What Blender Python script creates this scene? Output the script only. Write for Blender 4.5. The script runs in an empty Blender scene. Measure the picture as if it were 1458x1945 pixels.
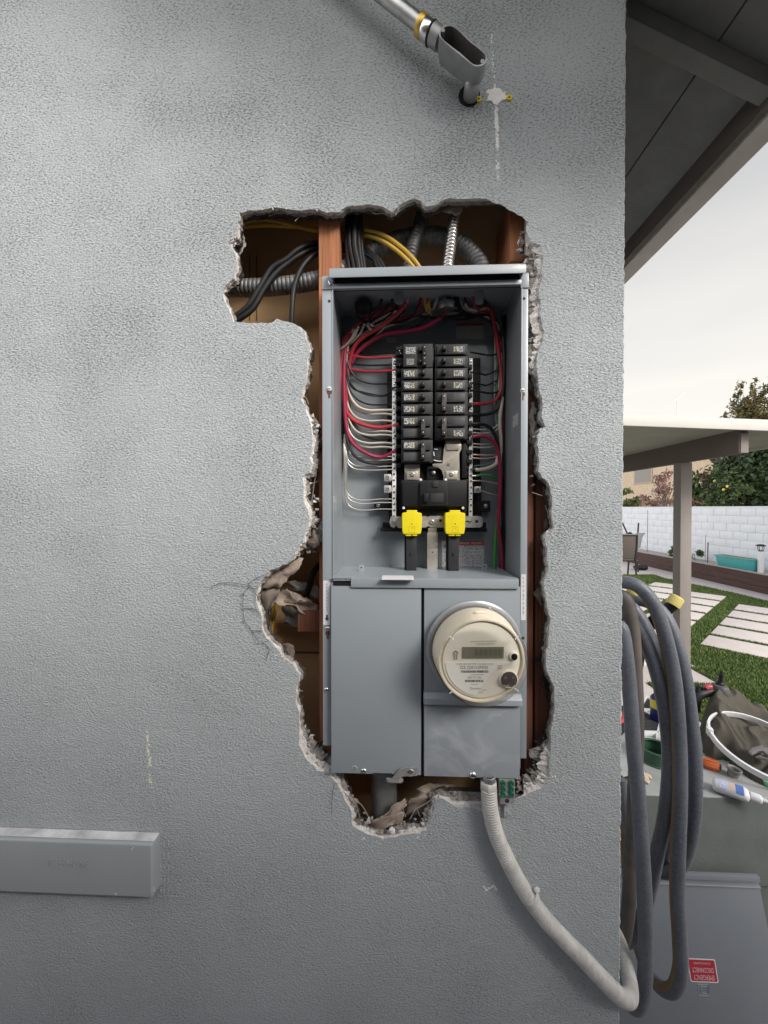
import bpy, bmesh, math, random
from mathutils import Vector, Matrix, Euler, noise
from mathutils.geometry import tessellate_polygon
R = math.radians
SC = bpy.context.scene
COL = SC.collection
random.seed(7)

# ------------------------------------------------------------------ camera
F, CX, CY = 732.0, 729.0, 972.5            # focal length and centre in photo pixels (1458 x 1945)
EYE = Vector((0.0, -0.732, 1.75))
cam_d = bpy.data.cameras.new("camera")
cam = bpy.data.objects.new("camera", cam_d)
COL.objects.link(cam)
cam.location = EYE
cam.rotation_euler = (R(90 - 0.6), 0, R(2.3))
cam_d.sensor_fit = 'VERTICAL'
cam_d.sensor_height = 24
cam_d.lens = 24 * F / 1945
cam_d.clip_start = 0.02
cam_d.clip_end = 500
SC.camera = cam
CAM_M = Euler((R(90 - 0.6), 0, R(2.3))).to_matrix()

# ------------------------------------------------------------------ sky, sun, exposure
SUN_DIR = Vector((0.60, -0.64, 0.56)).normalized()
SUN_EL = math.asin(SUN_DIR.z)
world = bpy.data.worlds.new("World")
SC.world = world
world.use_nodes = True
wn, wl = world.node_tree.nodes, world.node_tree.links
wn.clear()
w_out = wn.new("ShaderNodeOutputWorld")
w_bg = wn.new("ShaderNodeBackground")
w_sky = wn.new("ShaderNodeTexSky")
w_sky.sky_type = 'NISHITA'
w_sky.sun_disc = False
w_sky.sun_elevation = SUN_EL
w_sky.sun_rotation = math.atan2(SUN_DIR.x, SUN_DIR.y)
w_sky.dust_density = 3.0
w_co = wn.new("ShaderNodeTexCoord")
w_map = wn.new("ShaderNodeMapping")
w_map.inputs["Scale"].default_value = (1.2, 1.2, 6.0)
w_noise = wn.new("ShaderNodeTexNoise")
w_noise.inputs["Scale"].default_value = 1.6
w_noise.inputs["Detail"].default_value = 5
w_ramp = wn.new("ShaderNodeValToRGB")
w_ramp.color_ramp.elements[0].position = 0.25
w_ramp.color_ramp.elements[0].color = (0.86, 0.86, 0.86, 1)
w_ramp.color_ramp.elements[1].position = 0.6
w_ramp.color_ramp.elements[1].color = (0.97, 0.97, 0.97, 1)
w_mix = wn.new("ShaderNodeMix")
w_mix.data_type = 'RGBA'
w_mix.inputs["B"].default_value = (9.7, 9.35, 8.75, 1)      # veil of thin evening cloud
wl.new(w_co.outputs["Generated"], w_map.inputs["Vector"])
wl.new(w_map.outputs["Vector"], w_noise.inputs["Vector"])
wl.new(w_noise.outputs["Fac"], w_ramp.inputs["Fac"])
w_sep = wn.new("ShaderNodeSeparateXYZ")                    # cloud veil thins towards the zenith
w_rng = wn.new("ShaderNodeMapRange")
w_rng.inputs["From Min"].default_value = 0.25; w_rng.inputs["From Max"].default_value = 0.85
w_rng.inputs["To Min"].default_value = 1.0; w_rng.inputs["To Max"].default_value = 0.22
w_mul = wn.new("ShaderNodeMath"); w_mul.operation = 'MULTIPLY'
wl.new(w_co.outputs["Generated"], w_sep.inputs[0]); wl.new(w_sep.outputs["Z"], w_rng.inputs["Value"])
wl.new(w_rng.outputs["Result"], w_mul.inputs[0]); wl.new(w_ramp.outputs["Color"], w_mul.inputs[1])
wl.new(w_mul.outputs[0], w_mix.inputs["Factor"])
wl.new(w_sky.outputs["Color"], w_mix.inputs["A"])
w_dot = wn.new("ShaderNodeVectorMath"); w_dot.operation = 'DOT_PRODUCT'     # duller cloud bank over the far side of the yard
w_dot.inputs[1].default_value = Vector((0.55, 0.80, 0.20)).normalized()
w_r2 = wn.new("ShaderNodeMapRange")
w_r2.inputs["From Min"].default_value = 0.25; w_r2.inputs["From Max"].default_value = 0.80
w_r2.inputs["To Min"].default_value = 1.0; w_r2.inputs["To Max"].default_value = 0.49
w_sc = wn.new("ShaderNodeVectorMath"); w_sc.operation = 'SCALE'
wl.new(w_co.outputs["Generated"], w_dot.inputs[0]); wl.new(w_dot.outputs["Value"], w_r2.inputs["Value"])
wl.new(w_mix.outputs["Result"], w_sc.inputs[0]); wl.new(w_r2.outputs["Result"], w_sc.inputs["Scale"])
wl.new(w_sc.outputs["Vector"], w_bg.inputs["Color"])
w_bg.inputs["Strength"].default_value = 0.1
wl.new(w_bg.outputs["Background"], w_out.inputs["Surface"])

sun_d = bpy.data.lights.new("sun", 'SUN')
sun = bpy.data.objects.new("sun", sun_d)
COL.objects.link(sun)
sun_d.energy = 1.75
sun_d.angle = R(22)
sun_d.color = (1.0, 0.965, 0.91)
sun.rotation_euler = SUN_DIR.to_track_quat('Z', 'Y').to_euler()
sun.location = (3, -3, 6)

vs = SC.view_settings
vs.view_transform = 'Standard'
vs.look = 'None'
vs.exposure = 1.16
vs.gamma = 1.0

# ------------------------------------------------------------------ helpers: points
def ray(px, py):
    return CAM_M @ Vector(((px - CX) / F, -(py - CY) / F, -1.0))
def P(px, py, Y=0.0):
    d = ray(px, py)
    return EYE + d * ((Y - EYE.y) / d.y)
def PZ(px, py, z=0.0):
    d = ray(px, py)
    return EYE + d * ((z - EYE.z) / d.z)
def PX(px, py, x):
    d = ray(px, py)
    return EYE + d * ((x - EYE.x) / d.x)
def X(px, Y, py=972):
    return P(px, py, Y).x
def Zh(py, Y, px=800):
    return P(px, py, Y).z

# ------------------------------------------------------------------ helpers: materials
MATS = {}
def mat(name, col, rough=0.6, metal=0.0, var=0.10, vs=25.0, bump=0.0, bs=180.0, spec=0.5, bd=0.004, dirt=None, coat=0.0):
    m = bpy.data.materials.new(name)
    m.use_nodes = True
    n, l = m.node_tree.nodes, m.node_tree.links
    b = n["Principled BSDF"]
    b.inputs["Roughness"].default_value = rough
    b.inputs["Metallic"].default_value = metal
    b.inputs["Specular IOR Level"].default_value = spec
    b.inputs["Coat Weight"].default_value = coat
    co = n.new("ShaderNodeTexCoord")
    t = n.new("ShaderNodeTexNoise")
    t.inputs["Scale"].default_value = vs
    t.inputs["Detail"].default_value = 6
    t.inputs["Roughness"].default_value = 0.62
    l.new(co.outputs["Object"], t.inputs["Vector"])
    r = n.new("ShaderNodeValToRGB")
    r.color_ramp.elements[0].position = 0.3
    r.color_ramp.elements[1].position = 0.72
    c0 = dirt if dirt else [max(0, c * (1 - var)) for c in col]
    r.color_ramp.elements[0].color = (*c0, 1)
    r.color_ramp.elements[1].color = (*[min(1, c * (1 + var)) for c in col], 1)
    l.new(t.outputs["Fac"], r.inputs["Fac"])
    l.new(r.outputs["Color"], b.inputs["Base Color"])
    if bump:
        t2 = n.new("ShaderNodeTexNoise")
        t2.inputs["Scale"].default_value = bs
        t2.inputs["Detail"].default_value = 4
        bn = n.new("ShaderNodeBump")
        bn.inputs["Strength"].default_value = bump
        bn.inputs["Distance"].default_value = bd
        l.new(co.outputs["Object"], t2.inputs["Vector"])
        l.new(t2.outputs["Fac"], bn.inputs["Height"])
        l.new(bn.outputs["Normal"], b.inputs["Normal"])
    MATS[name] = m
    return m

# ------------------------------------------------------------------ helpers: meshes
def catmull(pts, n=8):
    pts = [Vector(p) for p in pts]
    if len(pts) < 3:
        return pts
    out = []
    P0 = [pts[0] * 2 - pts[1]] + pts + [pts[-1] * 2 - pts[-2]]
    for i in range(1, len(P0) - 2):
        a, b, c, d = P0[i - 1:i + 3]
        for k in range(n):
            t = k / n
            out.append(0.5 * ((2 * b) + (c - a) * t + (2 * a - 5 * b + 4 * c - d) * t * t + (3 * b - a - 3 * c + d) * t ** 3))
    out.append(pts[-1])
    return out

class MB:
    def __init__(s):
        s.v, s.f, s.m, s.uv, s.cur = [], [], [], {}, 0
    def face(s, idx, uv=None):
        if uv:
            s.uv[len(s.f)] = uv
        s.f.append(tuple(idx)); s.m.append(s.cur)
    def add(s, vs, fs):
        o = len(s.v)
        s.v += [tuple(p) for p in vs]
        for f in fs:
            s.face([i + o for i in f])
        return s
    def box(s, x0, x1, y0, y1, z0, z1, M=None):
        vs = [Vector((x, y, z)) for x in (x0, x1) for y in (y0, y1) for z in (z0, z1)]
        if M:
            vs = [M @ v for v in vs]
        return s.add(vs, [(0, 1, 3, 2), (4, 6, 7, 5), (0, 4, 5, 1), (2, 3, 7, 6), (0, 2, 6, 4), (1, 5, 7, 3)])
    def pbox(s, px0, py0, px1, py1, Y, d):
        """box whose front face spans those photo points at depth Y; d metres deep behind it"""
        pm, qm = (py0 + py1) / 2, (px0 + px1) / 2
        xa, xb = P(px0, pm, Y).x, P(px1, pm, Y).x
        za, zb = P(qm, py1, Y).z, P(qm, py0, Y).z
        return s.box(xa, xb, Y, Y + d, za, zb)
    def prism(s, pts, off):
        """polygon (list of Vectors) extruded by vector off"""
        n = len(pts); off = Vector(off)
        a = [Vector(p) for p in pts]
        o = len(s.v)
        s.v += [tuple(p) for p in a] + [tuple(p + off) for p in a]
        tris = tessellate_polygon([a])
        for t in tris:
            s.face([o + i for i in t]); s.face([o + n + i for i in reversed(t)])
        for i in range(n):
            j = (i + 1) % n
            s.face([o + i, o + j, o + n + j, o + n + i])
        return s
    def tube(s, pts, r, n=10, cap=True, ribs=None, res=8, smooth=True):
        """r: number or f(t 0..1, length); ribs=(pitch, depth)"""
        p = catmull(pts, res) if smooth else [Vector(q) for q in pts]
        L = [0]
        for i in range(1, len(p)):
            L.append(L[-1] + (p[i] - p[i - 1]).length)
        tot = L[-1]
        if ribs:
            pitch, depth = ribs
            N = max(8, int(tot / pitch * 6))
            q, j = [], 0
            for k in range(N + 1):
                d = tot * k / N
                while j < len(L) - 2 and L[j + 1] < d:
                    j += 1
                t = 0 if L[j + 1] == L[j] else (d - L[j]) / (L[j + 1] - L[j])
                q.append(p[j].lerp(p[j + 1], t))
            p, L = q, [tot * k / N for k in range(N + 1)]
        t0 = (p[1] - p[0]).normalized()
        up = Vector((0, 0, 1)) if abs(t0.z) < 0.9 else Vector((1, 0, 0))
        u = (up - t0 * up.dot(t0)).normalized()
        o = len(s.v); N = len(p)
        for i in range(N):
            tg = (p[min(i + 1, N - 1)] - p[max(i - 1, 0)])
            if tg.length < 1e-9:
                tg = t0
            tg.normalize()
            u = (u - tg * u.dot(tg)).normalized()
            w = tg.cross(u)
            rr = r(L[i] / tot, L[i]) if callable(r) else r
            if ribs:
                ph = (L[i] / ribs[0]) % 1.0
                rr += ribs[1] * (abs(math.sin(ph * math.pi)) ** 0.6 - 0.6)
            for k in range(n):
                a = 2 * math.pi * k / n
                s.v.append(tuple(p[i] + (u * math.cos(a) + w * math.sin(a)) * rr))
        for i in range(N - 1):
            for k in range(n):
                k2 = (k + 1) % n
                s.face([o + i * n + k, o + i * n + k2, o + (i + 1) * n + k2, o + (i + 1) * n + k],
                       [(k / n, L[i]), ((k + 1) / n, L[i]), ((k + 1) / n, L[i + 1]), (k / n, L[i + 1])])
        if cap:
            s.face([o + k for k in reversed(range(n))]); s.face([o + (N - 1) * n + k for k in range(n)])
        return s
    def cyl(s, a, b, r, n=16, r2=None):
        a, b = Vector(a), Vector(b)
        r2 = r if r2 is None else r2
        return s.lathe([(0, 0), (r, 0), (r2, (b - a).length), (0, (b - a).length)], a, b - a, n)
    def lathe(s, prof, org, axis, n=24, a0=0.0):
        org, axis = Vector(org), Vector(axis).normalized()
        up = Vector((0, 0, 1)) if abs(axis.z) < 0.9 else Vector((1, 0, 0))
        u = (up - axis * up.dot(axis)).normalized(); w = axis.cross(u)
        rows = []
        for r, h in prof:
            if r < 1e-7:
                rows.append([len(s.v)]); s.v.append(tuple(org + axis * h))
            else:
                rows.append(list(range(len(s.v), len(s.v) + n)))
                for k in range(n):
                    a = a0 + 2 * math.pi * k / n
                    s.v.append(tuple(org + axis * h + (u * math.cos(a) + w * math.sin(a)) * r))
        for A, B in zip(rows, rows[1:]):
            for k in range(n):
                k2 = (k + 1) % n
                if len(A) == 1 and len(B) == 1: continue
                if len(A) == 1: s.face([A[0], B[k2], B[k]][::-1])
                elif len(B) == 1: s.face([A[k], A[k2], B[0]])
                else: s.face([A[k], A[k2], B[k2], B[k]])
        return s
    def lump(s, c, r, squash=(1, 1, 1), seed=0, sub=1, amp=0.35):
        bm = bmesh.new()
        bmesh.ops.create_icosphere(bm, subdivisions=sub, radius=1)
        vs = []
        for v in bm.verts:
            k = 1 + amp * noise.noise(v.co * 1.7 + Vector((seed * 3.1, seed * 1.7, seed)))* 2
            vs.append(Vector(c) + Vector((v.co.x * squash[0], v.co.y * squash[1], v.co.z * squash[2])) * r * k)
        fs = [[x.index for x in f.verts] for f in bm.faces]
        bm.free()
        return s.add(vs, fs)
    def build(s, name, mats, parent=None, bev=0.0, smooth=False, label=None, seg=2, ang=40):
        me = bpy.data.meshes.new(name)
        me.from_pydata(s.v, [], s.f)
        mats = mats if isinstance(mats, (list, tuple)) else [mats]
        for m in mats:
            me.materials.append(m)
        if len(mats) > 1:
            me.polygons.foreach_set("material_index", s.m)
        if s.uv:
            ul = me.uv_layers.new(name="UVMap")
            for p in me.polygons:
                uv = s.uv.get(p.index)
                if uv:
                    for li, q in zip(p.loop_indices, uv):
                        ul.data[li].uv = q
        bm = bmesh.new(); bm.from_mesh(me)
        if not s.uv:
            bmesh.ops.recalc_face_normals(bm, faces=bm.faces)
        if bev:
            ed = [e for e in bm.edges if len(e.link_faces) == 2 and e.calc_face_angle(0) > R(30)]
            bmesh.ops.bevel(bm, geom=ed, offset=bev, segments=seg, profile=0.6, affect='EDGES', clamp_overlap=True)
        if smooth or bev:
            for f in bm.faces: f.smooth = True
            for e in bm.edges:
                if len(e.link_faces) == 2 and e.calc_face_angle(0) > R(ang):
                    e.smooth = False
        bm.to_mesh(me); bm.free()
        o = bpy.data.objects.new(name, me)
        COL.objects.link(o)
        if parent is not None:
            o.parent = parent
            if parent.type == 'EMPTY' and parent.parent is None:
                o.matrix_parent_inverse = Matrix.Translation(parent.location).inverted()
        if label: o["label"] = label
        return o

def thing(name, label, cat, loc=(0, 0, 0), group=None):
    o = bpy.data.objects.new(name, None)
    COL.objects.link(o)
    o.location = loc
    o.empty_display_size = 0.05
    o["label"] = label; o["category"] = cat
    if group: o["group"] = group
    return o
def tag(o, label, cat, group=None):
    o["label"] = label; o["category"] = cat
    if group: o["group"] = group
    return o
def struct(o, kind="structure"):
    o["kind"] = kind
    return o
def text_mesh(body, size, M, m, name, parent, extrude=0.0, sx=1.0, align='CENTER', label=None):
    """lettering as a mesh; M maps local (x right, y up, z out) to world"""
    cu = bpy.data.curves.new(name, 'FONT')
    cu.body = body; cu.size = size; cu.align_x = align; cu.align_y = 'CENTER'; cu.extrude = extrude
    cu.resolution_u = 3
    tmp = bpy.data.objects.new(name + "_tmp", cu)
    COL.objects.link(tmp)
    bpy.context.view_layer.update()
    me = bpy.data.meshes.new_from_object(tmp.evaluated_get(bpy.context.evaluated_depsgraph_get()))
    bpy.data.objects.remove(tmp); bpy.data.curves.remove(cu)
    me.transform(M @ Matrix.Diagonal((sx, 1, 1, 1)))
    me.materials.clear(); me.materials.append(m)
    o = bpy.data.objects.new(name, me)
    COL.objects.link(o)
    if parent is not None:
        o.parent = parent
        if parent.type == 'EMPTY' and parent.parent is None:
            o.matrix_parent_inverse = Matrix.Translation(parent.location).inverted()
    if label: o["label"] = label
    return o
def front_M(c):
    """x right, y up, facing the street side (-y)"""
    return Matrix.Translation(c) @ Matrix.Rotation(R(90), 4, 'X')

# ------------------------------------------------------------------ materials
def stucco_mat(name, col, strength=1.0):
    m = mat(name, col, rough=0.82, var=0.06, vs=2.6, spec=0.3)
    n, l = m.node_tree.nodes, m.node_tree.links
    b = n["Principled BSDF"]
    co = n["Texture Coordinate"]
    mp = n.new("ShaderNodeMapping"); mp.inputs["Rotation"].default_value = (0, R(28), 0)
    mp.inputs["Scale"].default_value = (0.8, 1, 1.25)
    l.new(co.outputs["Object"], mp.inputs["Vector"])
    a = n.new("ShaderNodeTexNoise"); a.inputs["Scale"].default_value = 250; a.inputs["Detail"].default_value = 5
    a.inputs["Roughness"].default_value = 0.6; a.inputs["Distortion"].default_value = 0.15
    c = n.new("ShaderNodeTexVoronoi"); c.inputs["Scale"].default_value = 190; c.feature = 'SMOOTH_F1'
    d = n.new("ShaderNodeTexNoise"); d.inputs["Scale"].default_value = 9; d.inputs["Detail"].default_value = 3
    for t in (a, c):
        l.new(mp.outputs["Vector"], t.inputs["Vector"])
    l.new(co.outputs["Object"], d.inputs["Vector"])
    # dashes of plaster: noise raised to a crisp relief, broken up by patches
    rr = n.new("ShaderNodeValToRGB"); rr.color_ramp.elements[0].position = 0.30; rr.color_ramp.elements[1].position = 0.70
    l.new(a.outputs["Fac"], rr.inputs["Fac"])
    s1 = n.new("ShaderNodeMath"); s1.operation = 'MULTIPLY_ADD'; s1.inputs[1].default_value = -0.35
    l.new(c.outputs["Distance"], s1.inputs[0]); l.new(rr.outputs["Color"], s1.inputs[2])
    s2 = n.new("ShaderNodeMath"); s2.operation = 'MULTIPLY_ADD'; s2.inputs[1].default_value = 1.5
    l.new(d.outputs["Fac"], s2.inputs[0]); l.new(s1.outputs[0], s2.inputs[2])
    md_ = n.new("ShaderNodeTexNoise"); md_.inputs["Scale"].default_value = 34; md_.inputs["Detail"].default_value = 2; md_.inputs["Distortion"].default_value = 0.8
    l.new(mp.outputs["Vector"], md_.inputs["Vector"])
    s2b = n.new("ShaderNodeMath"); s2b.operation = 'MULTIPLY_ADD'; s2b.inputs[1].default_value = 1.1
    l.new(md_.outputs["Fac"], s2b.inputs[0]); l.new(s2.outputs[0], s2b.inputs[2]); s2 = s2b
    bn = n.new("ShaderNodeBump"); bn.inputs["Strength"].default_value = 0.7 * strength; bn.inputs["Distance"].default_value = 0.0028
    l.new(s2.outputs[0], bn.inputs["Height"]); l.new(bn.outputs["Normal"], b.inputs["Normal"])
    # dark specks: shadows of the stucco bumps put into the colour
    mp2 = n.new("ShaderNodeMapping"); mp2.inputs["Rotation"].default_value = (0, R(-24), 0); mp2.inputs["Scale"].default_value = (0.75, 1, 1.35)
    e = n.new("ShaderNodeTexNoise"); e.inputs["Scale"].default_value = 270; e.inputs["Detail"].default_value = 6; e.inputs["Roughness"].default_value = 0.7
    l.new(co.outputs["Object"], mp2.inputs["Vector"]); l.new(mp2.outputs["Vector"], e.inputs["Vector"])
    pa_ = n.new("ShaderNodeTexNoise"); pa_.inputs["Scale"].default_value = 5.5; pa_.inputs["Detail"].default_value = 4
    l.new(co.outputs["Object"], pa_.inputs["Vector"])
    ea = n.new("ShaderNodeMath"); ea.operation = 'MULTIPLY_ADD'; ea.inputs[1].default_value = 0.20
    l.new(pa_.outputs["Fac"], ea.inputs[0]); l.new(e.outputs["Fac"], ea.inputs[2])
    sz = n.new("ShaderNodeSeparateXYZ"); l.new(co.outputs["Object"], sz.inputs[0])      # painted specks thin out towards the bottom of the wall
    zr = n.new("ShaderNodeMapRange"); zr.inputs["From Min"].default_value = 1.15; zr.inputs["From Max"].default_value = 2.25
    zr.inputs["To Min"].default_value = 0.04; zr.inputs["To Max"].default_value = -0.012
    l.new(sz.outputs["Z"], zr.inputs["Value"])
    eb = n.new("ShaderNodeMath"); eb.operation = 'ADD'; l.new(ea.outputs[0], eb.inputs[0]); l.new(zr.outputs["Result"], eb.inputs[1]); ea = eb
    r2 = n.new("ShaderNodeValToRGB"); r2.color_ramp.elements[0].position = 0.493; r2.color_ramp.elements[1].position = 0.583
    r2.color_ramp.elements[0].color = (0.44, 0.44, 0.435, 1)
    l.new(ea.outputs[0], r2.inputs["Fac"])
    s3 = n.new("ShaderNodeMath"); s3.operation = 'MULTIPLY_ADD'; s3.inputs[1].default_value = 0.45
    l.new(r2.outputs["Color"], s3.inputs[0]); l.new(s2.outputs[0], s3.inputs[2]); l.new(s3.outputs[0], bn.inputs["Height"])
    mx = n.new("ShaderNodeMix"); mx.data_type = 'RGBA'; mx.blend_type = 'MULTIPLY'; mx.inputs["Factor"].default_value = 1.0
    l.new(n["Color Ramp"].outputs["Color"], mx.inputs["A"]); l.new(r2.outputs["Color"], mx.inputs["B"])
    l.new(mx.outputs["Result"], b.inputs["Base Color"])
    return m

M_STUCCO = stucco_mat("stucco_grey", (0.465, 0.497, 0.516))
M_PLASTER = mat("broken_plaster", (0.44, 0.40, 0.37), rough=0.95, var=0.05, vs=110, bump=1.0, bs=420, bd=0.004, dirt=(0.17, 0.15, 0.135))
M_EDGE = mat("plaster_rim", (0.76, 0.74, 0.72), rough=0.95, vs=150, bump=1.0, bs=500, bd=0.003, dirt=(0.52, 0.49, 0.47))
M_PAPER = mat("building_paper", (0.23, 0.185, 0.155), rough=0.9, vs=18, bump=0.6, bs=60, bd=0.004, dirt=(0.09, 0.075, 0.065))
M_PAPERL = mat("building_paper_light", (0.44, 0.36, 0.30), rough=0.9, vs=18, bump=0.6, bs=60, bd=0.004, dirt=(0.24, 0.19, 0.155))
M_FELT = mat("felt_paper", (0.05, 0.045, 0.04), rough=0.95, vs=40, bump=0.5, bs=150, bd=0.003, dirt=(0.018, 0.016, 0.015))
M_BOARD = mat("wallboard_brown", (0.66, 0.44, 0.235), rough=0.85, vs=5, dirt=(0.52, 0.33, 0.165))
M_GREYPAPER = mat("grey_wall_paper", (0.42, 0.40, 0.38), rough=0.9, vs=30, dirt=(0.25, 0.23, 0.21))
def wood_mat(name, c1, c2, sc=(260, 260, 5)):
    m = mat(name, c1, rough=0.75, spec=0.3, bump=0.0)
    n, l = m.node_tree.nodes, m.node_tree.links
    mp = n.new("ShaderNodeMapping"); mp.inputs["Scale"].default_value = sc
    t = n["Noise Texture"]; t.inputs["Scale"].default_value = 1.0; t.inputs["Detail"].default_value = 5; t.inputs["Distortion"].default_value = 0.6
    l.new(n["Texture Coordinate"].outputs["Object"], mp.inputs["Vector"]); l.new(mp.outputs["Vector"], t.inputs["Vector"])
    cr = n["Color Ramp"].color_ramp
    cr.elements[0].color = (*c2, 1); cr.elements[1].color = (*c1, 1)
    bn = n.new("ShaderNodeBump"); bn.inputs["Strength"].default_value = 0.4; bn.inputs["Distance"].default_value = 0.002
    l.new(t.outputs["Fac"], bn.inputs["Height"]); l.new(bn.outputs["Normal"], n["Principled BSDF"].inputs["Normal"])
    return m
M_STUD = wood_mat("redwood_stud", (0.56, 0.245, 0.125), (0.30, 0.11, 0.05))
M_STUD2 = wood_mat("dark_redwood", (0.27, 0.115, 0.07), (0.13, 0.048, 0.03))
M_EAVE = mat("eave_paint", (0.175, 0.176, 0.168), rough=0.8, vs=12, bump=0.15, bs=90, bd=0.002, dirt=(0.135, 0.135, 0.128))
M_FASCIA = mat("fascia_brown", (0.12, 0.10, 0.09), rough=0.75, vs=10, bump=0.2, bs=60)
M_GUTTER = mat("gutter_beige", (0.50, 0.46, 0.43), rough=0.6, vs=8)
M_SHINGLE = mat("roof_shingle", (0.10, 0.09, 0.085), rough=0.95, vs=60, bump=0.6)
M_STEEL = mat("steel_galvanised", (0.60, 0.60, 0.60), rough=0.36, metal=1.0, vs=40, dirt=(0.45, 0.45, 0.46))
M_CASTAL = mat("cast_aluminium", (0.38, 0.385, 0.39), rough=0.48, metal=0.85, vs=60, bump=0.25, bs=700, bd=0.0006)
M_CHROME = mat("bright_zinc", (0.80, 0.80, 0.80), rough=0.22, metal=1.0, vs=60)
M_DARKIN = mat("dark_cast_inside", (0.13, 0.125, 0.12), rough=0.7, vs=60)
M_BLACKHOLE = mat("soot_black", (0.008, 0.008, 0.008), rough=0.9)  # near-black stands in for the dark inside holes and gaps
M_GOLD = mat("yellow_zinc", (0.72, 0.50, 0.12), rough=0.35, metal=0.7, vs=90)
M_YPLAST = mat("yellow_plastic", (0.75, 0.60, 0.02), rough=0.42, var=0.04)
M_CAULK = mat("white_caulk", (0.80, 0.79, 0.77), rough=0.85, vs=200, bump=0.5, bs=500, bd=0.001)
M_CHALK = mat("yellow_chalk", (0.74, 0.72, 0.58), rough=0.9)
M_WIREDK = mat("lath_wire", (0.10, 0.095, 0.09), rough=0.6, metal=0.4)
M_WIRELT = mat("lath_wire_grey", (0.32, 0.29, 0.26), rough=0.6, metal=0.3)

# ------------------------------------------------------------------ the house corner
def refine(pts, step=3.2, amp=0.20, seed=1):
    """break a traced outline into short uneven steps (photo pixels = millimetres on the wall)"""
    rnd = random.Random(seed)
    out = []
    n = len(pts)
    for i in range(n):
        a, b = Vector(pts[i]), Vector(pts[(i + 1) % n])
        seg = [a, b]
        def mid(p, q, lev):
            L = (q - p).length
            if L < step or lev > 6:
                return [p]
            nrm = Vector((-(q - p).y, (q - p).x)) / max(L, 1e-6)
            m = (p + q) / 2 + nrm * rnd.uniform(-amp, amp) * min(L, 26) * 0.42
            return mid(p, m, lev + 1) + mid(m, q, lev + 1)
        out += mid(a, b, 0)
    return out

HOLE = [(455,404),(484,400),(510,396),(535,395),(560,399),(587,397),(605,398),(619,404),(632,402),(643,403),(651,397),(659,392),
 (678,391),(698,388),(726,392),(735,398),(743,403),(750,398),(759,390),(772,382),(787,377),(798,381),(808,392),(818,391),(829,388),
 (840,381),(852,376),(870,377),(885,373),(900,377),(918,376),(935,384),(950,388),(965,398),(978,404),(992,412),(1002,421),
 (999,438),(1008,460),(1026,465),(1032,492),(1030,524),(1024,546),(1026,571),(1026,600),(1034,632),(1028,654),(1019,686),(1022,729),
 (1030,758),(1028,787),(1036,810),(1020,827),(1023,859),(1022,895),(1041,917),(1048,942),(1048,967),(1052,1003),(1034,1021),
 (1039,1050),(1042,1078),(1032,1108),(1036,1133),(1046,1175),(1043,1208),(1036,1238),(1039,1277),(1053,1307),(1053,1347),(1044,1393),
 (1046,1429),(1043,1478),(1031,1495),(998,1511),(979,1515),(949,1528),(916,1541),(890,1533),(863,1533),(848,1521),(835,1516),(827,1523),
 (824,1541),(816,1561),(811,1577),(794,1584),(761,1586),(728,1594),(699,1586),(669,1568),(667,1541),(653,1515),(640,1487),(623,1468),
 (602,1464),(582,1443),(574,1427),(567,1415),(569,1376),(567,1351),(561,1328),(563,1303),(569,1282),(556,1261),(540,1252),(521,1228),
 (505,1212),(496,1191),(496,1169),(486,1143),(491,1112),(512,1083),(543,1072),(557,1058),(566,1040),(582,1003),(588,985),(583,966),
 (575,945),(577,925),(574,908),(580,900),(588,897),(592,880),(587,868),(592,848),(592,828),(588,800),(580,772),(571,755),(575,740),(581,725),(583,690),
 (587,658),(577,628),(556,614),(545,610),(526,605),(514,614),(480,613),(442,612),(435,589),(421,556),(428,542),(444,528),(449,495),(444,477),
 (435,458),(449,449),(451,421)]
CORNER_X = P(1181, 972, 0).x
ROOF_Z = lambda x: 2.957 - 0.55 * (x - 0.57)

house = thing("house", "grey stucco house corner with a jagged hole broken around its electrical panel", "house", (CORNER_X, 0, 0))

hole2 = refine(HOLE)
hole_w = [P(p.x, p.y, 0) for p in hole2]
hole_c = [Vector((p.x, p.z)) for p in hole_w]
N_H = len(hole_c)
area = sum(hole_c[i].x * hole_c[(i + 1) % N_H].y - hole_c[(i + 1) % N_H].x * hole_c[i].y for i in range(N_H))
sgn = 1 if area > 0 else -1
nrm = []
for i in range(N_H):
    t = hole_c[(i + 4) % N_H] - hole_c[(i - 4) % N_H]
    t.normalize()
    nrm.append(Vector((-t.y, t.x)) * sgn)            # points into the hole
def ledge(i):
    px, py = hole2[i].x, hole2[i].y
    if px > 985 and 440 < py < 700: return 0.021
    if px > 985 and 700 <= py < 900: return 0.004
    if px > 985 and 1420 < py: return 0.022
    if px > 985: return 0.002
    if py > 1500: return 0.008
    if px < 640 and py > 1400: return 0.020
    if 560 < px < 620 and 790 < py < 1050: return 0.008
    if py < 420: return 0.001
    return 0.003
rnd = random.Random(3)
led = [ledge(i) for i in range(N_H)]
led = [sum(led[(i + k) % N_H] for k in range(-6, 7)) / 13 for i in range(N_H)]
def ring(y, k, j, seed):
    out = []
    for i in range(N_H):
        nz = noise.noise(Vector((hole_c[i].x * 55, hole_c[i].y * 55, seed))) + 0.5 * noise.noise(Vector((hole_c[i].x * 190, hole_c[i].y * 190, seed)))
        o = led[i] * k * (1 + 0.8 * nz) + j * nz
        yy = y + 0.0035 * noise.noise(Vector((hole_c[i].x * 120, hole_c[i].y * 120, seed + 5)))*(0 if y == 0 else 1)
        p = hole_c[i] + nrm[i] * o
        out.append((p.x, yy, p.y))
    return [((max(q[0], 0.2365) if q[0] > 0.1 and q[1] > 0 else q[0]), q[1], q[2]) for q in out]
rA = ring(0.0, 0.0, 0.0, 0)
rB = ring(0.004, 0.14, 0.0014, 1)
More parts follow.
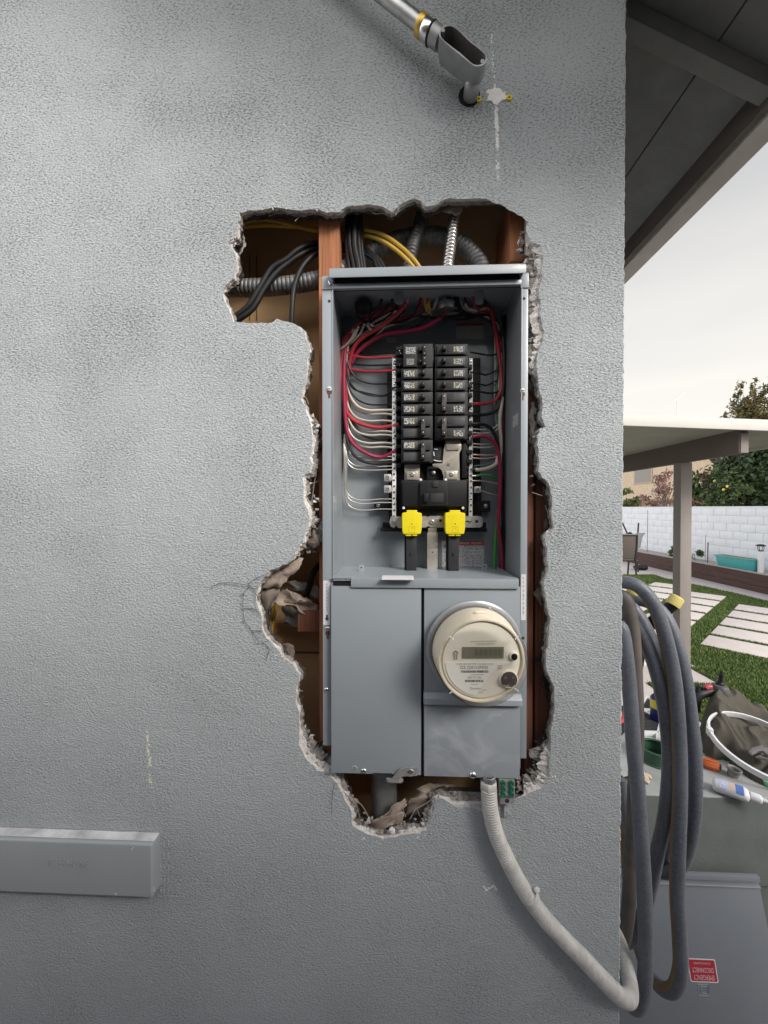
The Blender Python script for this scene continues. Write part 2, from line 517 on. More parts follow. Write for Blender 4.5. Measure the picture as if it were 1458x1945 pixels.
rC = ring(0.007, 0.55, 0.0026, 2)
rC2 = ring(0.0105, 0.9, 0.0032, 6)
rD = ring(0.0145, 1.0, 0.002, 3)
rE = ring(0.022, 1.12, 0.005, 4)

# stucco skin: outer outline with a worn vertical corner
outer = []
zt = ROOF_Z(CORNER_X)
k = 0
edge_pts = []
z = 0.0
while z < zt:
    j = 0.0016 * noise.noise(Vector((0, 0, z * 90))) + 0.0016 * noise.noise(Vector((3, 0, z * 32))) + 0.0012 * noise.noise(Vector((7, 0, z * 210)))
    edge_pts.append((CORNER_X + j * 1.6, z))
    z += 0.0035
edge_pts.append((CORNER_X, zt))
outer2 = [(-2.6, 0.0)] + edge_pts + [(-2.6, ROOF_Z(-2.6))]
sk = MB()
allv = [Vector((x, 0, z)) for x, z in outer2] + [Vector(p) for p in rA]
tris = tessellate_polygon([[Vector((x, z, 0)) for x, z in outer2], [Vector((p[0], p[2], 0)) for p in rA]])
sk.add(allv, tris)
# rounded return of the corner and the side wall
b0 = len(sk.v)
for (x, z) in edge_pts:
    e = x - CORNER_X
    sk.v += [(x, 0, z), (CORNER_X + 0.0035 + e * 0.6, 0.004, z), (CORNER_X + 0.004, 0.012, z), (CORNER_X + 0.004, 7.0, z)]
for i in range(len(edge_pts) - 1):
    for q in range(3):
        sk.face([b0 + i * 4 + q, b0 + i * 4 + q + 1, b0 + (i + 1) * 4 + q + 1, b0 + (i + 1) * 4 + q])
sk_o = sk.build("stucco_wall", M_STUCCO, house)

br = MB()
for ra, rb, mi in ((rA, rB, 0), (rB, rC, 0), (rC, rC2, 1), (rC2, rD, 1)):
    br.cur = mi
    o = len(br.v)
    br.v += ra + rb
    for i in range(N_H):
        j = (i + 1) % N_H
        br.face([o + i, o + j, o + N_H + j, o + N_H + i])
br.build("broken_plaster_edge", [M_EDGE, M_PLASTER], house)
fp = MB()
fp.v += rD + rE + [(p[0], 0.029, p[2]) for p in rD]
for i in range(N_H):
    j = (i + 1) % N_H
    fp.face([i, j, N_H + j, N_H + i])
fp.build("felt_paper_edge", M_FELT, house)

# crumbs of plaster left on the ledges
cr = MB()
rnd = random.Random(11)
for i in range(N_H):
    if led[i] > 0.006 and rnd.random() < 0.85:
        for q in range(2 if led[i] > 0.012 else 1):
            f = rnd.uniform(0.15, 1.05)
            p = hole_c[i] + nrm[i] * led[i] * f
            r = rnd.choice([0.0012, 0.0018, 0.0022, 0.003, 0.0042]) * (0.7 if led[i] < 0.012 else 1)
            cr.cur = 0 if rnd.random() < 0.3 else 1
            cr.lump((p.x, 0.004 + 0.016 * f, p.y), r, (rnd.uniform(0.7, 1.8), 0.9, rnd.uniform(0.6, 1.6)), rnd.random() * 50, 1, 0.65)
# pieces traced where the photograph shows them
for (px, py, r, Y) in [(600,803,.007,.01),(603,809,.006,.006),(598,821,.009,.008),(594,812,.005,.006),(602,829,.005,.01),(597,952,.006,.01),(590,957,.005,.01),(601,947,.004,.01),
                       (590,975,.010,.012),(598,990,.012,.013),(594,1000,.008,.01),(588,1040,.008,.02),(603,1021,.02,.022),(594,1045,.010,.03),(884,1515,.011,.006),(876,1522,.008,.01),(700,1560,.009,.006),(744,1578,.010,.006),
                       (722,1582,.008,.006),(775,1578,.009,.006),(788,1572,.008,.01),(803,1565,.007,.01),(760,1572,.007,.012),(905,1528,.010,.008),(858,1524,.007,.008),(1010,1490,.013,.012),(1030,1470,.010,.012),
                       (590,1440,.014,.015),(606,1448,.010,.012),(1008,446,.010,.016),(1016,478,.014,.012),(1014,505,.012,.012),(1018,540,.012,.014),(1014,590,.012,.016),(1019,640,.011,.018),(1013,662,.010,.02),(1018,700,.010,.022),(1024,900,.010,.02)]:
    cr.cur = 0 if rnd.random() < 0.45 else 1
    cr.lump(P(px, py, Y), r * .62, (rnd.uniform(0.7, 1.5), 0.8, rnd.uniform(0.7, 1.4)), px * 0.37, 1, 0.62)
    for _q in range(5):
        cr.cur = 0 if rnd.random() < 0.3 else 1
        cr.lump(P(px + rnd.gauss(0, r * 900), py + rnd.gauss(0, r * 900), Y + rnd.uniform(-.003, .004)), r * rnd.uniform(.15, .42), (rnd.uniform(0.7, 1.6), 0.8, rnd.uniform(0.7, 1.5)), px * .3 + _q * 7.7, 1, 0.7)
struct(cr.build("plaster_crumbs", [M_EDGE, M_PLASTER], house, smooth=False), "stuff")

# wall cavity: board at the back, studs, torn paper
cav = MB()
cav.box(-2.2, CORNER_X - 0.06, 0.150, 0.162, 0.05, 3.2)
cav.box(-2.2, CORNER_X - 0.06, 0.026, 0.150, 0.02, 0.05)
cav.build("cavity_board", M_BOARD, house)
M_SEAM = mat("seam_dark", (0.2, 0.125, 0.07), rough=0.9)
for (a, b, c, d) in [(557, 1238, 606, 1241), (473, 485, 474.5, 607), (486, 485, 487.5, 607)]:
    jb = MB(); jb.pbox(a, b, c, d, 0.1475, 0.002); jb.build("board_seam", M_SEAM, house)
def stud(px0, px1, ptop, pbot, Y, d, m, name="stud", notch=None):
    b = MB()
    xa, xb = X(px0, Y), X(px1, Y)
    zt_, zb_ = (3.1 if ptop is None else Zh(ptop, Y)), (0.06 if pbot is None else Zh(pbot, Y))
    if notch:
        pn, px2, side = notch
        zn = Zh(pn, Y); x2 = X(px2, Y)
        b.box(xa, xb, Y, Y + d, zn, zt_)
        if side > 0: b.box(xa, x2, Y, Y + d, zb_, zn)
        else: b.box(x2, xb, Y, Y + d, zb_, zn)
    else:
        b.box(xa, xb, Y, Y + d, zb_, zt_)
    return b.build(name, m, house, bev=0.0012)
stud(606, 645, None, None, 0.030, 0.118, M_STUD, notch=(520, 627, 1))
stud(967, 1009, 380, 500, 0.034, 0.11, M_STUD)
stud(999, 1013, 505, None, 0.031, 0.11, M_STUD2)
stud(1017, 1062, 560, None, 0.040, 0.10, M_STUD2)
bk = MB(); bk.pbox(565, 1160, 607, 1200, 0.06, 0.05)
bk.build("wood_block", M_STUD2, house, bev=0.001)

def flap(name, pts, Y, curl, m, seed=0, thick=0.0012, label=None):
    """torn sheet: traced outline, uneven, bent out of plane"""
    q = refine([Vector(p) for p in pts], 5, 0.4, seed)
    c = sum(q, Vector((0, 0))) / len(q)
    top = []
    for p in q:
        y = Y + curl * noise.noise(Vector((p.x * 0.022, p.y * 0.022, seed)))
        top.append(P(p.x, p.y, y))
    cc = P(c.x, c.y, Y - curl * 0.5)
    b = MB()
    n = len(top)
    b.v = [tuple(t) for t in top] + [tuple(cc)] 
    # inner ring for a rumpled surface
    inn = []
    for k, p in enumerate(q):
        w = c.lerp(p, 0.55)
        inn.append(P(w.x, w.y, Y + 1.6 * curl * noise.noise(Vector((w.x * 0.04, w.y * 0.04, seed + 9)))))
    b.v += [tuple(t) for t in inn]
    for k in range(n):
        j = (k + 1) % n
        b.face([k, j, n + 1 + j, n + 1 + k]); b.face([n + 1 + k, n + 1 + j, n])
    o = b.build(name, m, house, smooth=True, ang=80)
    sd = o.modifiers.new("thickness", 'SOLIDIFY'); sd.thickness = thick
    if label: o["label"] = label
    return o
flap("paper_flap", [(491,1117),(500,1095),(513,1083),(545,1073),(562,1058),(576,1060),(570,1075),(558,1090),(545,1105),(530,1117),(508,1118)], 0.022, 0.008, M_PAPERL, 2, label="light brown torn paper flap")
flap("paper_flap", [(489,1120),(530,1118),(528,1130),(514,1150),(510,1185),(516,1205),(521,1228),(505,1212),(496,1170),(487,1143)], 0.036, 0.016, M_PAPER, 3)
flap("paper_flap", [(518,1140),(545,1118),(556,1125),(590,1140),(602,1150),(600,1165),(588,1171),(572,1164),(566,1155),(550,1148),(530,1150)], 0.060, 0.02, M_PAPERL, 4)
flap("paper_flap", [(545,1104),(560,1102),(583,1105),(603,1112),(604,1140),(590,1138),(575,1130),(556,1124)], 0.095, 0.01, M_GREYPAPER, 5, label="pale grey torn paper")
flap("paper_flap", [(536,1150),(548,1152),(565,1160),(565,1192),(552,1190),(535,1186),(542,1172)], 0.10, 0.01, M_GREYPAPER, 6, label="pale grey torn paper")
flap("paper_flap", [(521,1228),(530,1224),(556,1225),(555,1258),(540,1252)], 0.032, 0.006, M_PAPER, 7)
flap("paper_flap", [(589,1012),(597,1004),(606,1022),(607,1036),(596,1041),(584,1032)], 0.010, 0.006, M_PAPER, 8)
flap("paper_flap", [(594,840),(603,825),(613,850),(607,856),(597,857)], 0.026, 0.006, M_PAPER, 9)
flap("paper_flap", [(701,1562),(736,1543),(755,1524),(770,1516),(773,1527),(762,1538),(767,1549),(761,1563),(735,1572),(714,1575)], 0.012, 0.006, M_PAPERL, 10, label="light brown torn paper flap")
flap("paper_flap", [(791,1497),(818,1488),(852,1488),(878,1496),(896,1507),(871,1510),(850,1514),(827,1515),(818,1537),(789,1556),(770,1552),(777,1521),(795,1505)], 0.026, 0.010, M_PAPERL, 11)
flap("felt_flap", [(640,1485),(652,1484),(662,1500),(672,1520),(672,1560),(664,1560),(652,1515)], 0.030, 0.006, M_PAPER, 12)
flap("paper_flap", [(1004,440),(1009,432),(1015,452),(1008,478),(1002,470)], 0.018, 0.005, M_PAPER, 13)
flap("paper_flap", [(1003,690),(1018,680),(1022,725),(1030,760),(1014,768),(1004,740)], 0.026, 0.007, M_PAPER, 14)
flap("paper_flap", [(1008,765),(1030,757),(1028,790),(1036,812),(1018,828),(1014,860),(1005,840)], 0.024, 0.008, M_GREYPAPER, 15, label="pale grey torn paper")
flap("paper_flap", [(1008,850),(1018,835),(1024,870),(1024,905),(1014,895)], 0.03, 0.006, M_PAPER, 16)
flap("felt_flap", [(1030,925),(1044,915),(1050,960),(1054,1003),(1036,1020),(1035,985),(1040,955)], 0.028, 0.006, M_PAPER, 17)
flap("felt_flap", [(1030,1030),(1042,1048),(1045,1080),(1034,1108),(1030,1075)], 0.028, 0.006, M_PAPER, 18)
flap("felt_flap", [(1012,1125),(1024,1112),(1038,1130),(1048,1178),(1040,1170),(1026,1150)], 0.026, 0.008, M_PAPER, 19)
flap("felt_flap", [(1008,1252),(1030,1235),(1040,1250),(1030,1258)], 0.026, 0.006, M_FELT, 20)
flap("felt_flap", [(1026,1290),(1040,1275),(1056,1308),(1056,1350),(1044,1345),(1036,1310)], 0.028, 0.006, M_FELT, 21)
flap("felt_flap", [(1028,1385),(1048,1365),(1048,1395),(1046,1430),(1036,1412)], 0.028, 0.006, M_FELT, 22)
flap("felt_flap", [(568,1350),(580,1372),(590,1398),(606,1418),(598,1420),(576,1400),(567,1415)], 0.028, 0.008, M_FELT, 23)
flap("felt_flap", [(448,405),(470,402),(500,404),(500,418),(470,416),(452,424)], 0.030, 0.005, M_PAPER, 24)
flap("felt_flap", [(455,404),(535,399),(608,402),(612,412),(560,412),(500,416),(456,420)], 0.036, 0.004, M_FELT, 25)
flap("paper_flap", [(447,440),(462,446),(466,468),(455,490),(448,482)], 0.030, 0.005, M_GREYPAPER, 26, label="pale grey torn paper")
flap("paper_flap", [(615,403),(660,398),(668,404),(650,415),(640,422)], 0.022, 0.005, M_PAPER, 27)
flap("paper_flap", [(828,392),(860,384),(878,390),(876,402),(865,410),(838,400)], 0.026, 0.006, M_PAPERL, 28, label="light brown torn paper flap")
flap("felt_flap", [(586,900),(606,880),(608,900),(600,925),(590,935),(592,915)], 0.034, 0.006, M_PAPER, 29)

def lath(name, lines, Y, r, m):
    for ln in lines:
        b = MB()
        b.tube([P(x, y, Y + 0.0015 * math.sin(i * 1.7)) for i, (x, y) in enumerate(ln)], r, 5, res=5)
        b.build(name, m, house, smooth=True)
lath("lath_wire", [[(401,1114),(419,1108),(441,1107),(472,1112),(491,1115)], [(547,1074),(530,1080),(518,1086),(492,1096),(473,1107),(474,1112),(486,1128),(492,1140)],
     [(472,1115),(466,1122),(462,1129),(461,1156),(463,1179),(459,1181)], [(462,1129),(454,1131)], [(461,1156),(478,1156),(496,1166)], [(464,1178),(478,1198),(485,1209),(491,1220),(488,1225)],
     [(478,1198),(498,1198)], [(496,1218),(511,1231),(508,1245),(505,1255)], [(635,1487),(632,1505),(629,1535),(630,1548)]], -0.0045, 0.00055, M_WIREDK)
lath("lath_wire", [[(669,1521),(679,1537),(685,1565)], [(671,1518),(687,1530),(699,1551)], [(826,1515),(800,1531),(789,1538),(778,1556)], [(792,1538),(797,1550)], [(812,1527),(815,1543)],
     [(636,1485),(652,1503),(668,1520)], [(773,1520),(766,1535),(770,1552)]], 0.004, 0.0008, M_WIRELT)
lath("lath_wire", [[(593,815),(594,850),(596,880),(600,905)], [(597,830),(600,850),(604,857)], [(592,918),(603,915)], [(601,893),(597,915),(592,952)], [(580,935),(590,929)], [(573,772),(580,765)], [(566,742),(580,755),(586,768)],
     [(563,1315),(575,1312)], [(567,1345),(575,1339)], [(705,400),(712,406),(735,405),(738,412)], [(888,390),(884,395)], [(560,420),(575,404)], [(510,410),(528,405)], [(1000,455),(1010,470),(1006,495)], [(1003,560),(1016,566)],
     [(1004,620),(1014,640),(1006,655)], [(1005,700),(1020,712)], [(1010,935),(1030,942)], [(1035,960),(1046,990)]], 0.012, 0.0008, M_WIRELT)

# eave over the side yard: rafters, boards, fascia, gutter
def roof_quad(b, x0, x1, y0, y1, dz0, dz1):
    pts = []
    for x in (x0, x1):
        for y in (y0, y1):
            for dz in (dz0, dz1):
                pts.append((x, y, ROOF_Z(x) + dz))
    return b.add(pts, [(0, 1, 3, 2), (4, 6, 7, 5), (0, 4, 5, 1), (2, 3, 7, 6), (0, 2, 6, 4), (1, 5, 7, 3)])
XE = 0.884
dk = MB()
xs = [-2.7, 0.2, 0.50, XE - 0.012]
for (ya_, yb_) in ((-0.52, 0.1285), (0.1325, 7.0)):
    roof_quad(dk, -2.7, 0.753, ya_, yb_, 0.0, 0.02)
    roof_quad(dk, 0.757, XE - 0.001, ya_, yb_, 0.0, 0.02)
dk.build("roof_boards", M_EAVE, house)
sg = MB(); roof_quad(sg, -2.7, XE + 0.03, -0.55, 7.0, 0.024, 0.045); sg.build("roof_shingles", M_SHINGLE, house)
for y in (0.222, 0.90, 1.6, 2.3):
    r_ = MB()
    xa, xb = CORNER_X + 0.006, XE - 0.002
    pr = [Vector((xa, y, ROOF_Z(xa) - 0.002)), Vector((xb, y, ROOF_Z(xb) - 0.002)), Vector((xb, y, ROOF_Z(xb) - 0.050)), Vector((xa, y, ROOF_Z(xa) - 0.050))]
    r_.prism(pr, (0, 0.040, 0)); r_.build("rafter", M_EAVE, house, bev=0.002)
rk = MB()
pr = [Vector((-2.7, -0.54, ROOF_Z(-2.7))), Vector((XE, -0.54, ROOF_Z(XE))), Vector((XE, -0.54, ROOF_Z(XE) - 0.2)), Vector((-2.7, -0.54, ROOF_Z(-2.7) - 0.2))]
rk.prism(pr, (0, 0.019, 0)); rk.build("rake_board", M_EAVE, house)
fa = MB(); fa.box(XE, XE + 0.02, -0.44, 7.0, 2.722, ROOF_Z(XE) + 0.02); fa.build("fascia_board", M_FASCIA, house, bev=0.001)
gu = MB(); gu.box(XE + 0.0225, XE + 0.088, -0.44, 7.0, 2.716, 2.726); gu.box(XE + 0.078, XE + 0.088, -0.44, 7.0, 2.727, 2.80); gu.build("gutter", M_GUTTER, house, bev=0.002)

# caulk patch, drips and scratches on the wall
ck = MB()
rnd = random.Random(5)
def specks(b, pts, w, n, rmin, rmax):
    for _ in range(n):
        t = rnd.random() * (len(pts) - 1); i = int(t); f = t - i
        x = pts[i][0] * (1 - f) + pts[i + 1][0] * f + rnd.gauss(0, w); y = pts[i][1] * (1 - f) + pts[i + 1][1] * f
        b.lump(P(x, y, -0.0002), rnd.uniform(rmin, rmax), (1, 0.35, 1.3), rnd.random() * 40, 1)
ck_pts = [(931,176),(937,168),(944,172),(952,174),(956,179),(955,189),(950,192),(946,200),(938,198),(930,190),(922,191),(926,183)]
ck.prism([P(p.x, p.y, -0.0022) for p in refine(ck_pts, 3, 0.5, 4)], (0, 0.0025, 0))
ck.prism([P(p.x, p.y, -0.0018) for p in refine([(956,180),(963,182),(965,188),(957,190)], 3, 0.5, 4)], (0, 0.002, 0))
specks(ck, [(941,198),(943,240),(945,290),(946,345)], 1.8, 60, 0.0007, 0.0018)
specks(ck, [(941,198),(942,230),(944,262),(945,280)], 1.4, 90, 0.0009, 0.0022)
specks(ck, [(930,178),(940,168),(955,178),(950,192),(930,190)], 3.0, 90, 0.0010, 0.0026)
specks(ck, [(933,60),(935,110),(939,150),(940,172)], 1.4, 34, 0.0007, 0.0016)
ck.build("caulk_patch", M_CAULK, house, label="white caulk smear with drips")
c2 = MB()
specks(c2, [(277,1388),(281,1420),(284,1450),(285,1484),(291,1500)], 1.5, 60, 0.0009, 0.0019)
c2.build("chalk_mark", M_CHALK, house)
c4 = MB()
for (x, y, n_) in ((537,1245,14),(528,1240,12),(548,1256,12),(585,1458,8),(575,1440,8),(690,1590,12),(720,1598,8),(800,1588,8),(1038,468,12),(1032,480,8),(1056,1004,5),(440,455,10),(436,470,8),(520,392,10),(545,391,8),(600,394,6),(430,540,6),(1052,1480,6)):
    for _ in range(n_):
        c4.lump(P(x + rnd.gauss(0, 4), y + rnd.gauss(0, 4), -0.0002), rnd.uniform(.0006, .0020), (1, .4, 1), rnd.random() * 40, 1)
struct(c4.build("plaster_dust", M_EDGE, house), "stuff")
c3 = MB()
specks(c3, [(918,1683),(924,1692)], 1.0, 16, 0.001, 0.0022); specks(c3, [(930,1688),(938,1682),(942,1690)], 1.0, 16, 0.001, 0.0022)
c3.build("plaster_chip", M_CAULK, house)

for (px, py, lab) in ((909, 187, "yellow wall anchor beside the black conduit hole"), (967, 184, "yellow wall anchor to the right of the caulk patch")):
    t = thing("wall_anchor", lab, "wall anchor", P(px, py, 0), "yellow wall anchors above the hole")
    b = MB(); c = P(px, py, -0.0035)
    b.lathe([(0.0022, 0.004), (0.0022, 0), (0.0046, 0), (0.0052, 0.002), (0.0050, 0.0045)], c, (0, 1, 0), 16); b.build("collar", M_YPLAST, t, smooth=True)
    b = MB(); b.lathe([(0, 0.003), (0.0021, 0.003)], c, (0, 1, 0), 12); b.build("bore", M_BLACKHOLE, t)

# conduit with open elbow fitting
cond = thing("electrical_conduit", "silver conduit pipe ending in an open cast elbow fitting high on the wall", "conduit", P(893, 187, 0))
ax_a, ax_b = P(828, 70, -0.043), P(700, -31, -0.043)
ax = (ax_b - ax_a).normalized()
b = MB(); b.tube([ax_a + ax * 0.03, ax_b + ax * 0.6], 0.0125, 20, smooth=False); b.build("pipe", M_STEEL, cond, smooth=True)
def along(px): return ax_a + ax * ((ax_a - P(px, 70 - (828 - px) * 0.79, -0.043)).length)
c0 = P(802, 50, -0.043)
b = MB(); b.lathe([(0.0126, -0.004), (0.0165, -0.004), (0.0172, 0), (0.0165, 0.006), (0.0126, 0.006)], c0, ax, 20); b.build("compression_ring", M_GOLD, cond, smooth=True)
b = MB(); b.lathe([(0.0126, 0), (0.0155, 0), (0.0160, 0.003), (0.0160, 0.014), (0.0150, 0.016)], c0 - ax * 0.019, ax, 20); b.build("coupling", M_CHROME, cond, smooth=True)
b = MB(); b.lathe([(0.0128, 0), (0.0175, 0), (0.0178, 0.002), (0.0165, 0.003), (0.0128, 0.003)], c0 - ax * 0.022, ax, 20); b.build("seal_ring", M_FELT, cond, smooth=True)
rim = [(836,74),(833,63),(836,54),(842,49),(852,46),(862,49),(892,75),(920,100),(925,107),(925,115),(920,122),(912,126),(902,126),(893,120)]
rimw = [P(x, y, -0.064) for x, y in rim]
cen = sum(rimw, Vector()) / len(rimw)
def inset(p, d):
    return p + (cen - p).normalized() * d
def rnd_outline(pts, it=2):
    for _ in range(it):
        q = []
        for i in range(len(pts)):
            a, c = pts[i], pts[(i + 1) % len(pts)]
            q += [a.lerp(c, 0.25), a.lerp(c, 0.75)]
        pts = q
    return pts
rimw = rnd_outline(rimw, 2)
n = len(rimw)
b = MB()
fl = [p + Vector((0, 0.038, 0)) + (cen - p) * 0.10 for p in rimw]
inn = [inset(p, 0.0028) for p in rimw]
inn2 = [p + Vector((0, 0.031, 0)) + (cen - p) * 0.10 for p in inn]
md = [p + Vector((0, 0.028, 0)) + (cen - p) * 0.015 for p in rimw]
b.v = [tuple(p) for p in rimw + md + fl + inn + inn2]
for i in range(n):
    j = (i + 1) % n
    b.cur = 0
    b.face([i, j, n + j, n + i]); b.face([n + i, n + j, 2 * n + j, 2 * n + i]); b.face([i, 3 * n + i, 3 * n + j, j])
    b.cur = 1
    b.face([3 * n + i, 4 * n + i, 4 * n + j, 3 * n + j])
b.cur = 0; b.face([2 * n + i for i in range(n)])
b.cur = 1; b.face([4 * n + i for i in range(n)])
b.cur = 0
b.lathe([(0.0, -0.002), (0.0158, -0.002), (0.0165, 0.004), (0.0165, 0.016), (0.0140, 0.018)], P(835, 75, -0.043), ax, 20)
b.build("elbow_body", [M_CASTAL, M_DARKIN], cond, smooth=True, ang=35)
dv = (P(912, 110, -0.043) - P(840, 58, -0.043)).normalized()
for (px, py) in ((841, 57), (916, 116)):
    b = MB(); b.lathe([(0.0009, 0.004), (0.0009, 0), (0.0034, 0), (0.0038, 0.026), (0, 0.026)], P(px, py, -0.0645), (0, 1, 0), 14); b.build("screw_boss", M_CASTAL, cond, smooth=True)
b = MB(); b.lathe([(0.012, 0.0), (0.0135, -0.002), (0.015, 0.0), (0.0135, 0.002), (0.012, 0)], P(884, 106, -0.0345), (0, 1, 0), 20); b.build("threaded_throat", M_CASTAL, cond, smooth=True)
b = MB(); b.lathe([(0, 0), (0.012, 0)], P(884, 106, -0.0342), (0, 1, 0), 20); b.build("throat_opening", M_BLACKHOLE, cond)
b = MB(); b.tube([P(897, 150, -0.030), P(896, 164, -0.024), P(894, 180, -0.006), P(893, 184, 0.02)], 0.0135, 18); b.build("stub_pipe", M_CASTAL, cond, smooth=True)
b = MB(); b.lathe([(0.0137, 0.0), (0.0195, -0.0), (0.0205, 0.003)], P(891, 181, -0.0016), (0, 1, 0), 24); b.lathe([(0, 0), (0.0198, 0)], P(891, 181, -0.0012), (0, 1, 0), 24); b.build("wall_sleeve", M_BLACKHOLE, cond)

# telephone cover box, painted over
M_PAINTED = mat("painted_metal_grey", (0.33, 0.358, 0.375), rough=0.42, var=0.05, vs=9, bump=0.06, bs=60, bd=0.002)
tel = thing("telephone_box", "long grey painted telephone cover box low on the wall", "utility box", P(150, 1650, 0))
Yt = -0.026
b = MB()
xa, xb = -1.15, X(288, Yt, 1650); z0, z1 = Zh(1706, Yt, 270), Zh(1604, Yt, 270)
b.box(xa, xb, Yt, 0.004, z0, z1); b.build("cover", M_PAINTED, tel, bev=0.004, seg=3)
b = MB()
rr = []
for i in range(60):
    x = xa + (xb - xa) * i / 59
    rr.append((x, 0.0012 * (noise.noise(Vector((x * 30, 0, 0))) + 0.7)))
for (x, h), (x2, h2) in zip(rr, rr[1:]):
    b.add([(x, -0.0015, z1 + 0.0015 + h), (x2, -0.0015, z1 + 0.0015 + h2), (x2, -0.019, z1 + 0.0008), (x, -0.019, z1 + 0.0008)], [(0, 1, 2, 3)])
b.build("caulk_bead", mat("caulk_painted", (0.72, 0.72, 0.72), rough=.6, vs=22, dirt=(0.36, 0.37, 0.38)), tel, smooth=True)
b = MB()
for (x0, w_) in ((305, 1.0), (311, .8), (319, .7)):
    b.tube([P(x0 + 2.5 * noise.noise(Vector((k * .9, x0, 0))), 1596 + k * 7.5, 0.0005) for k in range(15)], lambda t, l: .0013 * w_ * (1 + .6 * math.sin(l * 260)), 6, res=3)
b.tube([P(296 + k * 6, 1702 + 2 * noise.noise(Vector((k, 4, 0))), 0.0005) for k in range(10)], .0012, 6, res=3)
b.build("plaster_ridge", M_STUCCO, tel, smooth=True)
text_mesh("TELEPHONE", 0.020, front_M(P(128, 1641, Yt - 0.0002)), M_PAINTED, "embossed_lettering", tel, extrude=0.0005, sx=0.78)
b = MB(); c = P(219, 1699, Yt); b.lathe([(0, -0.0012), (0.003, -0.001), (0.004, 0.001)], c, (0, 1, 0), 14); b.build("rivet", M_PAINTED, tel, smooth=True)
b = MB(); b.tube([P(249, 1614, Yt - .0003), P(254, 1609, Yt - .0003)], 0.0006, 5); b.tube([P(292, 1685, Yt + .004), P(292, 1693, Yt + .004)], 0.0007, 5); b.build("paint_scratch", M_CAULK, tel)

# ------------------------------------------------------------------ electrical panel
M_PANEL = mat("panel_grey_enamel", (0.305, 0.34, 0.372), rough=0.36, var=0.035, vs=7, bump=0.04, bs=25, bd=0.002, coat=0.15)
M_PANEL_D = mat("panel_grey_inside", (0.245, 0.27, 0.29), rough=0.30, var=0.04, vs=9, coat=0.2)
M_PLATE = mat("panel_scuffed_plate", (0.31, 0.345, 0.378), rough=0.42, var=0.06, vs=8)
def scuff(m):
    n, l = m.node_tree.nodes, m.node_tree.links
    t = n.new("ShaderNodeTexNoise"); t.inputs["Scale"].default_value = 14; t.inputs["Detail"].default_value = 7; t.inputs["Distortion"].default_value = 1.2
    l.new(n["Texture Coordinate"].outputs["Object"], t.inputs["Vector"])
    r = n.new("ShaderNodeValToRGB"); r.color_ramp.elements[0].position = 0.53; r.color_ramp.elements[1].position = 0.72
    l.new(t.outputs["Fac"], r.inputs["Fac"])
    mx = n.new("ShaderNodeMix"); mx.data_type = 'RGBA'; mx.inputs["B"].default_value = (0.50, 0.52, 0.54, 1)
    f = n.new("ShaderNodeMath"); f.operation = 'MULTIPLY'; f.inputs[1].default_value = 0.6
    l.new(r.outputs["Color"], f.inputs[0]); l.new(f.outputs[0], mx.inputs["Factor"])
    l.new(n["Color Ramp"].outputs["Color"], mx.inputs["A"]); l.new(mx.outputs["Result"], n["Principled BSDF"].inputs["Base Color"])
scuff(M_PLATE)
M_BLK = mat("black_plastic", (0.013, 0.013, 0.014), rough=0.5, var=0.15, vs=60, spec=0.3)
M_BRK = mat("breaker_grey_black", (0.030, 0.030, 0.032), rough=0.55, spec=0.35, var=0.14, vs=90, bump=0.1, bs=900, bd=0.0005)
M_BRK2 = mat("breaker_label_plate", (0.055, 0.055, 0.058), rough=0.5, var=0.1, vs=90)
M_BRN = mat("brown_black_handle", (0.045, 0.034, 0.032), rough=0.45)
M_TIN = mat("tinned_aluminium", (0.72, 0.70, 0.68), rough=0.42, metal=0.8, vs=90, dirt=(0.5, 0.48, 0.47))
M_BUS = mat("plated_bus_metal", (0.72, 0.665, 0.58), rough=0.35, metal=0.75, vs=30, dirt=(0.60, 0.54, 0.46))
M_YEL = mat("yellow_lug_cover", (0.80, 0.66, 0.015), rough=0.42, var=0.05, vs=70)
M_LABEL = mat("white_sticker", (0.72, 0.72, 0.74), rough=0.55, var=0.03)
M_LABELG = mat("grey_sticker", (0.42, 0.41, 0.40), rough=0.5, var=0.12, vs=90)
M_RED = mat("label_red", (0.42, 0.035, 0.045), rough=0.5)
M_INK = mat("black_ink", (0.02, 0.02, 0.022), rough=0.7)
def print_mat(name, paper, ink, scale, thr=0.5, stretch=(1, 1, 1)):
    """fine print too small to read: rows of broken ink"""
    m = mat(name, paper, rough=0.55)
    n, l = m.node_tree.nodes, m.node_tree.links
    mp = n.new("ShaderNodeMapping"); mp.inputs["Scale"].default_value = stretch
    t = n.new("ShaderNodeTexNoise"); t.inputs["Scale"].default_value = scale; t.inputs["Detail"].default_value = 2
    l.new(n["Texture Coordinate"].outputs["Object"], mp.inputs["Vector"]); l.new(mp.outputs["Vector"], t.inputs["Vector"])
    r = n.new("ShaderNodeValToRGB"); r.color_ramp.interpolation = 'CONSTANT'
    r.color_ramp.elements[0].color = (*ink, 1); r.color_ramp.elements[1].color = (*paper, 1); r.color_ramp.elements[1].position = thr
    l.new(t.outputs["Fac"], r.inputs["Fac"]); l.new(r.outputs["Color"], n["Principled BSDF"].inputs["Base Color"])
    return m
M_PRINTW = print_mat("breaker_print", (0.46, 0.46, 0.45), (0.06, 0.06, 0.063), 420, 0.49, (1, 1, 1))
M_PRINTY = print_mat("breaker_print_yellow", (0.48, 0.45, 0.22), (0.07, 0.068, 0.05), 420, 0.43, (1, 1, 1))
M_PRINTD = print_mat("label_fine_print", (0.62, 0.62, 0.64), (0.25, 0.25, 0.27), 330, 0.46, (0.7, 1, 2.2))
M_TERM = print_mat("terminal_bar_metal", (0.78, 0.77, 0.76), (0.10, 0.10, 0.10), 230, 0.36, (1, 1, 0.8))
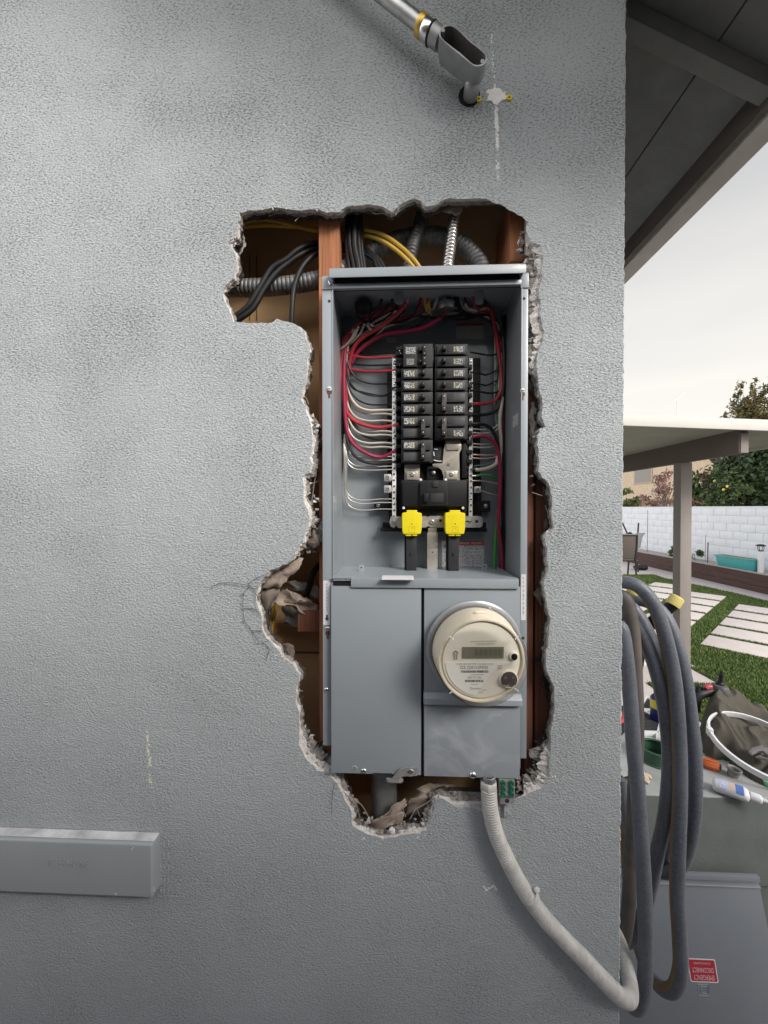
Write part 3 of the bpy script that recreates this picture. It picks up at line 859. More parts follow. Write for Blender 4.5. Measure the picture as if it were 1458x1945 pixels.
def wmat(nm, c, rough=0.38):
    return mat("wire_" + nm, c, rough=rough, var=0.05, vs=50)
W_BLK, W_RED, W_MAG, W_WHT, W_PNK = wmat("black", (0.009, 0.009, 0.010), .45), wmat("red", (0.44, 0.035, 0.045)), wmat("magenta", (0.30, 0.018, 0.06)), wmat("grey_white", (0.50, 0.47, 0.41)), wmat("cream", (0.66, 0.55, 0.47))
W_GRN, W_YEL, W_TEAL = wmat("green", (0.05, 0.26, 0.05)), wmat("yellow", (0.66, 0.42, 0.07)), wmat("teal", (0.10, 0.26, 0.20))
W_COP = mat("wire_bare", (0.70, 0.66, 0.62), rough=0.3, metal=0.9)
W_PCOP = mat("wire_pink_copper", (0.72, 0.55, 0.47), rough=0.35, metal=0.7)

panel = thing("breaker_box", "open grey electrical service panel set in the broken hole, breakers and wires showing", "electrical panel", P(805, 1478, 0))
Yf, Yb = -0.003, 0.128
xL, xR = X(632, Yf), X(989, Yf)                  # inner opening
zT, zS = Zh(546, Yf), Zh(1099, -0.020) + 0.001
xFL, xFR = X(612.5, Yf), X(1001, Yf)
# box: back, sides, top, lower body
b = MB()
T = 0.0016
b.box(xL - T, xR + T, Yb, Yb + T, zS - 0.36, zT + 0.0137)
b.box(xL - T, xL, Yf + 0.002, Yb - 0.0005, zS - 0.362, zT + 0.012)
b.box(xR, xR + T, Yf + 0.002, Yb - 0.0005, zS - 0.362, zT + 0.012)
b.box(xL + 0.0002, xR - 0.0002, Yf + 0.009, Yb - 0.0002, zT + 0.012, zT + 0.0136)
b.build("enclosure", M_PANEL_D, panel)
b = MB()
b.box(xFL, xL + 0.001, Yf - 0.001, Yf + 0.0008, Zh(1420, Yf), Zh(541, Yf, 622))
b.box(xR - 0.001, xFR, Yf - 0.001, Yf + 0.0008, Zh(1440, Yf, 995), Zh(532, Yf, 995))
b.build("mounting_flange", M_PANEL, panel, bev=0.0005)
for (q0, q1) in ((xL - 0.0005, xL + 0.0012), (xR - 0.0012, xR + 0.0005)):
    b = MB(); b.box(q0, q1, Yf - 0.003, Yf + 0.003, zS, zT); b.build("opening_lip", M_PANEL, panel, bev=0.0004)
# rain hood along the top
Yh = -0.022
b = MB()
zh1, zh0 = Zh(505.5, Yh), Zh(523, Yh)
xh0, xh1 = X(625, Yh, 520), X(999, Yh, 520)
b.box(xh0, xh1, Yh, Yh + 0.0016, zh0, zh1)
b.box(xh0, xh1, Yh + 0.002, 0.09, zh1 - 0.0016, zh1)
b.box(xh0 + 0.004, xh0 + 0.0055, Yh + 0.002, 0.02, zh0, zh1 - 0.002); b.box(xh1 - 0.0055, xh1 - 0.004, Yh + 0.002, 0.02, zh0, zh1 - 0.002)
b.build("rain_hood", M_PANEL, panel, bev=0.0005)
b = MB()
b.box(xFL - 0.0, X(634, Yf), Yf - 0.0032, Yf - 0.0012, Zh(551, Yf, 622), Zh(526, Yf, 622))
b.box(X(986, Yf), xFR + 0.0005, Yf - 0.0032, Yf - 0.0012, Zh(548, Yf, 995), Zh(520, Yf, 995))
b.box(X(632, Yf), X(988, Yf), Yf - 0.004, Yf + 0.004, zT - 0.0005, Zh(537.5, Yf))
b.build("top_rail", M_PANEL, panel, bev=0.0006)
b = MB(); b.box(X(632, Yf), X(988, Yf), Yf + 0.006, Yf + 0.0075, zT, zh1 - 0.002); b.build("hood_recess", M_INK, panel)  # dark plate stands in for the shade under the hood
b = MB(); b.tube([P(624, 534, Yf - .004), P(627, 541, Yf - .004)], 0.0018, 8, smooth=False); b.build("flange_rivet", M_CHROME, panel, smooth=True)
# shelf and lower covers
Yc = -0.016
zC = Zh(1113, Yc)
b = MB()
b.box(X(630, Yc), X(986, Yc), Yc + 0.001, Yb - 0.001, zS - 0.003, zS - 0.0012)
b.build("divider_shelf", M_PANEL, panel)
b = MB()
b.box(X(666, Yc - .004), X(986, Yc - .004), Yc - 0.004, Yc + 0.0008, Zh(1117, Yc - .004), Zh(1100, Yc - .004))
b.build("shelf_lip", M_PANEL, panel, bev=0.0008)
b = MB(); b.box(X(632, Yc), X(665, Yc), Yc - 0.001, Yc + 0.002, Zh(1113, Yc), Zh(1106, Yc)); b.build("latch_slot", M_BLK, panel)
b = MB(); b.tube([P(633, 1102, Yc - .003), P(665, 1102, Yc - .003)], 0.0013, 8, smooth=False); b.build("latch_bar", M_CHROME, panel, smooth=True)
zB = Zh(1473, Yc)
b = MB(); b.box(X(628, Yc), X(800, Yc), Yc, 0.10, zB, zC - 0.0005); b.build("service_cover", M_PANEL, panel, bev=0.0015)
b = MB(); b.box(X(801, Yc), X(804.5, Yc), Yc + 0.006, 0.09, zB + 0.004, zC - 0.002); b.build("cover_gap", M_BLACKHOLE, panel)
b = MB()
zr0, zr1 = Zh(1338, Yc, 900), Zh(1317, Yc, 900)
b.box(X(805.5, Yc), X(989, Yc), Yc + 0.001, 0.10, zr1 - 0.002, zC - 0.0005); b.build("meter_cover", M_PANEL, panel, bev=0.0012)
b = MB()
pr = [Vector((X(804.5, Yc), Yc - 0.002, zr0)), Vector((X(804.5, Yc), Yc - 0.010, zr0 + 0.003)), Vector((X(804.5, Yc), Yc - 0.008, zr1 - 0.008)), Vector((X(804.5, Yc), Yc + 0.0, zr1)), Vector((X(804.5, Yc), Yc + 0.012, zr1)), Vector((X(804.5, Yc), Yc + 0.012, zr0))]
b.prism(pr, (X(991, Yc) - X(804.5, Yc), 0, 0)); b.build("cover_rib", M_PANEL, panel, bev=0.001)
b = MB(); b.box(X(805.5, Yc), X(989, Yc), Yc, 0.10, Zh(1477, Yc, 900), zr0 - 0.0006); b.build("pull_cover", M_PLATE, panel, bev=0.0015)
# hardware
def screw(px, py, Y, r=0.005, m=None, name="screw", h=0.003):
    b = MB(); c = P(px, py, Y)
    b.lathe([(0, -h), (r * 0.55, -h * 0.93), (r * 0.95, -h * 0.35), (r, 0.0)], c, (0, 1, 0), 16)
    s = b.build(name, m or M_CHROME, panel, smooth=True)
    b = MB(); b.box(c.x - r * 0.7, c.x + r * 0.7, c.y - h - 0.0003, c.y - h + 0.0006, c.z - r * 0.12, c.z + r * 0.12)
    b.build("screw_slot", M_INK, s)
    return s
screw(622, 1194, Yf - .001, .005); screw(620, 1310, Yf - .001, .0048); screw(691, 1464, Yc, .005); screw(898, 1472, Yc, .0065, h=.004)
screw(625, 739, Yf - .001, .0048, M_LABEL); screw(992, 742, Yf - .001, .0045, M_LABEL)
def keyhole(px, py):
    b = MB(); c = P(px, py, Yf - 0.0013)
    b.lathe([(0, 0), (0.0048, 0)], c + Vector((0, 0, .002)), (0, 1, 0), 14); b.box(c.x - .002, c.x + .002, c.y - .0001, c.y + .0004, c.z - .009, c.z)
    b.build("keyhole_slot", mat("rusty_slot", (0.12, 0.05, 0.03)), panel)
keyhole(625, 747); keyhole(992, 751); keyhole(622, 1205)
for (px, py) in ((625, 572), (995, 567), (993, 1212)):
    b = MB(); b.lathe([(0, 0), (0.0028, 0)], P(px, py, Yf - 0.0013), (0, 1, 0), 12); b.build("mounting_hole", M_INK, panel)
b = MB()
Yl = Yc - 0.006
b.prism([P(x, y, Yl) for x, y in [(744,1479),(760,1460),(791,1457),(792,1474),(765,1475),(757,1482),(764,1486),(763,1488),(736,1486),(735,1480)]], (0, 0.0018, 0))
b.build("padlock_hasp", M_TIN, panel, bev=0.0005)
b = MB(); b.lathe([(0, -.003), (.003, -.003), (.0065, -.001), (.007, .001)], P(779, 1468, Yl), (0, 1, 0), 16); b.build("hasp_rivet", M_CHROME, panel, smooth=True)
b = MB(); b.prism([P(x, y, Yc + .002) for x, y in [(734,1478),(764,1478),(766,1484),(760,1488),(740,1488),(733,1484)]], (0, 0.002, 0)); b.build("hasp_tab", M_LABELG, panel, bev=.0008)
b = MB(); b.lathe([(0, 0), (.004, 0)], P(742, 1482, Yc + .0015), (0, 1, 0), 12); b.build("hasp_hole", M_INK, panel)
b = MB(); b.pbox(708, 1469, 744, 1473, Yc - .0008, .001); b.build("cover_slot", M_INK, panel)
b = MB(); b.lathe([(.0035, -.001), (.0055, -.001), (.006, 0)], P(673, 1460, Yc), (0, 1, 0), 14); b.build("stamped_ring", M_PLATE, panel, smooth=True)
# stickers outside
def sticker(px0, py0, px1, py1, Y, m, name="sticker", label=None):
    b = MB(); b.pbox(px0, py0, px1, py1, Y, 0.0005)
    return b.build(name, m, panel, label=label)
s = sticker(613.5, 1103, 626.5, 1187, Yf - .0018, M_LABEL, label="white sticker with a black down arrow")
b = MB(); c = P(620.5, 1174, Yf - .0022)
b.prism([c + Vector(v) for v in [(-.0016,0,.006),(.0016,0,.006),(.0016,0,0),(.004,0,0),(0,0,-.006),(-.004,0,0),(-.0016,0,0)]], (0, .0004, 0)); b.build("arrow", M_INK, s)
b = MB()
for i in range(9):
    y0 = 1108 + i * 6.2
    b.pbox(619.5, y0, 621.5, y0 + random.uniform(3, 5.5), Yf - .0022, .0004)
b.build("fine_print", M_LABELG, s)
s = sticker(989, 1091, 998.5, 1178, Yf - .0018, M_LABEL, label="white strip sticker on the right flange")
b = MB()
for i in range(9):
    y0 = 1096 + i * 8.0
    b.pbox(993, y0, 995, y0 + random.uniform(3, 7), Yf - .0022, .0004)
b.build("fine_print", M_LABELG, s)
# sticker lying on the shelf
b = MB(); a_, b_ = PZ(724, 1101, zS - .0008), PZ(786, 1101, zS - .0008)
b.box(a_.x, b_.x, a_.y, PZ(724, 1093, zS - .0008).y, zS - .0011, zS - .0006); b.build("sticker", M_LABEL, panel, label="white sticker on the shelf")

# --- inside: stickers on the back wall
sticker(866, 619, 918, 644, Yb - .0008, M_LABELG, "back_label"); sticker(866, 614, 918, 619, Yb - .0008, M_RED, "back_label_band")
sticker(733, 640, 752, 650, Yb - .0008, M_LABELG, "back_label")
s = sticker(871, 1036, 919, 1079, Yb - .0010, M_PRINTD, "danger_label", label="white warning sticker with a red band")
sticker(871, 1028, 919, 1036, Yb - .0012, M_RED, "danger_band")
text_mesh("DANGER  PELIGRO", 0.0072, front_M(P(893, 1032, Yb - .0016)), M_LABEL, "danger_lettering", panel, sx=0.85)
for (q0, q1, r0) in ((890, 916, 1045), (888, 914, 1051), (876, 916, 1073)):
    b = MB(); b.pbox(q0, r0, q1, r0 + 1.6, Yb - .0014, .0003); b.build("danger_rule", M_LABEL, s)
s = sticker(839, 1028, 856, 1079, Yb - .0010, M_PRINTD, "danger_label")
b = MB(); b.tube([P(842, 1040, Yb - .002), P(846, 1033, Yb - .002), P(845, 1042, Yb - .002)], .0008, 5, smooth=False); b.tube([P(845, 1034, Yb - .002), P(850, 1031, Yb - .002)], .0007, 5, smooth=False); b.build("shock_symbol", M_INK, s)
# small label on the right inner side
def side_pt(px, py): return PX(px, py, xR - 0.0006)
b = MB(); q = [side_pt(974, 791), side_pt(984, 784), side_pt(984, 807), side_pt(973, 813)]
b.add(q, [(0, 1, 2, 3)]); b.build("side_label", M_PRINTD, panel)

# --- inside: black base and bus bars
Yp = 0.104
b = MB()
b.pbox(757, 690, 893, 985, Yp, 0.02)
b.pbox(738, 905, 757, 1008, Yp + .008, 0.012); b.pbox(893, 905, 914, 990, Yp + .008, 0.012)
b.pbox(722, 1003, 925, 1010, Yp - .004, 0.02); b.pbox(726, 992, 923, 1004, Yp + .006, .01)
b.pbox(710, 957, 742, 970, Yp + .006, 0.016); b.pbox(905, 951, 931, 972, Yp + .006, 0.016)
b.pbox(735, 700, 757, 900, Yp + .014, 0.008); b.pbox(893, 680, 912, 900, Yp + .014, 0.008)
b.build("bus_base", M_BLK, panel, bev=0.0008)
b = MB()
for k in range(11):
    y0 = 700 + k * 18
    b.pbox(752 + (k % 2), y0, 762, y0 + 8, 0.082, 0.02); b.pbox(886, y0 - 8, 897, y0, 0.082, 0.02)
for k in range(6):
    b.pbox(880, 850 + k * 12, 890, 856 + k * 12, 0.088, .016)
b.build("stab_guard", M_BLK, panel, bev=0.0006)
for (px, py, nm) in ((718, 960, .0045), (922, 961, .005)):
    screw(px, py, Yp + .006, nm, M_TIN, "base_screw")
screw(823.5, 898, 0.093, .005, M_TIN, "base_screw")
b = MB(); b.pbox(810, 886, 838, 912, .095, .012); b.build("screw_well", M_BLK, panel, bev=.002)
# terminal bars
for (px0, px1, py0, py1) in ((744.5, 752, 678, 991), (890.5, 897.5, 680, 986)):
    b = MB()
    b.pbox(px0, py0, px1, py1, 0.088, 0.010)
    k = py0 + 6
    o = b.build("terminal_bar", M_TERM, panel, bev=0.0006)
    b = MB()
    while k < py1 - 4:
        c = P((px0 + px1) / 2 + random.uniform(-.6, .6), k, 0.0876)
        b.lathe([(0, -.0008), (.0022, -.0006), (.0026, .0004)], c, (0, 1, 0), 10)
        k += 11.4
    b.build("terminal_screws", M_CHROME, o, smooth=True)
for (px, py) in ((735.5, 907.5), (735.5, 929)):
    b = MB(); b.pbox(px - 6.5, py - 7, px + 6.5, py + 7, 0.084, .014); o = b.build("terminal_lug", M_TIN, panel, bev=.0008)
    b = MB(); b.lathe([(0, .0006), (.0028, -.0002), (.0036, -.0006), (.0038, .0004)], P(px, py, .0836), (0, 1, 0), 12); b.build("lug_screw", M_DARKIN, o, smooth=True)
    b = MB(); b.pbox(px + 6.5, py - 5, px + 10, py + 5, 0.087, .008); b.build("lug_neck", M_PCOP if False else M_TIN, o)
b = MB(); b.pbox(901, 924, 913, 936, 0.084, .014); o = b.build("terminal_lug", M_TIN, panel, bev=.0008)
b = MB(); b.lathe([(0, .0006), (.0028, -.0002), (.0036, -.0006), (.0038, .0004)], P(907, 930, .0836), (0, 1, 0), 12); b.build("lug_screw", M_DARKIN, o, smooth=True)
# cross bar at the bottom
b = MB(); b.prism([P(x, y, .086) for x, y in [(742,981),(763,981),(808,980),(812,982),(817,980),(840,980),(905,980),(913,981),(917,986),(916,999),(912,1002),(860,1002),(817,1002),(814,999),(808,1002),(756,1003),(752,998),(748,1003),(742,1000),(739,992)]], (0, .004, 0))
xb_o = b.build("neutral_cross_bar", M_TIN, panel, bev=.0005)
for (px, py, r) in ((820, 991.5, .0055), (747, 991, .003), (893, 990.5, .003)):
    b = MB(); b.lathe([(0, -.001), (r * .4, -.0014), (r * .55, -.003), (r * .95, -.002), (r, .0002)], P(px, py, .0858), (0, 1, 0), 14); b.build("bar_screw", M_CASTAL, xb_o, smooth=True)
b = MB(); b.pbox(834, 986.5, 839, 991.5, .0853, .0006); b.pbox(902.5, 988, 908, 993, .0853, .0006); b.pbox(883, 989.3, 890, 991.5, .0853, .0006); b.build("bar_hole", M_INK, xb_o)
# bus straps near the main breaker
b = MB(); b.prism([P(x, y, .082) for x, y in [(846,840),(846,836),(874,836),(876,842),(876,852),(872,862),(873,913),(842,913),(842,904),(838,893),(832,888),(822,886),(821,881),(840,880),(842,860),(843,850)]], (0, .003, 0))
st = b.build("bus_strap", M_BUS, panel, bev=.0006)
b = MB(); b.prism([P(x, y, .079) for x, y in [(846,843),(876,843),(871,855),(848,855)]], (0, .003, 0)); b.build("strap_bend", M_BUS, st, bev=.001)
b = MB(); b.lathe([(0, -.0012), (.003, -.001), (.0036, 0)], P(851.5, 882.5, .0818), (0, 1, 0), 12); b.build("strap_hole", M_DARKIN, st)
b = MB(); b.pbox(768, 882, 797, 912, .084, .003); st2 = b.build("bus_strap", M_BUS, panel, bev=.0006)
for (px, py, par) in ((783, 902, st2), (857.5, 901.5, st)):
    b = MB(); b.pbox(px - 11, py - 7, px + 11, py + 9, .0792, .0025); o = b.build("lug_pad", M_BUS, par, bev=.0005)
    b = MB(); b.lathe([(0, -.0006), (.0018, -.0008), (.0024, -.0022), (.0044, -.0016), (.0050, .0002)], P(px, py - 1, .079), (0, 1, 0), 14); b.build("lug_bolt", M_CASTAL, par, smooth=True)
b = MB()
b.prism([P(x, y, .088) for x, y in [(822,849),(838,846),(842,858),(841,872),(836,880),(822,878)]], (0, .006, 0)); b.build("bus_insulator", M_INK, panel, bev=.001)
b = MB(); b.tube([P(824, 853, .086), P(831, 854, .086)], .0012, 6, smooth=False); b.tube([P(823, 874, .086), P(832, 876, .086), P(841, 876, .086)], .0012, 6); b.tube([P(823, 858, .086), P(824, 866, .086)], .0012, 6, smooth=False); b.build("bus_clip", M_LABEL, panel)
b = MB(); b.pbox(877, 842, 887, 908, .084, .02); b.build("side_guard", M_BLK, panel, bev=.001)

# --- breakers
def breaker(py0, py1, side, poles=1, printed=(0,), tandem=False, brown=False):
    Yk = 0.060
    x0, x1 = ((762, 821.5) if side < 0 else (826, 888))
    b = MB()
    b.pbox(x0, py0 + .4, x1, py1 - .4, Yk + .008, 0.040)
    h = (py1 - py0) / poles
    for k in range(poles):
        ya = py0 + k * h
        b.pbox(x0 + (4 if side < 0 else 4), ya + 1.4, x1 - (4 if side < 0 else 5), ya + h - 2.4, Yk + .0035, .005)
    o = b.build("circuit_breaker", M_BRK, panel, bev=0.0009)
    for k in range(poles):
        ya = py0 + k * h; ym = ya + h / 2 - .6
        if side < 0:
            lx0, lx1, hx, wx = 767, 787, 803, 795.5
        else:
            lx0, lx1, hx, wx = 861.5, 879, 842.5, 852
        b = MB(); b.pbox(lx0 - 1, ym - 7, lx1 + (4 if side > 0 else 6), ym + 7, Yk + .0031, .0008); b.build("rating_plate", M_BRK2, o, bev=.0003)
        if k in printed:
            b = MB(); yx0 = (lx1 - 3.2 if side < 0 else lx0)
            b.pbox(lx0 + (0 if side < 0 else 4), ym - 5.5, lx1 - (4 if side < 0 else 0), ym + 5.5, Yk + .0026, .0004); b.build("printed_rating", M_PRINTW, o)
            b = MB(); b.pbox(yx0, ym - 5.5, yx0 + 3.0, ym + 5.5, Yk + .0026, .0004); b.build("printed_rating", M_PRINTY, o)
        b = MB(); b.pbox(wx - 2.5, ym - 3.6, wx + 2.5, ym + 3.6, Yk + .0028, .0008); b.build("handle_slot", M_INK, o)
        if poles == 1:
            b = MB()
            c = P(hx, ym, Yk + .002)
            b.box(c.x - .0042, c.x + .0042, c.y - .0085, c.y + .004, c.z - .0048, c.z + .0048)
            hd = b.build("handle", M_BLK, o, bev=.0022, seg=3)
            b = MB(); b.lump((c.x + .0004, c.y - .0086, c.z + .0012), .0011, seed=py0, amp=.1); b.build("handle_mark", M_LABELG, hd)
    if poles == 2:
        ym0, ym1 = py0 + h / 2 - .6, py0 + 1.5 * h - .6
        b = MB(); c0, c1 = P(hx, ym0, Yk), P(hx, ym1, Yk)
        b.box(c0.x - .0044, c0.x + .0044, c0.y - .0085, c0.y + .004, c1.z - .0055, c0.z + .0055)
        hd = b.build("tie_handle", M_BRN if brown else M_BRK, o, bev=.0012)
        for c in (c0, c1):
            b = MB(); b.lathe([(0, -.0004), (.0011, 0)], Vector((c.x, c.y - .0086, c.z)), (0, 1, 0), 8); b.build("handle_mark", M_LABEL, hd)
        b = MB(); b.pbox(hx - 3.2, ym0 + 5.5, hx + 3.2, ym1 - 5.5, Yk - .0090, .0006); b.build("handle_print", M_BRK2, hd)
    return o
LY = [699, 721.5, 744, 766.5]
for y in LY:
    breaker(y, y + 22, -1)
breaker(789.5, 834, -1, 2, (0,)); breaker(835, 879, -1, 2, (0,))
for y in (653, 676, 698.5, 721.2):
    breaker(y, y + 22, 1)
breaker(743.8, 788.5, 1, 2, (1,), brown=True); breaker(789.2, 835, 1, 2, (1,), brown=True)
# quad breaker at the top of the left row
b = MB()
b.pbox(765, 653, 821.5, 698, .066, .042); b.pbox(766, 654, 791, 696, .0625, .004)
o = b.build("circuit_breaker", M_BRK, panel, bev=.0009, label="double wide breaker with four small handles")
b = MB(); b.pbox(770, 659, 789, 672, .0620, .0004); b.build("printed_rating", M_PRINTW, o)
b = MB(); b.pbox(772, 681, 786, 693, .0620, .0004); b.build("printed_rating", print_mat("breaker_print_faint", (0.40, 0.40, 0.40), (0.085, 0.085, 0.09), 500, .53), o)
for (x0, y0, x1, y1) in ((800, 655, 812, 675), (800, 676, 812, 694)):
    b = MB(); b.pbox(x0 + 2, y0 - .5, x1 - 2, y1, .0535, .012); hd = b.build("tie_handle", M_BLK, o, bev=.001)
    for yy in (y0 + 4, y1 - 4):
        b = MB(); b.lathe([(0, -.0004), (.0012, 0)], P(806, yy, .0534), (0, 1, 0), 8); b.build("handle_mark", M_LABELG, hd)
for yy in (663, 685):
    b = MB(); b.pbox(795, yy - 4, 801, yy + 4, .060, .008); hd = b.build("handle", M_BLK, o, bev=.001)
    b = MB(); b.lathe([(0, -.0004), (.0012, 0)], P(798.5, yy, .0598), (0, 1, 0), 8); b.build("handle_mark", M_LABELG, hd)
b = MB()
for yy in (663, 672, 684, 692):
    b.pbox(751, yy - 5, 765, yy + 3, .080, .02)
b.build("breaker_terminal", M_BLK, o, bev=.001)
b = MB()
for (x, y) in ((759, 667), (760, 673), (759, 693), (761, 671)):
    b.lump(P(x, y, .0795), .0022, seed=x + y, amp=.3)
b.build("terminal_screws", M_CHROME, o)

# --- main breaker
Ym = .066
b = MB(); b.pbox(762, 912, 887, 966, Ym + .010, .03); b.pbox(764.5, 914, 884.5, 962, Ym + .002, .01)
mb = b.build("main_breaker", M_BLK, panel, bev=.0015)
b = MB(); b.pbox(797.5, 915.5, 849.5, 961, Ym - .004, .006); b.build("main_face", M_BLK, mb, bev=.001)
b = MB(); b.pbox(821, 913.5, 832, 925, Ym - .0062, .004); b.build("main_tab", M_BRK, mb, bev=.001)
b = MB(); b.pbox(817, 937, 842, 954, Ym - .0046, .001); b.build("rating_plate", M_BRK, mb, bev=.0004)
b = MB(); b.pbox(804.5, 937, 813.5, 953.5, Ym - .012, .010); b.build("main_handle", M_BLK, mb, bev=.0018)
b = MB(); b.pbox(795.2, 937, 798, 957, Ym + .0012, .001); b.pbox(848.5, 916, 850.5, 960, Ym + .0012, .001); b.build("main_seam", M_INK, mb)
for (x, y) in ((815, 929), (838, 929)):
    b = MB(); b.lathe([(0, 0), (.0011, 0)], P(x, y, Ym - .0042), (0, 1, 0), 8); b.build("main_pin", M_INK, mb)
for (x, y, r) in ((798.5, 911.5, .0032), (846, 911.5, .0032), (766, 965, .003), (879, 965, .003)):
    b = MB(); b.lathe([(0, -.003), (r * .7, -.0025), (r, 0)], P(x, y, Ym + .003), (0, 1, 0), 12); b.build("main_screw", M_LABEL, mb, smooth=True)
b = MB(); b.pbox(767, 966, 886, 981, Ym + .022, .02); b.build("line_terminal_block", M_BLK, mb, bev=.001)

# --- line side: yellow lug covers, black legs, centre strap
for (x0, x1, lx) in ((763, 801, (771, 791)), (845, 883.5, (851.5, 871.5))):
    Yy = .058
    b = MB()
    cx = (x0 + x1) / 2
    b.prism([P(x, y, Yy) for x, y in [(x0+1.5,974),(x0+9,973),(x0+9,969),(x0+29,969),(x0+29,973),(x1-1,974.5),(x1,978),(x1-.5,1005),(x1-2,1012),(x1-3,1014.5),(x0+2.5,1014.5),(x0+.5,1008),(x0,978)]], (0, .022, 0))
    o = b.build("lug_cover", M_YEL, panel, bev=.0014, seg=3, label="yellow plastic lug cover")
    b = MB(); b.pbox(x0 + 7, 1012, cx - 1, 1018, Yy + .002, .012); b.pbox(cx + 1, 1012, x1 - 9, 1018, Yy + .002, .012); b.build("cover_tab", M_YEL, o, bev=.0006)
    b = MB(); b.lathe([(0, 0), (.0013, 0)], P(cx, 995, Yy - .0002), (0, 1, 0), 10); b.build("cover_hole", M_INK, o)
    b = MB()
    for (q0, r0, q1, r1) in ((-6, 999.5, 6, 1000.3), (-6, 1010.5, 6, 1011.3), (-6, 999.5, -5.2, 1011.3), (5.2, 999.5, 6, 1011.3), (-2, 1002, 3, 1002.8), (0, 1002, .9, 1006)):
        b.pbox(cx + q0, r0, cx + q1, r1, Yy - .0003, .0006)
    b.build("moulded_mark", mat("yellow_shaded_mark", (0.62, 0.50, 0.02), rough=.5), o)
    b = MB(); b.pbox(lx[0], 1014, lx[1], 1086, .070, .016); leg = b.build("line_leg", M_BRK, panel, bev=.0012)
    b = MB(); b.pbox(lx[0] - 3, 1014, lx[0] - .2, 1086, .078, .02); b.build("leg_flange", M_BLK, leg)
    b = MB(); b.lathe([(0, -.003), (.0024, -.0028), (.003, 0)], P((lx[0] + lx[1]) / 2, 1052, .0698), (0, 1, 0), 12); b.build("leg_pin", M_INK, leg, smooth=True)
b = MB(); b.pbox(813, 1003, 829, 1014, .088, .003); b.pbox(811, 1012, 831, 1034, .084, .003); b.pbox(811, 1042, 831, 1087, .092, .003)
p4 = [P(811, 1034, .084), P(831, 1034, .084), P(831, 1042, .092), P(811, 1042, .092)]
b.prism(p4, (0, .003, 0))
st = b.build("neutral_strap", M_BUS, panel, bev=.0006)
b = MB(); b.lathe([(0, 0), (.0015, 0)], P(821, 1049, .0918), (0, 1, 0), 10); b.build("strap_hole", M_INK, st)
for (px, py, Y) in ((686, 1082, .06), (920, 1080, .09)):
    b = MB(); b.prism([P(px - 5, py - 9, Y), P(px + 5, py - 9, Y), P(px + 6, py + 8, Y), P(px - 6, py + 8, Y)], (0, .0015, 0)); o = b.build("shelf_tab", M_PANEL, panel, bev=.001)
    b = MB(); b.lathe([(0, 0), (.0016, 0)], P(px, py - 4, Y - .0003), (0, 1, 0), 10); b.build("tab_hole", M_INK, o)
for (px, py) in ((758, 566), (910, 566)):
    b = MB(); b.prism([P(px - 8, py - 16, .03), P(px + 8, py - 16, .03), P(px + 8, py + 7, .03), P(px + 4, py + 12, .03), P(px - 4, py + 12, .03), P(px - 8, py + 7, .03)], (0, .0015, 0)); b.build("top_tab", M_PANEL, panel, bev=.0006)
for (px, Y) in ((690, .055), (848, .06)):
    c = P(px, 560, Y); b = MB(); b.lathe([(0, 0), (.016, 0), (.018, .004), (.018, .014), (.012, .016)], (c.x, Y, zT - .012), (0, 0, 1), 18); b.build("conduit_bushing", M_STEEL if px > 800 else M_BLK, panel, smooth=True)

# --- wires inside
rw = random.Random(21)
def wire(pts, r, m, nm="wire", label=None):
    b = MB(); b.tube([P(*p) for p in pts], r, 8, res=7)
    return b.build(nm, m, panel, smooth=True, label=label)
def left_wire(ye, r, m, top=(745, 585), dip=3, xe=754, col=None, lab=None):
    j = rw.uniform(-1.5, 3.5) if col is None else col
    yj = rw.uniform(.094, .108)
    tx, ty = top[0] + rw.uniform(-8, 8), top[1] + rw.uniform(-6, 6)
    if ye < 720:
        pts = [(tx, ty, .07), (692 + j, 614 + j, .085), (662 + j, 636, .095), (653 + j * .5, 650 + (ye - 665) * .35, yj), (664, ye - 5, yj), (690, ye + dip * .5, yj), (720, ye + dip * .6, .096), (xe, ye, .088)]
    else:
        pts = [(tx, ty, .07), (692 + j, 618 + j, .088), (663 + j, 642, .095), (654 + j, 690, yj), (655 + j, ye - 75, yj), (661 + j, ye - 32, yj), (675 + j, ye - 9, yj), (698, ye + dip * .5, yj), (725, ye + dip, .098), (xe, ye, .088)]
    return wire(pts, r, m, label=lab)
for ye in (670, 692, 726, 766):
    left_wire(ye, .0019, W_BLK)
left_wire(748, .0019, W_BLK, dip=4)
wire([(660, 700, .1), (668, 735, .1), (690, 745, .1), (720, 751, .098), (733, 750, .09), (744, 738, .086), (757, 734, .08)], .0018, W_BLK)
left_wire(826, .0034, W_BLK, dip=8, xe=758); left_wire(877, .0034, W_BLK, dip=3, xe=752)
left_wire(677.5, .0028, W_RED, dip=3, col=-3); left_wire(703, .0028, W_RED, dip=4, col=-3)
left_wire(806, .0042, W_RED, dip=6, xe=757, col=-5, lab="thick red wire"); left_wire(856, .0040, W_MAG, dip=12, xe=752, col=0, lab="thick crimson wire")
left_wire(779, .0026, W_PNK, xe=746, dip=0)
for ye in (787, 800, 820, 827, 842, 850):
    left_wire(ye, .0023, W_WHT, xe=743, dip=-1, top=(700, 620))
for k, ye in enumerate((867, 873, 885, 891.5)):
    wire([(656 + k * .4, 800, .1), (657, ye - 40, .102), (660, ye - 14, .104), (672, ye - 2, .106), (690, ye + 1, .106), (715, ye + 1.5, .102), (746, ye, .09)], .0012, W_COP, "bare_wire")
for k, ye in enumerate((949, 955.5, 968)):
    wire([(655 + k * .5, 880, .102), (655, ye - 40, .103), (656, ye - 22, .104), (664, ye - 7, .106), (680, ye, .107), (697, ye + 1, .106), (720, ye - 1, .102), (746, ye - 1, .09)], .0012, W_COP, "bare_wire")
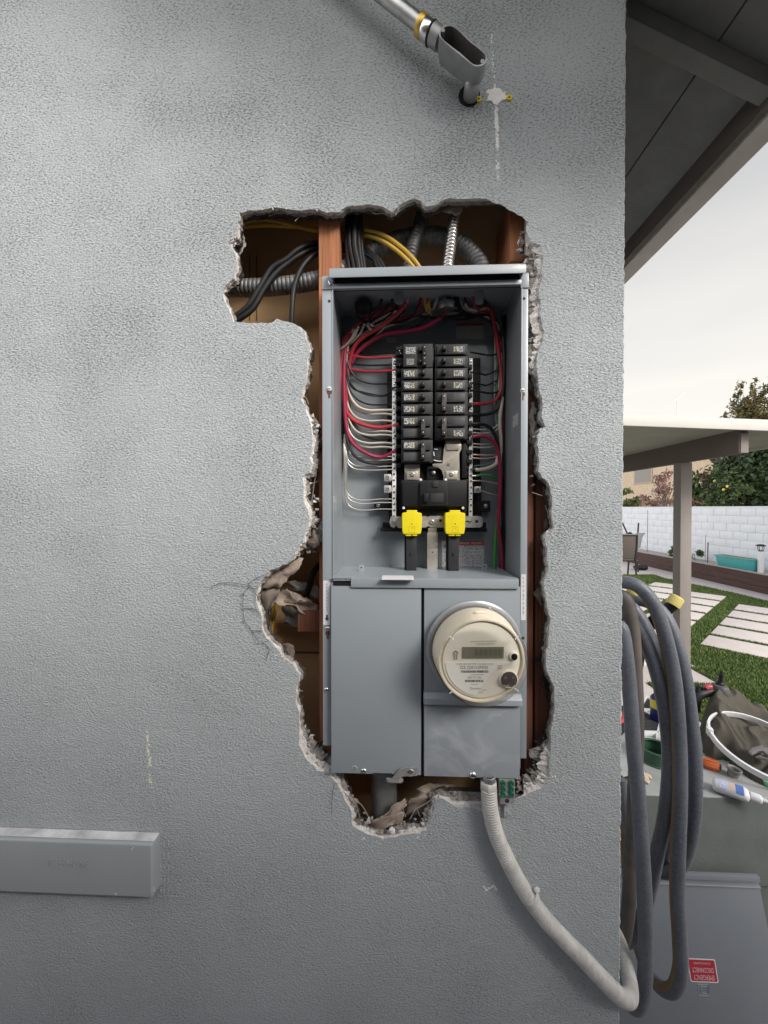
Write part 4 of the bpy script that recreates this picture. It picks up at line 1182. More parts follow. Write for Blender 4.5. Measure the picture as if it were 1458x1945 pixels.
for k in range(5):
    x = 653 + k * 1.2
    wire([(x + 1, 825, .104), (x, 850 + 3 * k, .101), (x + .6, 880, .102), (x - .2, 900 + 4 * k, .104), (655, 935, .105)], .0013, W_COP, "bare_wire")
for k, (x, m) in enumerate(((650, W_BLK), (652, W_BLK), (657, W_BLK), (659, W_WHT), (661, W_WHT), (663, W_BLK))):
    wire([(x + 20, 628, .095), (x + 4, 645, .1), (x, 690, .108 - k * .002), (x + 1, 760, .105), (x, 825, .108)], .0021, m)
# top of the box: the sweep of wires from the conduits
wire([(772, 575, .05), (752, 598, .06), (720, 622, .075), (690, 640, .085), (672, 660, .09), (664, 690, .1), (658, 740, .1), (656, 790, .1)], .0040, W_RED, label="thick red wire")
wire([(836, 604, .06), (806, 622, .07), (770, 630, .08), (735, 634, .085), (705, 648, .09), (680, 668, .095), (668, 690, .1)], .0040, W_MAG, label="thick crimson wire")
wire([(818, 600, .06), (790, 618, .07), (750, 624, .08), (715, 640, .09), (690, 655, .095), (672, 680, .1)], .0030, W_BLK)
wire([(768, 590, .07), (745, 610, .08), (712, 632, .09), (690, 652, .1)], .0026, W_BLK)
for (x, y, m) in ((733, 580, W_WHT), (729, 583, W_WHT), (738, 602, W_WHT), (692, 615, W_WHT), (681, 620, W_PNK), (675, 625, W_WHT)):
    wire([(x, y, .075), (x - 8, y + 18, .082), (x - 22, y + 34, .09), (x - 32, y + 40, .096)], .0021, m)
wire([(668, 633, .09), (672, 622, .09), (683, 615, .088)], .0022, W_PNK)
# yellow pair dropping from the top
for dx in (0, 6):
    wire([(806 + dx * .6, 548, .06), (806 + dx, 566, .06), (808 + dx, 580, .062), (812 + dx, 592, .066)], .0034, W_YEL, label="yellow cable dropping through the top")
wire([(809, 586, .064), (815, 594, .066), (820, 600, .068)], .0018, W_WHT)
wire([(846, 565, .06), (845, 590, .062), (838, 604, .064)], .0030, W_MAG)
wire([(850, 572, .06), (856, 580, .062), (866, 585, .066), (890, 582, .07)], .0020, W_WHT)
wire([(883, 577, .06), (890, 586, .064), (905, 589, .068), (922, 585, .075)], .0026, W_WHT)
wire([(830, 606, .065), (860, 596, .075), (900, 592, .08), (926, 598, .09), (940, 612, .095)], .0026, W_WHT)
wire([(832, 603, .065), (865, 600, .075), (900, 598, .08), (928, 604, .09), (945, 630, .1)], .0030, W_BLK)
wire([(790, 600, .06), (830, 604, .07), (880, 606, .08), (920, 602, .09), (946, 625, .1)], .0028, W_BLK)
# loose tangle under the top plate and down both sides
for k in range(9):
    m = (W_BLK, W_BLK, W_BLK, W_WHT, W_RED, W_BLK, W_WHT, W_BLK, W_MAG)[k]
    x0, y0 = rw.uniform(690, 850), rw.uniform(560, 580)
    wire([(x0, y0 - 14, .055), (x0 - 4, y0 + 6, .06), (x0 - 24, y0 + rw.uniform(22, 34), .075), (rw.uniform(690, 715), rw.uniform(618, 634), .09), (rw.uniform(664, 674), rw.uniform(650, 662), .098), (657 + k * .7, 700, .106), (655 + k * .8, 780 + 8 * k, .11)], rw.uniform(.0018, .0030), m)
for k in range(9):
    m = (W_BLK, W_WHT, W_BLK, W_BLK, W_RED, W_BLK, W_WHT, W_BLK, W_BLK)[k]
    x0, y0 = rw.uniform(840, 915), rw.uniform(562, 582)
    wire([(x0, y0 - 14, .055), (x0 + 5, y0 + 6, .062), (x0 + 16, y0 + rw.uniform(14, 22), .075), (rw.uniform(928, 940), rw.uniform(598, 616), .09), (945 + k * 1.1, 650, .1), (949 + k * .9, 720, .108), (950 + k * .9, 800 + 10 * k, .112)], rw.uniform(.0018, .0030), m)
# right side
wire([(925, 582, .075), (934, 600, .085), (942, 640, .095), (949, 690, .1), (952, 730, .1), (944, 757, .098), (925, 766, .094), (899, 767, .086)], .0036, W_RED, label="thick red wire")
wire([(928, 580, .078), (938, 604, .09), (946, 650, .1), (951, 700, .104), (955, 760, .106)], .0034, W_MAG)
for (ye, r, x0, y0) in ((672, .0019, 957, 640), (709.6, .0018, 944, 672), (729.5, .0018, 944, 690), (744, .0022, 958, 700)):
    wire([(x0, y0 - 40, .1), (x0 + 1, ye - 16, .1), (x0 - 6, ye - 4, .1), (x0 - 22, ye + 2.5, .098), (916, ye + 1, .094), (893, ye - 3, .086)], r, W_BLK)
wire([(955, 640, .096), (957, 700, .098), (953, 755, .1), (940, 780, .1), (920, 787.5, .095), (896, 787, .086)], .0036, W_BLK, label="thick black wire")
wire([(897, 806, .084), (912, 805, .088), (930, 812, .092), (942, 832, .094), (947, 860, .098), (952, 920, .104), (955, 1000, .106), (954, 1090, .108)], .0036, W_BLK, label="thick black wire")
wire([(897, 829.5, .082), (915, 828, .085), (933, 835, .088), (944, 852, .09), (949, 880, .092), (950, 920, .092), (948, 960, .092), (946.5, 995, .093), (949, 1020, .096), (952, 1045, .1), (954, 1090, .105)], .0038, W_MAG, label="thick crimson wire")
wire([(951, 640, .104), (956, 700, .102), (953, 760, .1), (949, 800, .1), (951, 840, .1), (949, 880, .102)], .0036, W_PNK, label="thick cream wire")
wire([(945, 866, .1), (942, 880, .098), (930, 888, .094), (912, 892, .088), (902, 892, .086)], .0040, W_PNK, label="thick cream wire")
wire([(901.5, 892, .086), (897, 892, .086)], .0046, W_BLK)
wire([(945, 630, .104), (943, 700, .106), (942, 750, .106), (944, 805, .106)], .0020, W_TEAL); wire([(940, 640, .106), (940, 700, .108), (939, 770, .108), (944, 812, .108)], .0019, W_WHT); wire([(946, 640, .1), (947, 720, .104), (946, 790, .106)], .0018, W_PNK)
wire([(901, 885, .09), (925, 882, .096), (944, 874, .1)], .0013, W_TEAL)
for (y0, y1, m) in ((815, 810, W_WHT), (822, 818, W_WHT), (843, 841, W_WHT), (849, 846, W_WHT), (863.5, 863.5, W_PCOP), (870, 867, W_PCOP)):
    wire([(898, y0, .088), (920, y0 + 1, .094), (938, (y0 + y1) / 2, .1), (948, y1 - 6, .104)], .0016, m)
wire([(896, 904, .086), (904, 904, .087)], .0020, W_PCOP, "bare_wire")
wire([(903, 904, .087), (918, 902, .09), (934, 904, .094), (944, 910, .1)], .0026, W_GRN, label="green ground wire")
wire([(896, 913, .087), (920, 914, .094), (945, 919, .102)], .0014, W_PCOP, "bare_wire")
wire([(911, 931, .088), (925, 936, .092), (944, 940, .1)], .0014, W_PCOP, "bare_wire")
wire([(945, 990, .1), (942, 1005, .1), (940, 1030, .1), (939, 1060, .1), (938, 1094, .1)], .0034, W_GRN, label="green ground wire")
wire([(946, 985, .1), (941, 1010, .104), (938, 1040, .105), (936, 1094, .106)], .0011, W_PCOP, "bare_wire")
wire([(949, 1000, .105), (951, 1040, .107), (951, 1094, .108)], .0030, mat("wire_brown", (0.14, 0.05, 0.04)))
for k in range(3):
    wire([(955 + k * 1.5, 600, .106), (959 + k, 680, .108), (958 + k, 760, .11), (955 + k, 830, .112), (957 + k * .6, 920, .112), (958 + k, 1010, .114), (958, 1092, .115)], .0023, W_BLK)

# ------------------------------------------------------------------ meter
M_CREAM = mat("meter_cream", (0.82, 0.74, 0.60), rough=0.5, var=0.03, vs=30)
M_CREAM2 = mat("meter_face_cream", (0.90, 0.85, 0.73), rough=0.5, var=0.02)
M_FACEP = mat("meter_face_pale", (0.92, 0.90, 0.84), rough=0.55, var=0.02)
M_LCD = mat("meter_display", (0.235, 0.23, 0.17), rough=0.25, var=0.05)
M_LCDSEG = mat("display_segment", (0.11, 0.115, 0.08), rough=0.4)
def glass_mat():
    m = bpy.data.materials.new("clear_cover"); m.use_nodes = True
    n, l = m.node_tree.nodes, m.node_tree.links
    n.clear()
    o = n.new("ShaderNodeOutputMaterial"); t = n.new("ShaderNodeBsdfTransparent"); g = n.new("ShaderNodeBsdfGlossy")
    t.inputs["Color"].default_value = (0.99, 0.99, 0.98, 1); g.inputs["Roughness"].default_value = 0.025
    lw = n.new("ShaderNodeLayerWeight"); lw.inputs["Blend"].default_value = 0.2
    mp = n.new("ShaderNodeMath"); mp.operation = 'MULTIPLY'; mp.inputs[1].default_value = 0.55
    mx = n.new("ShaderNodeMixShader")
    l.new(lw.outputs["Fresnel"], mp.inputs[0]); l.new(mp.outputs[0], mx.inputs[0]); l.new(t.outputs[0], mx.inputs[1]); l.new(g.outputs[0], mx.inputs[2]); l.new(mx.outputs[0], o.inputs["Surface"])
    return m
M_GLASS = glass_mat()
mc = P(899, 1228, Yc); mc.y = Yc
meter = thing("electricity_meter", "round cream electricity meter under a clear cover on the panel's lower right", "electricity meter", mc)
FW = Vector((0.045, -1, -0.06)).normalized()
b = MB(); b.lathe([(.070, -.001), (.0865, -.001), (.088, .002), (.088, .006), (.084, .009), (.078, .0095)], mc, FW, 64); b.build("base_ring", mat("meter_ring_grey", (0.36, 0.37, 0.385), rough=.3, metal=.3), meter, smooth=True)
b = MB(); b.lathe([(.079, .008), (.0805, .010), (.079, .012), (.074, .012)], mc, FW, 64); b.build("shadow_gap_ring", mat("meter_gap", (0.12, 0.115, 0.11)), meter, smooth=True)
b = MB(); b.lathe([(.077, .009), (.078, .014), (.0735, .058), (.0725, .060), (.070, .060), (.0685, .0535), (.0, .0535)], mc, FW, 64); b.build("housing", M_CREAM, meter, smooth=True, ang=30)
b = MB(); b.lathe([(.0665, .0536), (.0655, .0575), (.0645, .0575), (.0, .0575)], mc, FW, 64); b.build("face_plate", M_CREAM2, meter, smooth=True, ang=30)
b = MB()
b.lathe([(.084, .010), (.0835, .013), (.0795, .016), (.0760, .066), (.0740, .071), (.0700, .073), (.0675, .0715), (.0660, .071), (.0, .071)], mc, FW, 64); b.build("clear_cover", M_GLASS, meter, smooth=True)
mM = Matrix.Translation(mc + FW * .058) @ FW.to_track_quat('Z', 'Y').to_matrix().to_4x4()
if (mM.to_3x3() @ Vector((1, 0, 0))).x < 0:
    mM = mM @ Matrix.Rotation(math.pi, 4, 'Z')
def MF(x, y, z=0.0):
    return mM @ Vector((x, y, z))
def face_poly(pts, m, nm, z=0.0004, th=0.0004, bev=0, par=None):
    b = MB(); b.prism([MF(x, y, z + th) for x, y in pts], (MF(0, 0, 0) - MF(0, 0, th))); return b.build(nm, m, par or meter, bev=bev)
lab = []
for k in range(41):
    a = math.pi + R(2) + (math.pi * .40) * k / 40 if False else R(183 + 78 * k / 40)
    lab.append((.0615 * math.cos(a), .0615 * math.sin(a)))
lab += [(-.004, -.052), (.006, -.038), (.016, -.022), (.032, -.009), (.0585, -.0022), (-.0614, -.0022)]
face_poly(lab, M_FACEP, "name_plate")
face_poly([(-.033, .005), (.037, .005), (.037, .0245), (-.033, .0245)], M_LCD, "display", z=.0006, th=.0006)
for k in range(6):
    text_mesh("8", .0160, mM @ Matrix.Translation((-.0095 + k * .0080, .0145, .0014)), M_LCDSEG, "display_digit", meter, sx=.8)
text_mesh("SCE 222013-074755", .0078, mM @ Matrix.Translation((-.013, -.0115, .0011)), mat("grey_ink", (0.16, 0.155, 0.15)), "serial_lettering", meter, sx=.74)
b = MB(); rb = random.Random(8)
def bars(x0, x1, y, h):
    x = x0
    while x < x1:
        w = rb.choice([.0005, .0009, .0014])
        q = [MF(x, y, .0010), MF(x + w, y, .0010), MF(x + w, y + h, .0010), MF(x, y + h, .0010)]
        b.add(q, [(0, 1, 2, 3)]); x += w + rb.choice([.0005, .0008])
bars(-.035, .012, -.0205, .0042); bars(-.028, .003, -.0370, .0042)
b.build("barcode", mat("barcode_ink", (0.13, 0.12, 0.12)), meter)
text_mesh("304 777 736", .0056, mM @ Matrix.Translation((-.012, -.029, .0011)), mat("pale_ink", (0.34, 0.33, 0.31)), "number_lettering", meter, sx=.8)
text_mesh("CL200 240V 3W TYPE C1SR 30TA 1.0 Kh", .0038, mM @ Matrix.Translation((-.012, -.0053, .0011)), MATS["pale_ink"], "rating_lettering", meter, sx=.95)
text_mesh("Quantum", .0062, mM @ Matrix.Translation((-.010, -.0478, .0011)), MATS["pale_ink"], "script_lettering", meter, sx=.8)
b = MB()
for (x0, x1, y) in ((-.019, .024, .034), (-.008, .020, .0295), (-.017, -.006, -.0415), (.002, .009, -.0515), (-.004, .002, -.0555), (.027, .035, -.009), (.027, .034, -.0115), (.027, .034, -.014), (-.018, .002, -.0245)):
    x = x0
    while x < x1:
        w = rb.uniform(.0009, .002)
        b.add([MF(x, y, .0010), MF(x + w, y, .0010), MF(x + w, y + .0013, .0010), MF(x, y + .0013, .0010)], [(0, 1, 2, 3)]); x += w + .0006
b.build("fine_print", mat("fawn_ink", (0.45, 0.41, 0.33)), meter)
b = MB(); b.tube([MF(-.046, .003, .001), MF(-.0462, .012, .001), MF(-.0475, .015, .001), MF(-.0445, .0178, .001), MF(-.0405, .015, .001), MF(-.042, .012, .001), MF(-.042, .003, .001)], .0006, 5); b.build("arch_mark", MATS["grey_ink"], meter)
NF = (MF(0, 0, 1) - MF(0, 0, 0))
b = MB(); b.lathe([(.0056, 0), (.0078, .0), (.0072, .003), (.0056, .0034)], MF(.0545, .0085, .0), NF, 20); b.build("button_collar", M_CREAM2, meter, smooth=True)
b = MB(); b.lathe([(.0056, .002), (.005, .004), (0, .0045)], MF(.0545, .0075, .0), NF, 16); b.build("button", M_BLK, meter, smooth=True)
b = MB(); b.lathe([(.0148, -.001), (.0158, .002), (.0150, .004), (.0140, .0045)], MF(.046, -.031, .0), NF, 28); b.build("port_collar", M_CREAM2, meter, smooth=True)
b = MB(); arc = [(.046 + .0138 * math.cos(a), -.0315 + .0138 * math.sin(a)) for a in [R(-38 + 256 * k / 24) for k in range(25)]]
b.prism([MF(x, y, .0052) for x, y in arc], NF * -.005); pt = b.build("optical_port", mat("port_grey", (0.10, 0.085, 0.085), rough=.4), meter, bev=.0006)
for (x, y, r) in ((.0395, -.027, .0024), (.0525, -.027, .0022), (.046, -.039, .0016)):
    b = MB(); b.lathe([(0, .0004), (r, .0002)], MF(x, y, .0054), NF, 12); b.build("port_window", mat("port_window_grey", (0.22, 0.2, 0.2), rough=.3), pt)
for a in (R(40), R(140), R(222), R(322)):
    d = Vector((math.cos(a), math.sin(a)))
    b = MB(); p0, p1 = MF(d.x * .0665, d.y * .0665, .0140), MF(d.x * .0748, d.y * .0748, .0125)
    b.tube([p0, p1], .0012, 6, smooth=False); b.build("cover_clip", M_LABEL, meter, smooth=True)
b = MB(); b.lump(MF(0, .0775, -.020), .0045, (2.2, .6, .7), 1, 2, .05); b.build("housing_boss", M_CREAM, meter, smooth=True)

# ------------------------------------------------------------------ cables and conduits in the wall cavity
M_FLEXD = mat("flex_dark_steel", (0.16, 0.16, 0.16), rough=0.5, metal=0.75, vs=60, dirt=(0.09, 0.088, 0.085))
M_FLEXG = mat("flex_grey_steel", (0.20, 0.20, 0.20), rough=0.55, metal=0.55, vs=60, dirt=(0.11, 0.11, 0.11))
M_FLEXS = mat("flex_bright_steel", (0.66, 0.64, 0.63), rough=0.3, metal=0.95, vs=60, dirt=(0.5, 0.48, 0.47))
M_CABB = mat("cable_black_sheath", (0.014, 0.0135, 0.0135), rough=0.5, vs=80, bump=0.1, bs=120, bd=0.001, spec=.35)
def cable(name, pts, r, m, label, cat, group=None, ribs=None, n=12):
    b = MB(); b.tube([P(*p) for p in pts], r, n, ribs=ribs)
    o = b.build(name, m, None, smooth=True)
    return tag(o, label, cat, group)
cable("flexible_conduit", [(405, 548, .07), (440, 547, .07), (500, 546, .068), (560, 540, .066), (606, 531, .066), (650, 514, .07), (695, 488, .075), (745, 459, .078), (800, 449, .078), (845, 452, .076), (885, 472, .072), (909, 500, .07), (918, 535, .068)], .0172, M_FLEXG,
      "thick grey ribbed conduit arching through the stud to the panel top", "conduit", ribs=(.0088, .0021), n=16)
cable("flexible_conduit", [(812, 340, .07), (805, 395, .066), (796, 430, .062), (783, 470, .058), (775, 515, .056), (774, 545, .056)], .0135, M_FLEXD,
      "dark ribbed conduit dropping behind the yellow cables", "conduit", ribs=(.0078, .0018), n=16)
cable("flexible_conduit", [(866, 340, .056), (864, 395, .052), (859, 440, .048), (854, 480, .046), (851, 500, .046), (850, 530, .046)], .0112, M_FLEXS,
      "shiny silver ribbed conduit entering the panel top", "conduit", ribs=(.0072, .0017), n=16)
G = "yellow cables in the wall cavity"
cable("yellow_cable", [(440, 436, .085), (470, 430, .084), (510, 428, .083), (560, 430, .084), (610, 425, .088)], .0040, W_YEL, "lower yellow cable crossing above the black cables left of the stud", "cable", G)
cable("yellow_cable", [(440, 430, .087), (462, 424, .08), (495, 417, .08), (540, 424, .08), (580, 434, .08), (612, 440, .08)], .0040, W_YEL, "upper yellow cable that dips towards the stud", "cable", G)
cable("yellow_cable", [(646, 436, .075), (690, 437, .06), (728, 447, .05), (760, 468, .046), (785, 492, .044), (805, 520, .05)], .0040, W_YEL, "upper of the two yellow cables bending down into the panel top", "cable", G)
cable("yellow_cable", [(646, 446, .075), (690, 447, .06), (722, 456, .05), (752, 475, .046), (776, 497, .044), (796, 522, .05)], .0040, W_YEL, "lower of the two yellow cables bending down into the panel top", "cable", G)
G = "black cables in the wall cavity"
LB = ["black cable of the vertical bundle beside the stud, leftmost", "black cable of the vertical bundle beside the stud, second", "thick black cable in the middle of the vertical bundle", "black cable of the vertical bundle beside the stud, fourth", "black cable of the vertical bundle, rightmost and nearest the yellow cables"]
for k, (xt, xm, xb, r, Y) in enumerate(((664, 658, 662, .0048, .05), (670, 664, 671, .0046, .044), (676, 673, 680, .0058, .040), (682, 681, 686, .0046, .046), (686, 686, 691, .0040, .05))):
    cable("black_cable", [(xt + 3, 340, Y + .02), (xt, 400, Y + .004), (xm, 440, Y), (xm + 1, 470, Y), (xb, 500, Y), (xb + 4, 530, Y)], r, M_CABB, LB[k], "cable", G)
for k, lab in enumerate(("outermost of three black cables curving into the panel top", "middle one of three black cables curving into the panel top", "innermost of three black cables curving into the panel top")):
    cable("black_cable", [(650, 464 + k * 6, .075), (688, 470 + k * 6, .062), (708, 482 + k * 5, .056), (724 - k * 5, 498 + k * 3, .052), (736 - k * 6, 525, .05)], .0040, M_CABB, lab, "cable", G)
cable("black_cable", [(612, 464, .075), (592, 463, .062), (566, 474, .05), (543, 493, .046), (515, 511, .042), (492, 548, .038), (470, 582, .036), (438, 607, .036), (415, 622, .04)], .0054, M_CABB, "long black cable sweeping down left over the ribbed conduit, upper strand", "cable", G)
cable("black_cable", [(612, 472, .078), (592, 474, .066), (570, 484, .055), (548, 499, .050), (522, 521, .044), (500, 552, .040), (480, 586, .038), (455, 606, .038), (430, 622, .042)], .0054, M_CABB, "long black cable sweeping down left over the ribbed conduit, lower strand", "cable", G)
cable("black_cable", [(612, 478, .070), (594, 486, .058), (577, 503, .05), (565, 525, .044), (557, 555, .042), (554, 600, .042), (553, 650, .05)], .0052, M_CABB, "shorter black cable dropping straight down beside the stud", "cable", G)
for k, y in enumerate((0, 1)):
    cable("yellow_cable", [(526 - k * 6, 1135, .125), (522 - k * 6, 1165, .125), (516 - k * 5, 1195, .125), (514 - k * 5, 1215, .13)], .0034, W_YEL, ("right", "left")[k] + " strand of the yellow cable pair behind the torn paper beside the lower panel", "cable", "yellow cables in the wall cavity")
cable("black_cable", [(612, 1068, .11), (596, 1085, .09), (588, 1110, .085), (580, 1136, .085)], .0065, M_CABB, "short black cable behind torn paper left of the meter compartment", "cable", G)
o = MB(); o.tube([(P(729, 1440, .055).x, .055, 1.30), (P(729, 1520, .055).x, .055, 1.10), (P(729, 1520, .055).x, .055, 0.3)], .0265, 24, smooth=False)
tag(o.build("service_conduit", mat("galvanised_conduit", (0.30, 0.30, 0.295), rough=.5, metal=.5, vs=20, dirt=(.16, .155, .15)), None, smooth=True), "wide grey steel conduit rising into the bottom of the panel", "conduit")

# ------------------------------------------------------------------ white flexible conduit from the panel bottom
M_WFLEX = mat("white_flex", (0.60, 0.59, 0.565), rough=0.5, vs=40, dirt=(0.44, 0.43, 0.405))
wf = thing("flexible_conduit", "white flexible conduit hanging from the panel bottom and curling round the corner", "conduit", P(929, 1500, -.014))
Yw = -0.016
b = MB(); b.lathe([(0, 0), (.0155, 0), (.0165, .002), (.0165, .013), (.0145, .016), (.0, .016)], (P(928, 1499, Yw).x, Yw + .002, Zh(1500, Yw, 928)), (0, 0, 1), 6, a0=.3); b.build("hex_nut", mat("pvc_nut", (0.55, 0.53, 0.49), rough=.55), wf, bev=.001)
b = MB(); b.lathe([(.0115, 0), (.0125, .0), (.0125, .011), (.010, .012)], (P(928, 1487, Yw).x, Yw + .002, Zh(1486, Yw, 928)), (0, 0, 1), 20); b.build("threaded_neck", M_STEEL, wf, smooth=True)
wp = [(928, 1497, Yw), (929, 1520, Yw), (933, 1550, Yw), (943, 1587, Yw), (958, 1622, Yw), (978, 1662, Yw), (1003, 1703, Yw), (1035, 1745, Yw), (1072, 1785, Yw), (1110, 1823, Yw), (1143, 1858, Yw - .002), (1168, 1884, Yw), (1186, 1897, .000), (1196, 1892, .03), (1196, 1868, .06), (1189, 1835, .085), (1180, 1800, .11), (1168, 1770, .14)]
b = MB(); b.tube([P(*p) for p in wp], .0142, 18, ribs=(.0046, .0011)); b.build("ribbed_tube", M_WFLEX, wf, smooth=True)
b = MB()
c, d = P(1007, 1705, Yw), (P(1024, 1730, Yw) - P(992, 1684, Yw)).normalized()
b.lathe([(.0142, -.006), (.0162, -.005), (.0162, .005), (.0142, .006)], c, d, 18); q = P(1018, 1690, Yw - .004); b.lump(q, .006, (1.2, .8, 1), 3, 1, .1); b.build("pipe_clamp", M_WFLEX, wf, smooth=True)

# ------------------------------------------------------------------ bonding terminal block
gb = thing("bonding_block", "small metal bonding block with six green screws beside the white conduit", "terminal block", P(963, 1500, -.01))
Yg = -0.018
b = MB(); b.pbox(948, 1482, 978, 1513, Yg, .016); b.pbox(949, 1514, 977, 1528, Yg + .001, .014); b.build("body", M_TIN, gb, bev=.0012)
for r_ in range(3):
    for c_ in range(2):
        c = P(954.5 + c_ * 16, 1487 + r_ * 10.5, Yg - .0002)
        b = MB(); b.lathe([(0, -.002), (.002, -.004), (.0046, -.0035), (.0052, .0005)], c, (0, 1, 0), 12); b.build("green_screw", mat("green_screw", (0.03, 0.20, 0.13), rough=.35, metal=.5) if "green_screw" not in MATS else MATS["green_screw"], gb, smooth=True)
b = MB(); b.lathe([(0, -.0008), (.003, -.0008), (.0042, .0004)], P(963, 1521.5, Yg + .0006), (0, 1, 0), 12); b.build("set_screw", M_INK, gb)
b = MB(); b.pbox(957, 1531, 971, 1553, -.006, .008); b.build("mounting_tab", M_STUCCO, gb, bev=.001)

# ------------------------------------------------------------------ heavy hose coil hanging on the side wall
def hose_mat():
    m = mat("hose_rubber", (0.125, 0.136, 0.165), rough=0.42, vs=9, var=0.25, spec=.45)
    n, l = m.node_tree.nodes, m.node_tree.links
    uv = n.new("ShaderNodeUVMap")
    sp = n.new("ShaderNodeSeparateXYZ"); l.new(uv.outputs["UV"], sp.inputs[0])
    # tan stripe along one side
    wob = n.new("ShaderNodeTexNoise"); wob.inputs["Scale"].default_value = 3; l.new(n["Texture Coordinate"].outputs["Object"], wob.inputs["Vector"])
    ad = n.new("ShaderNodeMath"); ad.operation = 'MULTIPLY_ADD'; ad.inputs[1].default_value = 0.10; l.new(wob.outputs["Fac"], ad.inputs[0]); l.new(sp.outputs["X"], ad.inputs[2])
    st = n.new("ShaderNodeMath"); st.operation = 'COMPARE'; st.inputs[1].default_value = 0.80; st.inputs[2].default_value = 0.085; l.new(ad.outputs[0], st.inputs[0])
    # woven cloth pattern along the length, dust in patches
    wv = n.new("ShaderNodeTexWave"); wv.inputs["Scale"].default_value = 1.0; wv.inputs["Distortion"].default_value = 1.5
    cmb = n.new("ShaderNodeCombineXYZ"); m1 = n.new("ShaderNodeMath"); m1.operation = 'MULTIPLY'; m1.inputs[1].default_value = 5.0; l.new(sp.outputs["X"], m1.inputs[0])
    m2 = n.new("ShaderNodeMath"); m2.operation = 'MULTIPLY'; m2.inputs[1].default_value = 75.0; l.new(sp.outputs["Y"], m2.inputs[0])
    sm = n.new("ShaderNodeMath"); sm.operation = 'ADD'; l.new(m1.outputs[0], sm.inputs[0]); l.new(m2.outputs[0], sm.inputs[1])
    l.new(sm.outputs[0], cmb.inputs[0]); l.new(cmb.outputs[0], wv.inputs["Vector"])
    du = n.new("ShaderNodeTexNoise"); du.inputs["Scale"].default_value = 170; du.inputs["Detail"].default_value = 5; l.new(n["Texture Coordinate"].outputs["Object"], du.inputs["Vector"])
    r = n.new("ShaderNodeValToRGB"); r.color_ramp.elements[0].position = .40; r.color_ramp.elements[1].position = .72; l.new(du.outputs["Fac"], r.inputs["Fac"])
    mul = n.new("ShaderNodeMath"); mul.operation = 'MULTIPLY'; l.new(r.outputs["Color"], mul.inputs[0]); l.new(wv.outputs["Fac"], mul.inputs[1])
    mx = n.new("ShaderNodeMix"); mx.data_type = 'RGBA'; mx.inputs["B"].default_value = (0.215, 0.228, 0.258, 1); l.new(mul.outputs[0], mx.inputs["Factor"]); l.new(n["Color Ramp"].outputs["Color"], mx.inputs["A"])
    mx2 = n.new("ShaderNodeMix"); mx2.data_type = 'RGBA'; mx2.inputs["B"].default_value = (0.25, 0.17, 0.085, 1); l.new(st.outputs[0], mx2.inputs["Factor"]); l.new(mx.outputs["Result"], mx2.inputs["A"])
    l.new(mx2.outputs["Result"], n["Principled BSDF"].inputs["Base Color"])
    bn = n.new("ShaderNodeBump"); bn.inputs["Strength"].default_value = .25; bn.inputs["Distance"].default_value = .001; l.new(wv.outputs["Fac"], bn.inputs["Height"]); l.new(bn.outputs["Normal"], n["Principled BSDF"].inputs["Normal"])
    return m
M_HOSE = hose_mat()
M_HOSE2 = mat("hose_brown_side", (0.17, 0.142, 0.118), rough=.65, vs=14, dirt=(0.09, 0.085, 0.085))
hose = thing("hose_coil", "heavy grey hose with a tan stripe, coiled in loops on the side wall", "hose", (CORNER_X + .1, .12, 1.6))
hr = .0140
loops = [
 [(1108,1185,.24),(1125,1135,.21),(1152,1110,.17),(1185,1106,.135),(1213,1115,.115),(1240,1146,.105),(1262,1205,.10),(1280,1290,.10),(1289,1400,.10),(1291,1500,.10),(1288,1600,.10),(1286,1700,.10),(1291,1790,.10),(1292,1840,.10),(1281,1876,.11),(1262,1880,.13),(1240,1860,.17),(1222,1825,.22),(1205,1760,.28),(1192,1650,.33),(1185,1500,.36)],
 [(1130,1210,.26),(1160,1165,.24),(1200,1140,.21),(1245,1152,.175),(1275,1195,.15),(1298,1275,.13),(1312,1370,.12),(1319,1450,.115),(1318,1540,.12),(1309,1600,.13),(1294,1640,.15),(1272,1656,.18),(1245,1652,.21),(1215,1625,.26),(1195,1580,.30),(1180,1480,.33)],
 [(1150,1175,.16),(1180,1165,.14),(1212,1194,.125),(1239,1252,.12),(1260,1335,.12),(1270,1420,.12),(1269,1490,.12),(1261,1560,.13),(1248,1620,.14),(1236,1680,.16),(1217,1750,.19),(1196,1785,.22),(1175,1790,.25)],
 [(1150,1215,.10),(1177,1190,.088),(1189,1245,.082),(1197,1330,.08),(1203,1420,.08),(1211,1500,.08),(1218,1600,.08),(1224,1700,.08),(1226,1800,.08),(1223,1875,.085),(1210,1912,.10),(1192,1900,.13),(1178,1850,.17),(1170,1760,.21)],
 [(1155,1150,.15),(1184,1133,.125),(1200,1185,.115),(1207,1300,.112),(1209,1400,.115),(1204,1520,.125),(1198,1620,.13),(1194,1710,.135),(1187,1770,.145),(1176,1805,.16),(1160,1800,.19)],
 [(1160,1160,.22),(1195,1150,.19),(1232,1205,.17),(1258,1290,.165),(1273,1400,.165),(1276,1500,.17),(1270,1580,.18),(1250,1650,.21),(1220,1680,.25),(1190,1660,.3)],
]
for k, lp in enumerate(loops):
    pts = []
    for q in lp:
        p = P(*q); p.x = max(p.x, CORNER_X + .022); pts.append(p)
    b = MB(); b.tube(pts, hr, 18, res=8); b.build("hose_loop", M_HOSE2 if k == 4 else M_HOSE, hose, smooth=True)
b = MB(); e0, e1 = P(1277, 1149, .17), P(1225, 1200, .2)
b.tube([e0, e1, P(1205, 1290, .21)], .0125, 16); b.build("hose_end", M_CABB, hose, smooth=True)
b = MB(); d = (P(1285, 1138, .17) - e0).normalized(); L = (P(1291, 1135, .17) - e0).length
